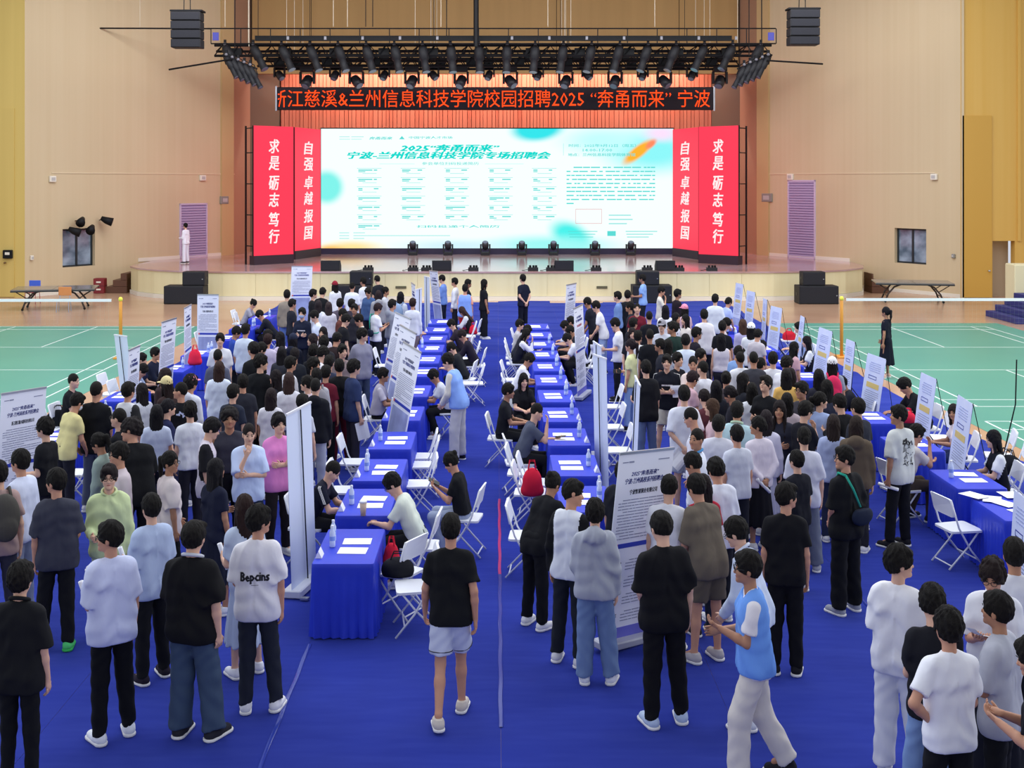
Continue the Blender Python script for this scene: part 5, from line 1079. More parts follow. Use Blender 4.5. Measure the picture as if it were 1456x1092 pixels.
# ---------------------------------------------------------------- people: x, y, facing, pose, top, bottom, hair, height, extras, label
PEOPLE = [
(-3.569, 8.891, 5.0, 'st', 'big:17181c', 'slim:131418', 'fluffy', 1.72, 'collar:17181c', 'person in black overshirt with white hem, back turned, bottom left corner'),
(-4.305, 11.642, 340.0, 'sl<', 'big:3d3f4c', 'tro:16171b', 'short', 1.76, 'shoes:58d078 sole:3fb860', 'person in dark grey t-shirt with green shoes, back turned, far left'),
(-3.166, 9.769, 325.0, 'hl<', 'big:cfd6f4', 'tro:121318', 'part', 1.78, 'glasses hold:roll,l shoes:e8ecf2', 'person in pale t-shirt and glasses holding paper roll, front left'),
(-3.17, 10.923, 315.0, 'hl', 'big:b2c2e0', 'tro:17181c', 'part', 1.7, 'hold:roll,l shoes:2a2430', 'person in light blue t-shirt holding rolled paper against the hip, looking left'),
(-2.515, 9.82, 20.0, 'sb', 'big:141417', 'wide:3f5068', 'short', 1.76, 'wide:1.14 collar:c8ccd8 shoes:2c2c34', 'broad person in black sweater over pale collar and faded jeans'),
(-2.075, 10.296, 0.0, 'sb>', 'big:e3e2ea', 'tro:262a36', 'fluffy', 1.76, 'shoes:e8e8ee print:kep', 'person in white t-shirt with black lettering across the back'),
(-2.343, 11.049, 330.0, 'hl', 'fit:b9c6dc', 'midi:b4c2dc', 'mid:2a1a18', 1.66, 'shoes:e4e6ee hold:roll,l', 'person in pale grey dress with brown shoulder length hair'),
(-0.399, 10.181, 0.0, 'wk', 'tee:17181b', 'sho:c6cde4', 'short', 1.74, 'shoes:cfc6bc hem:1', 'person in black t-shirt and pale shorts walking down the middle aisle'),
(0.691, 11.299, 25.0, 'sl>v', 'long:dfe4ee/17181c', 'tro:22262e', 'short', 1.74, 'shoes:dcdce0', 'person in white long shirt with black striped sleeves beside the right tables'),
(0.893, 10.874, 10.0, 'sb', 'hood:a9aebb', 'wide:6f87b0', 'fluffy', 1.66, 'shoes:e6e8f0', 'person in grey hoodie and light blue jeans near the front banner'),
(1.406, 10.037, 350.0, 'sbv', 'big:141418', 'tro:121216', 'short', 1.78, 'hold:sheet,l wide:1.08 shoes:b9cbe6', 'person in all black holding paper before the front banner'),
(2.201, 10.058, 300.0, 'lb', 'long:c9d6ee', 'slim:15161b', 'short', 1.74, 'glasses collar:d6def0 shoes:dfe3ec', 'person in light blue shirt and slim black trousers behind the blue vest'),
(1.979, 9.135, 275.0, 'wv', 'tee:e9e6ea', 'wide:d9d3cd', 'part', 1.76, 'vest:6fa0ee glasses shoes:23232a', 'person in blue volunteer vest and cream trousers walking left'),
(2.687, 11.096, 10.0, 'st>', 'tee:141419', 'tro:121217', 'short', 1.76, 'shoes:202026', 'person in plain black t-shirt and trousers right of the blue vest'),
(3.706, 12.64, 335.0, 'sb<', 'big:15161a', 'wide:131418', 'short', 1.76, 'sling glasses shoes:9ea2ae', 'person in black with dark crossbody bag on turquoise strap'),
(3.086, 9.175, 35.0, 'hl>', 'big:efeff4', 'wide:e9eaf0', 'fluffy', 1.76, 'shoes:e0e0e4', 'person in white t-shirt and white trousers, front right'),
(3.073, 8.379, 10.0, 'ph', 'tee:1a1b22', 'wide:7f9bc8', 'fluffy', 1.72, 'hold:phone', 'person in black t-shirt and blue jeans hidden in the front right group'),
(3.014, 7.93, 350.0, 'hh', 'tee:eceef6', 'tro:15161b', 'fluffy', 1.72, '', 'person in white t-shirt with hand on hip, front right group'),
(3.779, 9.048, 215.0, 'ph', 'big:dfe1ea', 'tro:1c1e28', 'curly:241a1a', 1.72, 'glasses hold:sheet', 'person with curly hair and glasses reading paper, front right group'),
(4.072, 9.363, 10.0, 'st', 'big:d8dae4', 'tro:1c1e28', 'short', 1.76, '', 'person mostly hidden behind the curly haired one at right edge'),
(3.467, 8.206, 310.0, 'cr', 'big:b2b5c2', 'tro:16171c', 'short', 1.74, '', 'person in grey t-shirt facing left, front right group'),
(3.409, 7.454, 300.0, 'ph', 'tee:1a1c24', 'tro:14151a', 'short', 1.72, '', 'person in black t-shirt cut off by the right edge'),
(2.029, 11.39, 330.0, 'lb', 'big:6b6257', 'sho:5c544c', 'short', 1.76, 'shoes:b5b0b4', 'person in olive brown t-shirt and brown shorts beside the front banner'),
(1.668, 11.623, 20.0, 'stv', 'tee:e7e8f0', 'sho:7c7f90', 'short', 1.7, 'shoes:e0e2e8', 'person in white t-shirt squeezed between front banner and brown t-shirt'),
(2.091, 12.058, 340.0, 'st', 'tee:a52338', 'tro:2c3448', 'long:1c1214', 1.6, '', 'person with long dark hair in red t-shirt behind the brown t-shirt'),
(2.166, 12.83, 300.0, 'stv', 'tee:dfe3ef', 'tro:22242e', 'short', 1.66, '', 'person in white t-shirt with head bowed, right of the front banner'),
(2.313, 12.426, 340.0, 'stv', 'big:e4e7f4', 'tro:22242e', 'fluffy', 1.68, '', 'person in loose white t-shirt seen from behind, right of the front banner'),
(0.391, 12.228, 40.0, 'ln', 'long:15161b', 'tro:131419', 'bun', 1.62, '', 'person in black with pinned hair leaning over the nearest right table'),
(1.327, 12.7, 30.0, 'hr', 'big:20222a', 'tro:17181d', 'short', 1.58, '', 'person in black half hidden behind the front banner'),
(3.266, 14.841, 340.0, 'bh<', 'long:ddd5e2', 'midi:17171e', 'clip', 1.64, 'hold:roll', 'person in pale blouse and black skirt with hands clasped behind'),
(3.488, 15.439, 20.0, 'st', 'long:d5d2e6', 'midi:c4c4dc', 'mid:241c20', 1.6, '', 'person with brown hair in pale lilac coat behind the pale blouse'),
(3.61, 13.992, 8.0, 'sb', 'big:d2d4e4', 'wide:71788a', 'clip', 1.68, 'shoes:b0b2bc', 'person in loose white t-shirt with hair clipped up, right crowd front'),
(3.081, 15.301, 20.0, 'hr', 'jack:b6d4dc', 'wide:1e2c38', 'short', 1.74, 'collar:c8e2c4', 'person in mint and pale blue windbreaker seen from behind'),
(3.756, 15.824, 200.0, 'cr', 'long:2a2c3a', 'tro:1d1f28', 'longf:1a1214', 1.66, '', 'person with long dark hair facing camera beside the windbreaker'),
(3.973, 15.453, 60.0, 'ch', 'tee:1c1d26', 'tro:22242e', 'short', 1.72, 'glasses', 'person in black t-shirt and glasses touching the face, right crowd'),
(4.45, 16.447, 30.0, 'st>', 'tee:a9bce8', 'tro:262e48', 'pony', 1.66, '', 'person with ponytail in light blue shirt, right crowd'),
(4.012, 16.471, 15.0, 'bh', 'big:b8a9b0', 'tro:22242c', 'mid', 1.64, '', 'person with dark bob in dusty striped polo, right crowd'),
(4.327, 16.859, 235.0, 'st', 'tee:3a3840', 'tro:20222c', 'short', 1.74, 'glasses', 'person with glasses in dark grey shirt under the long banners at right'),
(2.93, 16.143, 275.0, 'cr', 'tee:d9b9be', 'tro:2a2a36', 'long:4a3528', 1.62, '', 'person with long light brown hair facing left in pink top'),
(4.525, 18.624, 10.0, 'st', 'tee:e2b565', 'tro:20222a', 'long:1a1616', 1.64, '', 'person with long dark hair in mustard yellow top, right crowd'),
(3.886, 17.24, 225.0, 'cr^', 'tee:15161b', 'tro:15161b', 'short', 1.76, 'glasses', 'person in black t-shirt and glasses looking left, right crowd centre'),
(3.724, 18.084, 80.0, 'st', 'tee:1d1f28', 'tro:17181d', 'long:120e10', 1.66, '', 'person with long black hair facing right, beside a held paper'),
(3.423, 17.224, 300.0, 'stv', 'tee:2a2a34', 'tro:17181d', 'clip:1a1418', 1.62, '', 'person in black with tied hair in profile, right crowd'),
(3.266, 17.745, 0.0, 'st', 'tee:22242e', 'tro:17181d', 'long:141216', 1.6, '', 'person with straight black hair seen from behind, right crowd'),
(3.552, 18.478, 20.0, 'st', 'tee:544c50', 'tro:22242e', 'bun', 1.62, '', 'person with hair bun and earring, right crowd'),
(2.514, 15.079, 290.0, 'stv', 'tee:e4e4ec', 'tro:2a2c36', 'crew', 1.72, '', 'person with buzzed hair in white shirt looking down, right crowd'),
(2.318, 13.752, 285.0, 'st<', 'big:e2e8f6', 'sho:8a90a4', 'crew', 1.72, 'collar:5aa0d8', 'person in white and blue t-shirt with sharp haircut facing left'),
(2.575, 16.385, 0.0, 'bh', 'big:dcdeea', 'sho:b8bcc8', 'short', 1.76, 'hold:sheet', 'person in loose white t-shirt back turned, holding papers behind, right crowd'),
(2.897, 18.49, 60.0, 'lb', 'tee:cba6b0', 'tro:3a3644', 'part:2a1c20', 1.64, 'glasses', 'person in pink t-shirt and glasses looking right, right crowd'),
(2.97, 16.903, 340.0, 'stv', 'tee:5c3038', 'tro:22222c', 'short:1a1012', 1.62, '', 'person with dark fringe in maroon top bending head, right crowd'),
(4.66, 16.072, 330.0, 'ph', 'jack:141519', 'tro:15161a', 'part', 1.7, '', 'person in black jacket near the pink backpack, right crowd'),
(4.451, 14.757, 20.0, 'st', 'hood:5d5144', 'tro:2a2a30', 'mid:2c221e', 1.66, '', 'person with wavy brown hair in brown hoodie, right crowd edge'),
(5.018, 18.553, 0.0, 'st', 'tee:2a2a36', 'tro:20222c', 'long:100c0e', 1.64, '', 'person with very long black hair back turned beside tilted banner'),
(5.58, 19.817, 10.0, 'st', 'tee:8f98a8', 'tro:242838', 'mid:141214', 1.64, 'pack:d82f5c cap:e0e0e4', 'person with white cap and pink backpack, right crowd edge'),
(4.7, 19.05, 0.0, 'st', 'tee:d9a060', 'tro:22222c', 'mid:201818', 1.58, '', 'person hidden behind the mustard top with dark bob'),
(5.06, 14.946, 325.0, 'sl<', 'big:cfd3d2', 'tro:17181e', 'short', 1.76, 'print:graffiti hold:roll,l shoes:222228', 'person in off-white t-shirt with dark graphic back holding paper roll'),
(5.45, 16.04, 75.0, 'sc', 'tee:c9c2c0', 'tro:4a3f36', 'short', 1.74, '', 'seated person in cream t-shirt and brown trousers behind the graphic t-shirt'),
(7.164, 19.973, 270.0, 'sw', 'tee:17181d', 'tro:17181d', 'short', 1.78, 'wide:1.1', 'seated broad person in black t-shirt behind the right tables'),
(6.913, 17.788, 280.0, 'su<', 'tee:e8dcdc', 'tro:2a3660', 'mid:241c1c', 1.62, '', 'seated person in cream t-shirt with arms folded between two tilted banners'),
(6.707, 15.854, 275.0, 'su', 'tee:191b24/e9ecf2', 'tro:17181d', 'lob:17141a', 1.64, 'shoes:202026', 'seated person in black vest over white sleeves at right edge tables'),
(9.109, 27.851, 305.0, 'sl', 'fit:141826', 'midi:121624', 'pony:17141a', 1.64, 'shoes:d8b8a8', 'person in long navy black dress standing alone on the green court'),
(4.696, 31.072, 75.0, 'st', 'jack:211a24', 'tro:17181d', 'short', 1.76, '', 'person in dark jacket facing right near stage front, right crowd'),
(4.498, 28.518, 330.0, 'st', 'tee:c9a8b4', 'tro:22222c', 'mid', 1.62, 'cap:e890ac', 'person in pink cap near stage front, right crowd'),
(5.397, 29.481, 20.0, 'st', 'big:d8dee8', 'tro:20242e', 'short', 1.78, '', 'person in white t-shirt back turned, right crowd near carpet edge'),
(5.715, 30.092, 60.0, 'lb', 'tee:a9b8ea', 'tro:2a3048', 'clip', 1.66, '', 'person in light blue shirt bending right near the tilted banners'),
(4.517, 25.968, 0.0, 'st', 'big:e0dfe6', 'tro:1a1c28', 'short', 1.78, '', 'tall person in white t-shirt and black trousers back turned, right crowd'),
(4.156, 26.202, 250.0, 'st', 'tee:d9d2cc', 'tro:22222c', 'mid:141214', 1.64, '', 'person in cream t-shirt facing camera below the pink cap'),
(3.859, 23.132, 80.0, 'st', 'tee:1f1c28', 'tro:17181d', 'short', 1.74, 'glasses', 'person in black polo and glasses facing right, right crowd'),
(4.636, 24.509, 10.0, 'st', 'tee:17181e', 'tro:17181d', 'short', 1.7, '', 'person in black with white shouldered bag, right crowd'),
(4.857, 25.516, 100.0, 'stv', 'tee:d8d0d8', 'tro:22222c', 'part', 1.66, '', 'person in pale shirt looking down between black top and lilac cardigan'),
(5.223, 25.291, 350.0, 'st', 'long:b0acd4', 'tro:262838', 'long:4a342a', 1.64, '', 'person with long chestnut hair in lilac cardigan'),
(5.215, 24.449, 20.0, 'st', 'long:e2e6ee', 'tro:22242e', 'mid:141214', 1.66, 'cap:eef0f4', 'person in white cap and white shirt, right crowd top'),
(5.201, 23.862, 40.0, 'stv', 'tee:c2bcc4', 'tro:22242e', 'short', 1.62, '', 'person looking down at narrow banner, right crowd top'),
(3.493, 22.062, 0.0, 'st', 'big:d6e0f0', 'tro:22242e', 'short', 1.74, '', 'person in white t-shirt back turned below the black polo'),
(4.323, 22.94, 15.0, 'st', 'tank:d2ccd6', 'tro:22222c', 'long:131116', 1.64, '', 'person with long black hair in pale tank top'),
(3.434, 20.135, 135.0, 'st', 'tee:33343e', 'tro:1d1f28', 'short', 1.74, '', 'person with dark fringe and glasses behind raised hand, right crowd'),
(3.212, 19.52, 190.0, 'ch', 'tee:e6d5d0', 'tro:22222c', 'crew', 1.72, '', 'person with hand raised to the neck facing camera, right crowd'),
(3.022, 20.012, 140.0, 'st', 'tee:191b26', 'tro:17181d', 'short', 1.7, '', 'person in black t-shirt facing right beside the raised hand'),
(3.258, 18.792, 320.0, 'st', 'tee:dfe2ee', 'tro:22242e', 'crew', 1.74, '', 'person in white t-shirt facing left with short sides, right crowd'),
(4.246, 21.137, 60.0, 'stv', 'tee:7f9fd0', 'tro:22242e', 'short', 1.66, 'band:d8c0d8', 'person with hair clip and pale blue shirt, right crowd'),
(4.242, 19.678, 0.0, 'st', 'big:3f4049', 'tro:22242e', 'crew', 1.76, '', 'person in charcoal t-shirt with buzz cut back turned'),
(4.104, 20.085, 345.0, 'st', 'big:e4e6ee', 'tro:22242e', 'crew', 1.7, '', 'person in white t-shirt partly behind the charcoal t-shirt'),
(4.613, 19.903, 10.0, 'st', 'tee:e1e3ec', 'tro:22242e', 'short', 1.72, '', 'person with thick black hair in white t-shirt, right crowd'),
(4.624, 19.473, 50.0, 'lb', 'tee:e3e5f0', 'tro:22242e', 'fluffy', 1.72, '', 'person in white t-shirt bending right towards the tables'),
(4.49, 20.315, 60.0, 'st', 'tee:1b1c22', 'tro:17181d', 'bun', 1.56, '', 'short person in black between white t-shirts, right crowd'),
(5.45, 24.868, 90.0, 'su', 'tee:1d1e26', 'tro:17181d', 'long:131014', 1.64, '', 'seated person with long black hair facing right behind tilted banner'),
(7.05, 27.423, 270.0, 'su', 'tee:9fb4dc', 'tro:22242e', 'short', 1.74, '', 'seated person in blue shirt beside red gift box at right tables'),
(6.7, 25.397, 275.0, 'su', 'tee:1a1c26/d8dce4', 'tro:17181d', 'long:131014', 1.66, '', 'seated person in black vest with pale sleeves on the outer right row'),
(6.202, 20.418, 280.0, 'sw', 'jack:20222c', 'tro:17181d', 'short', 1.7, '', 'seated person in dark jacket under tilted banner at right'),
(3.089, 30.399, 285.0, 'st', 'long:6f8cc0', 'tro:20222c', 'short', 1.76, '', 'person in denim blue shirt at right aisle near the stage'),
(3.366, 30.728, 10.0, 'st', 'tee:1d1f28', 'tro:17181d', 'short', 1.76, '', 'person in black t-shirt behind the denim shirt'),
(3.159, 28.202, 280.0, 'st', 'tee:23242e', 'tro:17181d', 'short', 1.72, '', 'person in dark top near the maroon t-shirt'),
(4.41, 36.014, 290.0, 'hl', 'tee:8fb2ea', 'tro:1c1e28', 'short', 1.76, 'hold:phone,l', 'person in sky blue shirt looking at phone before the stage speakers'),
(4.439, 32.451, 100.0, 'ch', 'tee:ddd8cc', 'tro:22222c', 'short', 1.72, '', 'person in cream t-shirt with hand on chin near the stage'),
(3.235, 27.511, 185.0, 'st', 'tee:6b1a2c', 'tro:22222c', 'crew', 1.76, '', 'person in maroon t-shirt facing the camera, right crowd'),
(3.323, 26.003, 0.0, 'st', 'tee:181a22', 'tro:17181d', 'crew', 1.74, '', 'person in black t-shirt back turned beside the grey cap'),
(3.953, 27.964, 0.0, 'st', 'long:e4e6ee', 'tro:22242e', 'long:151318', 1.66, '', 'person with long black hair in white top near stage, right crowd'),
(4.007, 26.722, 130.0, 'st', 'tee:d4d6e0', 'tro:22242e', 'longf:151318', 1.62, '', 'person with long hair and pale face in white, right crowd'),
(2.519, 24.786, 285.0, 'hlv', 'tee:e5e6f0', 'tro:1a1c26', 'short', 1.74, 'hold:sheet,l', 'person in white t-shirt reading paper at the right aisle'),
(2.853, 25.057, 50.0, 'st', 'tee:1f2029', 'tro:17181d', 'short', 1.7, '', 'person in dark top facing right behind the pale faced one'),
(2.723, 24.034, 175.0, 'st', 'tee:20222c', 'tro:17181d', 'longf:241a1c', 1.62, '', 'person with long hair and pale face looking at the camera, right aisle'),
(2.478, 21.98, 295.0, 'hr', 'tee:d9dca8', 'tro:8da8d8', 'pony:241a20', 1.66, 'shoes:22222a hold:phone', 'person with ponytail in pale yellow t-shirt and light jeans, right aisle'),
(2.911, 22.695, 0.0, 'st', 'tee:17191f', 'tro:17181d', 'crew', 1.76, 'stripe', 'person in black shirt with white shoulder stripes back turned'),
(3.419, 24.681, 200.0, 'st', 'tee:c4c8d4', 'tro:22242e', 'short', 1.7, 'cap:8c8a94', 'person in grey cap and pale top, right crowd'),
(3.488, 23.546, 330.0, 'sb<', 'big:1f3530', 'tro:17181d', 'short', 1.8, 'wide:1.1', 'broad person in dark green t-shirt, right crowd'),
(2.358, 18.831, 345.0, 'hl', 'big:191a20', 'tro:6a7ba0', 'short', 1.74, 'hold:phone,l', 'person in black t-shirt and faded jeans at the edge of right aisle'),
(2.8, 19.644, 190.0, 'cr', 'tee:191b26', 'sho:c8c4b8', 'short', 1.72, 'hold:sheet stripe print:front', 'person in black t-shirt with white sleeve stripes and folded arms'),
(2.726, 23.082, 20.0, 'st', 'tee:e0e2ea', 'tro:22242e', 'short', 1.68, '', 'person in white shirt between ponytail and striped black shirt'),
(3.026, 22.004, 280.0, 'st', 'tee:2a2c36', 'tro:1b1d26', 'part', 1.66, '', 'person in dark top hidden in front of the dark green t-shirt'),
(3.219, 22.394, 20.0, 'st', 'tee:d8dae4', 'tro:1b1d26', 'mid', 1.6, '', 'person in pale top half hidden at the right of dark green t-shirt'),
(2.388, 29.275, 300.0, 'lb', 'tee:191c28', 'tro:17181d', 'short', 1.74, '', 'person in black t-shirt bending behind the pink lettered banner'),
(2.536, 28.282, 280.0, 'lb', 'tee:e9eaf2', 'tro:8fa4d0', 'short', 1.76, '', 'person in white t-shirt and light jeans at right tables far end'),
(1.907, 28.501, 270.0, 'sw', 'tee:20222c', 'tro:17181d', 'short', 1.72, '', 'seated person in dark top writing at far right table, facing left'),
(1.886, 28.981, 275.0, 'su', 'long:c8ccd8', 'tro:22222c', 'short', 1.68, '', 'seated person in pale top at far right table beside banner'),
(1.977, 27.515, 275.0, 'sw', 'tee:22242e', 'tro:17181d', 'short', 1.72, '', 'seated person with thick black hair writing behind the paper pile'),
(1.944, 26.621, 275.0, 'swb', 'tee:d4d6e4', 'tro:17181d', 'short', 1.72, '', 'seated person in white bent low over the right tables'),
(0.44, 28.388, 90.0, 'su', 'tee:b8b6be', 'tro:17181d', 'short', 1.68, '', 'farthest seated person in grey on the left side of right tables'),
(0.426, 27.908, 90.0, 'sw', 'tee:2a2c38', 'tro:17181d', 'short', 1.68, '', 'seated person in dark grey, second farthest left of right tables'),
(0.44, 27.074, 90.0, 'sc', 'long:191b28/e2e2ea', 'tro:17181d', 'bob', 1.66, '', 'seated person in black dress with white shoulders, chin on hand'),
(0.338, 23.14, 90.0, 'sw', 'tee:e2e3ea', 'tro:22242e', 'short', 1.72, '', 'seated person in white t-shirt writing at right centre tables'),
(0.434, 20.673, 165.0, 'su', 'tee:17181e', 'tro:17181d', 'longf:0e0c10', 1.64, '', 'seated person with long black hair looking at the camera'),
(0.081, 19.211, 95.0, 'su', 'tee:1b1c22', 'tro:17181d', 'short', 1.72, '', 'seated person in black with red bag at the aisle edge'),
(0.35, 17.538, 85.0, 'sc', 'tee:4c5264', 'tro:17181d', 'crew', 1.76, 'hold:phone,l', 'seated person in slate grey t-shirt with hand at mouth, holding phone'),
(0.772, 35.485, 320.0, 'bh', 'tee:191d30', 'tro:141726', 'short', 1.8, '', 'person in black standing at the far end of the middle aisle'),
(-0.393, 34.692, 70.0, 'st', 'tee:17181e', 'wide:151620', 'bob', 1.72, '', 'person in black t-shirt and wide black trousers beside left tables'),
(-0.885, 32.801, 10.0, 'st', 'tee:e8a088', 'tro:c22838', 'short', 1.74, 'vest:84a4ee', 'person in pale blue vest over orange shirt and red trousers'),
(-1.65, 36.333, 285.0, 'ch', 'long:6f8ed4', 'tro:1b2036', 'short', 1.72, 'glasses', 'person in denim blue shirt holding face beside tall white banner'),
(-1.245, 35.203, 280.0, 'st', 'long:e9eaf2', 'tro:22222e', 'short', 1.72, '', 'person in long white t-shirt facing left near stage'),
(-0.871, 34.942, 80.0, 'st', 'tee:1b1c24', 'tro:17181d', 'short', 1.7, '', 'person with black hair hidden behind the pale blue vest'),
(-2.16, 30.292, 85.0, 'su', 'tee:e4e4ea', 'tro:17181d', 'short', 1.74, '', 'seated person in white t-shirt between the tall white banners'),
(-0.689, 32.363, 275.0, 'sw', 'long:17181e/cfd2dc', 'tro:17181d', 'long:3a2624', 1.62, '', 'seated person with brown hair and striped sleeves beside red bag'),
(-0.832, 28.905, 275.0, 'sw', 'tee:2c2430', 'tro:17181d', 'short', 1.7, '', 'seated person in dark plum top writing at left centre tables'),
(-0.505, 26.731, 275.0, 'sw', 'long:211c2c', 'tro:17181d', 'short:241a1c', 1.72, '', 'seated person in dark jacket writing, right of the patterned sleeve'),
(-0.687, 24.925, 280.0, 'sw', 'tee:1d2026', 'tro:17181d', 'short', 1.66, '', 'seated person in black bent behind a held red phone'),
(-0.626, 19.538, 285.0, 'lb', 'long:d8d4cc/d6d2c8', 'wide:c9c8cc', 'short', 1.78, 'vest:8cb0f4 shoes:26262e', 'person in blue vest over cow patterned sleeves bending to the left tables'),
(-0.863, 21.358, 265.0, 'sw', 'tee:c8ccd8', 'tro:17181d', 'short', 1.68, '', 'seated person with head down left of the blue vest'),
(-2.091, 20.796, 90.0, 'su', 'tee:b9b4c4/c8c4d0', 'tro:17181d', 'short', 1.72, 'vest:a8a4b4', 'seated person in grey vest behind the leaning text banner'),
(-0.428, 14.673, 280.0, 'sp', 'tee:17181c', 'tro:9aa6c0', 'bun', 1.64, 'hold:phone', 'seated person in black t-shirt with hair bun looking at phone'),
(-0.907, 13.551, 275.0, 'sw', 'tee:d5ddd2', 'tro:17181c', 'short', 1.74, 'glasses shoes:d0d0d8', 'seated person in pale mint t-shirt and glasses writing at nearest tables'),
(-2.255, 14.312, 95.0, 'sw', 'tee:16192a', 'tro:15161c', 'crew', 1.7, 'stripe', 'seated person in navy shirt with white shoulder stripes behind the grey banner'),
(-3.953, 35.202, 300.0, 'st', 'long:dfe2ec', 'tro:22242e', 'short', 1.74, '', 'person in white shirt facing left before the stage speaker'),
(-3.589, 35.906, 320.0, 'stv', 'tee:20222a', 'tro:17181d', 'short', 1.74, '', 'person in black t-shirt looking down before the stage'),
(-3.111, 33.071, 100.0, 'st', 'tee:c4c6ce', 'tro:22222c', 'bun', 1.64, '', 'person with hair bun facing right near stage, left crowd'),
(-4.053, 33.227, 10.0, 'st', 'big:dde2f2', 'tro:22242e', 'crew', 1.76, '', 'person in white t-shirt back turned before the stage recess'),
(-3.471, 32.201, 200.0, 'stv', 'long:46608e', 'tro:22222c', 'short', 1.72, '', 'person in blue denim top looking down, left crowd top'),
(-3.17, 31.756, 350.0, 'st', 'hood:9c9ca4', 'tro:22222c', 'long:2e2226', 1.66, '', 'person with long hair in grey hoodie back turned, left crowd top'),
(-2.514, 30.917, 20.0, 'st', 'long:d3dae8', 'tro:22242e', 'bob:16121a', 1.7, 'pack:8ba2c4', 'person with dark bob and pale blue backpack, left crowd top'),
(-2.516, 28.35, 60.0, 'hr', 'hood:8f94a4', 'wide:9aa6c4', 'short', 1.76, '', 'person in grey hoodie facing right beside small white banner'),
(-2.065, 29.032, 10.0, 'st', 'long:d6dae6', 'tro:8a7a80', 'short:2a1a1a', 1.72, '', 'person in pale shirt behind the narrow white banners'),
(-2.864, 28.098, 60.0, 'ph', 'tee:e9ebf6', 'tro:171a26', 'part:2a1c22', 1.7, 'hold:phone sling', 'person in white t-shirt and black trousers using phone, left crowd'),
(-2.59, 22.758, 150.0, 'bh<', 'big:8a8a9e', 'tro:3a4660', 'fluffy', 1.76, 'glasses', 'person in grey t-shirt and glasses facing right, left crowd edge'),
(-4.721, 34.671, 320.0, 'st', 'long:e2e4ea', 'tro:22222c', 'mid', 1.66, 'cap:8c2434', 'person in dark red cap near stage, left crowd'),
(-4.694, 31.466, 15.0, 'lb', 'tee:14161c', 'tro:17181d', 'short', 1.78, '', 'person in black bending beside the banner at stage, left crowd'),
(-4.821, 31.056, 70.0, 'st', 'tee:1a1a20', 'tro:17181d', 'short', 1.76, '', 'person in black v-neck t-shirt facing right near stage banner'),
(-4.44, 29.529, 10.0, 'st', 'long:dde2f0', 'tro:22242e', 'long:2c2428', 1.62, '', 'person with long hair in white shirt below the black v-neck'),
(-4.101, 28.943, 350.0, 'st', 'long:d2d0dc', 'tro:22242e', 'long:3a2e30', 1.64, '', 'person with long hair in pale striped cardigan back turned'),
(-4.371, 26.7, 190.0, 'cr', 'long:1c2236', 'tro:20242e', 'short', 1.74, 'mask print:front', 'person in navy sweatshirt with white lettering and face mask'),
(-4.006, 26.472, 250.0, 'stv', 'tee:dbe4f6', 'tro:22242e', 'short', 1.72, '', 'person in pale blue t-shirt beside the navy sweatshirt'),
(-5.373, 30.407, 350.0, 'st', 'jack:8d8378', 'tro:5d78b4', 'short', 1.8, '', 'tall person in taupe jacket and blue jeans back turned'),
(-5.024, 29.075, 60.0, 'st', 'tee:22242e', 'tro:17181d', 'short', 1.7, '', 'person with dark hair hidden behind the taupe jacket'),
(-5.846, 31.247, 265.0, 'swb', 'long:1a1c28', 'tro:17181d', 'short', 1.76, '', 'person in black jacket bending over the far left tables'),
(-7.25, 34.048, 90.0, 'sw', 'tee:9a98a6', 'tro:17181d', 'bun', 1.66, '', 'seated person in grey t-shirt at farthest left outer table'),
(-7.25, 29.666, 90.0, 'su', 'tee:1a1d26', 'tro:17181d', 'crew', 1.76, '', 'seated person in black polo at far left outer tables'),
(-5.322, 24.025, 70.0, 'stv', 'tee:2c48a0', 'tro:17181d', 'short', 1.66, '', 'person with head bowed in blue in front of the far left tables'),
(-4.976, 23.497, 15.0, 'st', 'big:ccd8ea', 'tro:22242e', 'short', 1.76, '', 'person in pale blue t-shirt back turned, left crowd'),
(-4.652, 23.214, 55.0, 'lb', 'tee:b8a878', 'tro:22222c', 'short', 1.7, '', 'person with yellow banded collar bending right, left crowd'),
(-4.378, 22.676, 10.0, 'st', 'tee:c9bfd8', 'tro:22242e', 'part:2c1a1a', 1.66, '', 'person with reddish brown hair in lilac top, left crowd'),
(-5.204, 22.355, 170.0, 'st', 'big:d2d4de', 'tro:3a4050', 'part', 1.72, '', 'person in white t-shirt facing the camera, left crowd edge'),
(-4.721, 20.097, 0.0, 'st', 'tee:565a6e', 'tro:22222c', 'crew', 1.74, '', 'person in slate t-shirt back turned behind the narrow white banner'),
(-4.492, 19.218, 0.0, 'st', 'big:d6e0f2', 'tro:22222c', 'mid:3a2824', 1.66, 'band:1a1a1e', 'person with brown hair and black headphones in white shirt'),
(-4.227, 20.689, 310.0, 'st', 'tee:15171a', 'tro:17181d', 'short', 1.78, 'wide:1.1', 'broad person in black t-shirt, left crowd'),
(-4.285, 21.303, 60.0, 'stv', 'tee:22242a', 'tro:17181d', 'short', 1.7, '', 'person with dark hair just behind the broad black t-shirt'),
(-4.223, 23.186, 300.0, 'st', 'tee:c4b8d4', 'tro:22242e', 'long:16141a', 1.64, '', 'person with long black hair and pale lilac top, left crowd'),
(-3.848, 21.229, 10.0, 'st', 'tee:3a3c46', 'tro:22242e', 'long:19161a', 1.62, '', 'person with long black hair in dark grey top, left crowd'),
(-3.77, 18.901, 15.0, 'st>', 'big:15171b', 'tro:131417', 'fluffy', 1.82, 'glasses', 'tall person in black t-shirt and glasses, left crowd centre'),
(-3.386, 19.4, 50.0, 'st', 'tee:dcdde4', 'tro:22242e', 'short', 1.72, '', 'person with black hair in profile and white top, left crowd'),
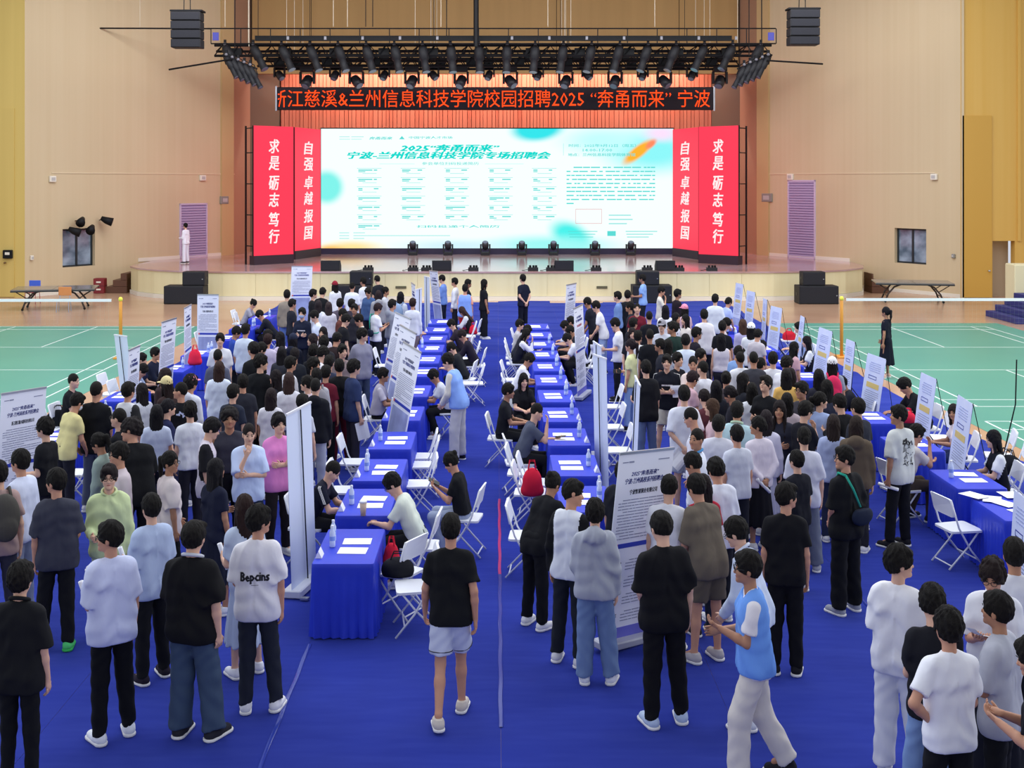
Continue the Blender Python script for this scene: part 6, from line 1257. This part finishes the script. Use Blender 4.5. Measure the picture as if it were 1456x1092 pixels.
(-3.93, 22.872, 15.0, 'st', 'hood:1f2436', 'tro:22242e', 'long:14121a', 1.64, 'cap:20263c', 'person in navy cap and long black hair, left crowd'),
(-3.517, 22.75, 250.0, 'st', 'jack:201f24', 'tro:17181d', 'lob:2a2024', 1.66, '', 'person with smiling face and dark bob in black coat, left crowd'),
(-3.528, 24.149, 200.0, 'st', 'tee:c9c2cc', 'tro:22222c', 'longf:1a1418', 1.62, '', 'person with pale fringe face looking up, left crowd'),
(-3.237, 22.277, 350.0, 'st', 'tee:28282e', 'tro:17181d', 'fluffy', 1.68, '', 'person with fluffy black hair before the pale fringe face'),
(-3.093, 22.682, 30.0, 'stv', 'tee:33272a', 'tro:17181d', 'short', 1.7, '', 'person in dark top with black hair in profile, left crowd'),
(-3.515, 20.663, 340.0, 'st', 'tee:22262e', 'tro:17181d', 'short:1c1618', 1.68, '', 'person in dark top with round black hair, left crowd'),
(-3.279, 21.209, 10.0, 'st', 'tee:1b1c22', 'tro:17181d', 'fluffy', 1.66, '', 'person in black with fluffy hair under the dark coat, left crowd'),
(-3.096, 20.757, 60.0, 'stv', 'tee:d8d6de', 'tro:22222c', 'fluffy', 1.7, '', 'person in white and dark top with face in profile, left crowd'),
(-2.98, 19.257, 110.0, 'st', 'tee:a9a4b2', 'tro:22222c', 'fluffy', 1.72, '', 'person with messy black hair and earring in grey top, left crowd'),
(-2.781, 19.646, 10.0, 'st', 'tee:343a52', 'tro:22242e', 'short', 1.7, '', 'person in dark slate blue t-shirt back turned, left crowd'),
(-2.741, 21.0, 140.0, 'st', 'tee:8c7c7c', 'tro:22222c', 'short', 1.7, '', 'person with sharp face looking right behind grey t-shirt'),
(-3.586, 27.195, 100.0, 'stv', 'tee:5c3430', 'tro:22222c', 'short', 1.68, '', 'person in rust brown shirt, left crowd top'),
(-3.303, 25.53, 60.0, 'stv', 'tee:17181e', 'tro:22222c', 'short', 1.74, '', 'person in black t-shirt bowing head, left crowd top'),
(-2.935, 25.753, 260.0, 'stv', 'tee:dcdcd4', 'tro:22222c', 'short', 1.72, '', 'person in cream t-shirt bowing head, left crowd top'),
(-3.345, 27.941, 190.0, 'st', 'tee:2c2c34', 'tro:22222c', 'short', 1.7, '', 'person in dark top facing camera near cream t-shirt'),
(-3.873, 29.308, 10.0, 'st', 'tee:5c5464', 'tro:22222c', 'fluffy', 1.68, '', 'person in mauve top with dark hair, left crowd top'),
(-3.542, 28.859, 20.0, 'st', 'tee:3a3440', 'tro:22222c', 'short', 1.72, '', 'person with dark hair beside the white t-shirt near stage'),
(-2.29, 18.881, 60.0, 'st', 'big:2d3a60', 'tro:35323e', 'fluffy', 1.74, 'hold:sheet', 'person in dark blue t-shirt carrying papers beside the leaning banner'),
(-2.551, 19.223, 350.0, 'sb', 'jack:15161b/15161b', 'tro:6b1f30', 'short', 1.7, '', 'person in black top with dark red trousers, left crowd edge'),
(-3.195, 18.248, 0.0, 'st', 'tee:e2e3ee', 'tro:8a8aa0', 'long:3d2c2a', 1.64, '', 'person with very long straight brown hair in white t-shirt'),
(-3.452, 18.612, 290.0, 'st', 'tee:22222c', 'tro:22222c', 'mid:1a1216', 1.62, 'hold:tote,l', 'person with face in profile carrying cloth tote bag, left crowd'),
(-2.835, 17.843, 280.0, 'st', 'tee:c8b8c0', 'tro:17181d', 'short', 1.66, '', 'person in profile beside the black hoodie, left crowd'),
(-2.62, 17.14, 5.0, 'st', 'hood:15171f', 'tro:b4b9c8', 'crew', 1.74, '', 'person in black hoodie and pale trousers behind the grey banner'),
(-2.794, 18.403, 340.0, 'st', 'long:b4b2b6', 'tro:17181d', 'short', 1.68, 'pack:8c8a90', 'person in light grey with bag strap, left crowd'),
(-2.717, 18.826, 10.0, 'st', 'tee:6b1f30', 'tro:17181d', 'short', 1.66, '', 'person in dark red top, left crowd edge by grey banner'),
(-2.969, 14.196, 160.0, 'ch', 'big:c6d6f6', 'wide:1d2840', 'crew:1c1414', 1.7, '', 'person in light blue t-shirt with fist at the mouth'),
(-2.69, 14.638, 150.0, 'cr', 'big:e88ccc', 'tro:2a2428', 'fluffy:141014', 1.72, 'pin:1', 'person in bright pink t-shirt with folded arms'),
(-3.33, 14.804, 165.0, 'st', 'tank:3b3b47', 'tro:17181d', 'fluffy:181416', 1.76, 'wide:1.2', 'broad person in dark grey sleeveless top facing camera, left crowd'),
(-3.519, 14.417, 80.0, 'stv', 'big:d6d0dc/1d1d22', 'tro:22222c', 'part:151214', 1.72, '', 'person in white shirt with black raglan sleeves, left crowd'),
(-3.004, 12.658, 40.0, 'hl', 'tee:1e2236', 'midi:1c2032', 'long:141216', 1.62, 'shoes:e4e6ee', 'person with long black hair in navy dress, left foreground crowd'),
(-3.589, 13.009, 60.0, 'sb>', 'big:ddd2d2', 'tro:15161a', 'pony', 1.62, 'glasses', 'person with ponytail and glasses in cream pink t-shirt'),
(-4.457, 16.797, 330.0, 'st<', 'tee:16171c', 'tro:5b5f74', 'crew', 1.74, 'print:moon', 'person in black t-shirt with pale back print, left crowd'),
(-4.522, 17.518, 30.0, 'st', 'hood:d4d8e4', 'tro:8a90a4', 'curly:1a1618', 1.72, 'cap:e98fa6', 'person with pink cap over curly hair in white hoodie'),
(-4.474, 16.13, 60.0, 'st', 'tee:20264a', 'midi:1d2242', 'pony:16131a', 1.62, '', 'person with tied hair in navy dress facing right, left crowd'),
(-4.495, 15.7, 350.0, 'st', 'tee:c6d0e8', 'tro:22222c', 'long:131116', 1.62, '', 'person with long black hair in pale blue top, left crowd'),
(-4.946, 17.835, 300.0, 'st', 'tee:3a2c2c', 'tro:22222c', 'mid:241818', 1.64, 'cap:d8c894', 'person in beige cap at the left tables'),
(-5.217, 18.497, 90.0, 'stv', 'tee:33262a', 'tro:22222c', 'bob:2a1e1e', 1.68, '', 'person with brown bob behind the beige cap'),
(-6.932, 22.91, 90.0, 'su', 'tee:20264a', 'tro:22222c', 'short', 1.66, '', 'seated person with pale face behind small text banner at left'),
(-7.042, 22.443, 95.0, 'swb', 'tee:a9b8d8', 'tro:22222c', 'short', 1.68, '', 'seated person with head in hands behind small text banner'),
(-6.804, 23.372, 100.0, 'su', 'jack:1c2238', 'tro:17181d', 'short', 1.72, '', 'seated person in navy jacket behind the left text banner'),
(-5.562, 16.489, 10.0, 'hh', 'big:16171b', 'tro:5d6478', 'crew', 1.8, 'wide:1.05 stripe', 'person in black t-shirt with white stripes, arm on hip'),
(-7.25, 20.1, 95.0, 'su', 'tee:17181d', 'tro:17181d', 'crew', 1.74, '', 'seated person in black at the left edge tables facing right'),
(-5.877, 16.196, 35.0, 'lb', 'tee:d9cf94', 'tro:22222c', 'short', 1.7, 'mask:dfe3ee', 'person in pale yellow top and face mask at left tables'),
(-5.215, 16.781, 25.0, 'st', 'big:d6d8de/2c2c2e', 'tro:22222c', 'short', 1.74, '', 'person in half black half white shirt at left tables'),
(-4.713, 14.869, 280.0, 'cr', 'tee:17181d', 'tro:17181d', 'crew', 1.74, 'glasses', 'person in black with glasses facing left in left group'),
(-4.201, 13.854, 330.0, 'lb<', 'big:131417', 'tro:131417', 'curly:1c1618', 1.8, 'wide:1.12', 'broad person in black t-shirt with curly hair, left group'),
(-4.676, 14.11, 280.0, 'stv', 'long:93a49c', 'tro:2a3440', 'pony', 1.6, '', 'person in sage green sweater facing left near folding chair'),
(-5.439, 14.351, 280.0, 'hl', 'tee:17181d', 'tro:22222c', 'fluffy', 1.72, 'glasses', 'person in black polo and glasses beside the large left banner'),
(-5.02, 12.563, 285.0, 'st', 'big:d6def6', 'tro:8c96b0', 'part', 1.74, 'glasses', 'person in white t-shirt and glasses facing left, far left'),
(-5.005, 11.956, 330.0, 'sb', 'tee:a98f8c', 'tro:3a3a48', 'short', 1.76, 'pack:4c4a46', 'person in dusty pink t-shirt with dark backpack cut by left edge'),
(-4.089, 12.919, 250.0, 'sb', 'big:ccc0c6', 'tro:22222c', 'part', 1.74, 'glasses', 'person in pale pink shirt and glasses laughing, left group'),
(-3.911, 11.993, 165.0, 'hr', 'jack:c7d6a4', 'wide:c8d4b4', 'part:1a1214', 1.72, 'glasses collar:c7d6a4', 'smiling person in pale green shirt and glasses'),
(-5.22, 17.504, 300.0, 'st', 'tee:c9ccd8', 'tro:22222c', 'mid:1a1418', 1.6, '', 'person in white with dark hair right of the half black shirt'),
(-4.053, 15.717, 330.0, 'st', 'tee:e0e4ee', 'tro:22222c', 'fluffy', 1.66, '', 'person in white t-shirt facing away behind the navy dress'),
(-3.773, 16.962, 20.0, 'st', 'tee:2a3040', 'tro:22283c', 'short', 1.68, '', 'person in dark slate top between white shirt and black t-shirt'),
(-3.784, 17.705, 340.0, 'st', 'tee:2c2e38', 'tro:22242e', 'short', 1.7, '', 'person in dark top behind the tall black t-shirt'),
(-2.734, 16.629, 20.0, 'st', 'tee:c2c6d2', 'tro:22222c', 'short', 1.6, '', 'person in pale top in front of the black hoodie'),
(-3.271, 17.197, 10.0, 'st', 'tee:e0dfe8', 'tro:22242e', 'long:2a2022', 1.58, '', 'person in white with dark hair beside the tote bag'),
(5.567, 22.349, 75.0, 'st', 'tee:c8a0a8', 'tro:22222c', 'mid', 1.56, '', 'person in rose top beside the seated long haired one'),
(4.907, 17.688, 340.0, 'st', 'tee:2f3344', 'tro:22242e', 'mid', 1.62, '', 'person in dark blue with dark bob under the pink backpack'),
(4.28, 15.152, 15.0, 'st', 'tee:a8b4d8', 'tro:2c3450', 'mid:2e2422', 1.6, '', 'person in pale blue top behind the brown hoodie'),
(3.783, 17.658, 0.0, 'st', 'tee:e0e2ea', 'tro:22242e', 'mid', 1.58, '', 'person in white with dark hair behind the windbreaker'),
(2.888, 14.309, 340.0, 'st', 'tee:ccd0de', 'tro:22242e', 'short', 1.64, '', 'person in pale grey top left of the pale blouse'),
(2.735, 14.711, 20.0, 'st', 'big:d0d2de', 'tro:22242e', 'short', 1.68, '', 'person in light top left of the windbreaker'),
(3.363, 13.323, 330.0, 'st', 'tee:1c1e28', 'tro:22242e', 'short', 1.56, '', 'person in dark top before the loose white t-shirt'),
(4.756, 15.653, 330.0, 'st', 'tee:31343f', 'tro:22242e', 'short', 1.72, '', 'person in dark grey beside the tall outer banner'),
]
for a in PEOPLE:
    x, y, face, code, top, bot, hair, h, ex, lab = a
    exs = ' '.join(e for e in ex.split() if e.split(':')[0] not in ('print', 'hem', 'pin')); z = .012 if -8.1 < x < 8.6 and y < 45 else .004
    r = person(x, y, face, code, top, bot, hair, h, exs, lab, z)
    if code[0] == 's' and code[1] in 'wucp': chair(x + (-.02)*math.sin(math.radians(face)), y - .02*math.cos(math.radians(face)), face, 'white folding chair under the ' + short(lab, 11))
    for e in ex.split():
        if e.split(':')[0] in ('print', 'hem', 'pin'): FINISH.append((r, e))

person(-13.22, 50.50, 300, 'hl', 'long:e6e4f0', 'wide:dedcea', 'bun', 1.70, 'shoes:3a3038', 'person all in white standing on the left end of the stage', 1.12)
for x, y, f, lb in [(-1.14, 17.92, 268.0, 'white folding chair right of the fourth left centre table'), (-1.09, 17.38, 268.0, 'white folding chair just in front of another beside blue left tables'), (-1.06, 16.29, 265.0, 'white folding chair between the writing person and the bun haired one'), (-1.05, 12.64, 300.0, 'white folding chair holding a black and red bag'), (-0.84, 12.16, 262.0, 'nearest empty white folding chair beside the walking person in shorts'), (-2.1, 17.56, 92.0, 'white folding chair left of the third left centre table'), (-2.02, 15.96, 92.0, 'white folding chair beside the navy striped seated person'), (0.51, 16.37, 95.0, 'white folding chair left of right tables with papers'), (0.44, 15.85, 95.0, 'white folding chair with red bag on it by the aisle'), (0.35, 13.9, 95.0, 'white folding chair by the aisle in front of the red bag'), (0.36, 16.92, 95.0, 'white folding chair second behind the slate grey seated person'), (2.07, 21.89, 268.0, 'farthest white folding chair right of the tall banner back'), (1.91, 20.07, 268.0, 'middle white folding chair right of the tall banner back'), (1.85, 18.34, 268.0, 'nearest white folding chair right of the tall banner back'), (5.52, 14.24, 78.0, 'empty white folding chair before the right edge table'), (-5.95, 16.92, 265.0, 'white folding chair beside the sage green sweater'), (-7.49, 19.9, 100.0, 'white folding chair behind the large left banner with dark bag'), (-2.53, 26.74, 92.0, 'white folding chair beside the grey t-shirt, nearer one'), (0.59, 30.32, 95.0, 'white folding chair by the aisle at far right centre tables'), (0.31, 24.84, 95.0, 'white folding chair by the aisle behind long black haired seated person'), (-7.48, 34.68, 95.0, 'white folding chair at the farthest left outer table'), (7.57, 17.96, 285.0, 'white folding chair behind the black vest at right edge'), (7.37, 17.09, 285.0, 'white folding chair at the right edge with black bag handle'), (7.09, 19.24, 275.0, 'white folding chair behind the tilted banner at right tables'), (-7.5, 23.19, 95.0, 'white folding chair beside the left outer tables near crossed banner'), (-0.79, 31.84, 268.0, 'white folding chair of the far left centre tables near wide black trousers'), (-0.64, 27.8, 268.0, 'white folding chair behind the blue vest with patterned sleeves'), (-0.5, 24.41, 268.0, 'white folding chair by the aisle right of the blue vest'), (7.6, 31.0, 275.0, 'white folding chair carrying the red gift bag on the right outer side')]: chair(x, y, f, lb)
for o, u, v, H, kind, lb, W in [((-6.284, 14.872, 0.029), (0.5015, 0.8649, -0.0219), (0.0436, 0.0, 0.9991), 1.9, 'co:1', 'large white text banner at the left edge with blue headline', 0.68), ((-2.253, 13.065, 0.023), (0.2064, 0.9785, 0.0066), (-0.0322, 0.0, 0.9995), 2.0, 'back', 'tall pale banner seen from behind beside the nearest left table', 0.75), ((-1.868, 19.069, 0.049), (0.3942, -0.9161, -0.0726), (0.1811, 0.0, 0.9835), 2.0, 'co', 'frontmost of the leaning text banners on the left tables, with photo strip', 0.85), ((-2.394, 23.333, 0.06), (0.5, -0.8602, -0.1003), (0.1967, 0.0, 0.9805), 2.0, 'co', 'farthest of the three leaning text banners stacked on the left tables', 0.7), ((-2.116, 21.333, 0.051), (0.4053, -0.911, -0.0765), (0.1856, 0.0, 0.9826), 2.0, 'co', 'middle one of the three leaning text banners on the left tables', 0.85), ((-2.179, 31.347, 0.023), (0.1809, -0.9835, 0.008), (-0.0442, 0.0, 0.999), 1.9, 'co', 'narrow sliver banner beside the far left centre tables', 0.85), ((-2.03, 29.257, 0.021), (0.2411, 0.9705, -0.0033), (0.0137, 0.0, 0.9999), 1.9, 'back', 'white banner back beside the seated white t-shirt', 0.5), ((-1.824, 35.573, 0.034), (0.3311, -0.9429, 0.0358), (-0.1074, 0.0, 0.9942), 1.9, 'co', 'tall text banner next to the denim blue shirt near stage', 0.85), ((-2.034, 33.459, 0.022), (0.3586, -0.9335, 0.0038), (-0.0105, 0.0, 0.9999), 1.9, 'back', 'thin banner edge behind the tall text banner near stage', 0.5), ((1.676, 30.532, 0.028), (0.3573, 0.9338, -0.0189), (0.0528, 0.0, 0.9986), 1.9, 'co', 'white banner at the far end of the right centre tables', 0.85), ((1.682, 24.864, 0.025), (0.2936, 0.9558, 0.0132), (-0.045, 0.0, 0.999), 1.9, 'co:2', 'white banner with reddish lettering on the right centre tables', 0.85), ((1.634, 19.84, 0.021), (0.1089, -0.994, 0.0018), (-0.0166, 0.0, 0.9999), 1.9, 'back', 'smaller white banner back behind the tall one at right tables', 0.68), ((1.457, 17.664, 0.022), (0.3052, -0.9523, 0.0058), (-0.0189, 0.0, 0.9998), 2.0, 'back', 'tallest white banner back standing along the right centre tables', 0.51), ((1.811, 16.316, 0.021), (-0.0385, -0.9993, 0.0016), (0.0418, 0.0, 0.9991), 1.9, 'back', 'narrow edge-on white banner between right tables and right crowd', 0.83), ((0.997, 11.563, 0.05), (0.7579, 0.6479, -0.0761), (0.0999, 0.0, 0.995), 1.9, 'co:0', 'large front banner with blue headline, standing in the right foreground', 0.8), ((-6.928, 22.121, 0.046), (0.5722, -0.8176, 0.0642), (-0.1115, 0.0, 0.9938), 1.7, 'back', 'crossed white banner back on the far left beside the yellow post', 0.73), ((-6.31, 20.177, 0.02), (0.0132, 0.9999, -0.0005), (0.0356, 0.0, 0.9994), 1.7, 'co', 'small text banner beside the crossed banner back on the left', 0.61), ((-6.46, 22.504, 0.022), (0.0724, 0.9974, -0.0044), (0.0611, 0.0, 0.9981), 1.9, 'co', 'text banner in the left outer row left of the two narrow ones', 0.81), ((-6.567, 24.964, 0.02), (-0.0825, 0.9966, 0.0001), (0.0007, 0.0, 1.0), 1.9, 'co', 'narrower text banner in the left outer row with blue stripe', 0.85), ((-7.075, 28.027, 0.023), (1.0, 0.0, -0.007), (0.007, 0.0, 1.0), 1.9, 'co', 'straight narrow text banner in the left outer row before the stage speaker', 0.5), ((-6.517, 37.263, 0.035), (0.8713, 0.4894, -0.0369), (0.0423, 0.0, 0.9991), 1.9, 'co', 'text banner standing against the stage front at left', 0.69), ((6.867, 35.018, 0.029), (0.2368, -0.9713, -0.0233), (0.0981, 0.0, 0.9952), 1.6, 'ad', 'farthest tilted pale blue banner on the right outer row', 0.5), ((6.703, 32.566, 0.028), (0.2388, -0.9709, -0.0198), (0.0825, 0.0, 0.9966), 1.6, 'ad', 'second farthest tilted pale blue banner on the right outer row', 0.5), ((6.717, 30.444, 0.021), (-0.0277, -0.9996, 0.0015), (0.0553, 0.0, 0.9985), 1.6, 'ad', 'edge-on tilted banner on the right outer row beside blue cloth', 0.5), ((6.393, 28.526, 0.033), (0.3099, -0.9502, -0.033), (0.106, 0.0, 0.9944), 1.6, 'ad', 'tilted banner in front of the red gift box, right outer row', 0.5), ((6.584, 26.581, 0.023), (-0.067, -0.9977, 0.0081), (0.1199, 0.0, 0.9928), 1.6, 'ad', 'narrow tilted banner beside seated black vest, right outer row', 0.5), ((6.393, 24.477, 0.026), (0.1118, -0.9936, -0.0162), (0.1436, 0.0, 0.9896), 1.6, 'ad', 'broad tilted banner beside the yellow post on the right', 0.7), ((6.48, 22.612, 0.021), (0.0357, -0.9994, -0.0034), (0.0956, 0.0, 0.9954), 1.6, 'ad', 'tilted banner left of the person in the long dress', 0.5), ((6.233, 20.75, 0.029), (0.1622, -0.9865, -0.0233), (0.1421, 0.0, 0.9898), 1.6, 'ad', 'tilted banner in front of the person in the long dress', 0.67), ((6.452, 18.675, 0.021), (-0.0217, -0.9998, 0.0027), (0.1256, 0.0, 0.9921), 1.6, 'ad', 'tilted banner behind the graphic t-shirt on the right', 0.7), ((6.248, 16.696, 0.028), (-0.1476, -0.9888, 0.0202), (0.1356, 0.0, 0.9908), 1.6, 'ad', 'nearest complete tilted banner with yellow bar at the right', 0.85), ((4.904, 11.505, 0.023), (-0.1098, -0.9939, 0.0065), (0.0595, 0.0, 0.9982), 1.6, 'ad', 'tilted banner cut off by the right edge', 0.5)]:
    banner(o, u, v, H, kind, lb, W)
# ---------------------------------------------------------------- bags and small things
def bag(x, y, z, w_, d_, h, col, lb, nm='bag', handles=True):
    F = Field((-w_, -d_, -.02), (w_, d_, h+.05), .016); F.ell((0, 0, h*.42), (w_/2, d_/2, h*.5), k=.02); F.cap((-w_*.36, 0, h*.16), (w_*.36, 0, h*.16), h*.15, k=.06); F.cut((0, 0, .0), (0, 0, -1)); P, Q = F.net()
    r = tag(empty(nm, (x, y, z)), lb, 'bag'); part('bag_body', mk_mesh('bag_body', [(P, Q, 0)], 1), r, [cloth(col)])
    if handles:
        q = MB()
        for s in (-1, 1): q.tube([(-w_*.22, s*.03, h*.8), (-w_*.12, s*.035, h*1.15), (w_*.12, s*.035, h*1.15), (w_*.22, s*.03, h*.8)], .008, 5)
        part('handle', q.mesh('handle', [None]), r, [cloth(col)])
    return r
bag(-1.04, 12.44, .47, .34, .24, .22, '1b1c22', 'black bag on the folding chair left of the walking person')
bag(-1.14, 12.82, .47, .16, .14, .26, 'c8203a', 'red bag beside the black bag on the folding chair')
bag(0.46, 15.64, .47, .26, .22, .40, 'd01f3c', 'red bag on the aisle chair left of the right tables')
bag(-6.32, 24.88, .765, .26, .16, .36, 'e02a48', 'bright red tote bag on the left outer tables')
bag(-0.65, 32.16, .47, .20, .16, .28, 'd01f3c', 'small red bag on the chair beside the striped sleeves')
bag(7.6, 30.99, .47, .34, .2, .26, 'cf2436', 'red gift bag on the right outer tables')
bag(-7.41, 20.11, .47, .42, .14, .30, '16181e', 'black laptop bag on the chair behind the large left banner')
bag(7.22, 16.79, .47, .34, .2, .30, '1c1e26', 'black bag with tall handle on the chair at right edge')
bag(6.53, 18.9, .765, .22, .16, .2, 'e02a48', 'small red bag on the table behind the graphic t-shirt')
r = tag(empty('drink_cup', (-1.54, 13.67, .763)), 'milky tea cup with white lid on the second nearest left table', 'cup'); q = MB(); q.lathe([(.03, 0), (.042, .15)], n=14); link('cup_body', q.mesh('cup_body', [mat('tea', 'd8bfa8', .4)], True), r); q = MB(); q.lathe([(.044, .15), (.044, .165), (.03, .175)], n=14); link('lid', q.mesh('lid', [M['white_plastic']]), r)
r = tag(empty('thin_stand', (8.51, 20.0, .005)), 'thin dark pole stand on the green court near the right edge', 'pole'); q = MB(); q.tube([(0, 0, 0), (.2, 0, .85), (.22, 0, 1.6)], .012, 6); link('pole', q.mesh('pole', [BLK]), r); q = MB(); q.tube([(-.2, -.15, 0), (0, 0, .12), (.2, .15, 0)], .012, 6); link('foot', q.mesh('foot', [BLK]), r)
# ---------------------------------------------------------------- prints on clothes, laid on the cloth's own surface
from mathutils.bvhtree import BVHTree
bpy.context.view_layer.update()
def wrap(root, child, me, ox, oz, back, m, name):
    """drop a flat print onto the shirt: local x/z offsets, on the back (-y) or the front (+y)"""
    src = [c for c in root.children if c.name.split('.')[0] == child][0].data
    t = BVHTree.FromPolygons([v.co for v in src.vertices], [tuple(p.vertices) for p in src.polygons]); s = -1 if back else 1; mm = me.copy()
    for v in mm.vertices:
        x = (v.co.x if back else -v.co.x) + ox; z = v.co.y + oz; hit = t.ray_cast(Vector((x, s*.8, z)), Vector((0, -s, 0)))
        y = (hit[0].y if hit[0] else s*.12) + s*(.004 + (v.co.z > 0)*.001); v.co = (x, y, z)
    mm.materials.clear(); mm.materials.append(m); o = bpy.data.objects.new(name, mm); COL.objects.link(o); o.parent = root; return o
PRN = mat('print_black', '1a1a22', .8)
for r, e in FINISH:
    k, _, v = e.partition(':')
    if v == 'kep':
        me = fit(text_mesh('Bepcins', .1, PRN, 0, .06, ext=.0), .27, .10); wrap(r, 'shirt', me, 0, 1.17, True, PRN, 'lettering')
        q = MB(); q.add([(-.035, -.062, 0), (.035, -.060, 0), (.035, -.057, 0), (-.035, -.059, 0)], [(0, 1, 2, 3)]); wrap(r, 'shirt', q.mesh('l', [PRN]), 0, 1.17, True, PRN, 'print_line')
    elif v in ('graffiti', 'moon'):
        rs = random.Random(5 if v == 'moon' else 8); q = MB(); mm = PRN if v == 'graffiti' else mat('print_pale', 'b4bcdc', .8)
        for i in range(34 if v == 'graffiti' else 8):
            x, z = rs.uniform(-.085, .085), rs.uniform(-.17, .05) if i > 9 else rs.uniform(.08, .13); a = rs.uniform(0, 3.1); L = rs.uniform(.015, .035) if i > 9 else .03; w_ = .004 if i > 9 else .010
            dx, dz = math.cos(a)*L, math.sin(a)*L; px, pz = -math.sin(a)*w_, math.cos(a)*w_; q.add([(x-dx-px, z-dz-pz, 0), (x+dx-px, z+dz-pz, 0), (x+dx+px, z+dz+pz, 0), (x-dx+px, z-dz+pz, 0)], [(0, 1, 2, 3)])
        wrap(r, 'shirt', q.mesh('g', [mm]), 0, 1.2, True, mm, 'back_print')
    elif v == 'front':
        q = MB(); rs = random.Random(2); x = -.09; W_ = mat('print_white', 'e8e8f0', .8)
        while x < .09: w_ = rs.uniform(.01, .02); q.add([(x, -.012, 0), (x+w_, -.012, 0), (x+w_, .014, 0), (x, .014, 0)], [(0, 1, 2, 3)]); x += w_+.004
        wrap(r, 'shirt', q.mesh('f', [W_]), 0, 1.24, False, W_, 'chest_print')
    elif k == 'pin':
        me = fit(text_mesh('0.A', .04, PRN, 0, .03, ext=.0), .05, .02); wrap(r, 'shirt', me, .0, 1.17, False, PRN, 'lettering')
    elif k == 'hem':
        q = MB()
        S = skel('wk')
        for s in (1, -1):
            h_, k_, a_, _ = S['leg'][s]; d = unit(k_-h_); c = h_ + d*.30; u = unit(np.cross(d, (0, 1, 0))); w_ = np.cross(d, u); q.tube([c + .112*(u*math.cos(t) + w_*math.sin(t)) for t in [i*math.pi/9 for i in range(19)]], .004, 5, cap=False)
        o = link('hem_stripe', q.mesh('hem_stripe', [PRN]), r)
for b in list(bpy.data.meshes):
    if b.users == 0: bpy.data.meshes.remove(b)
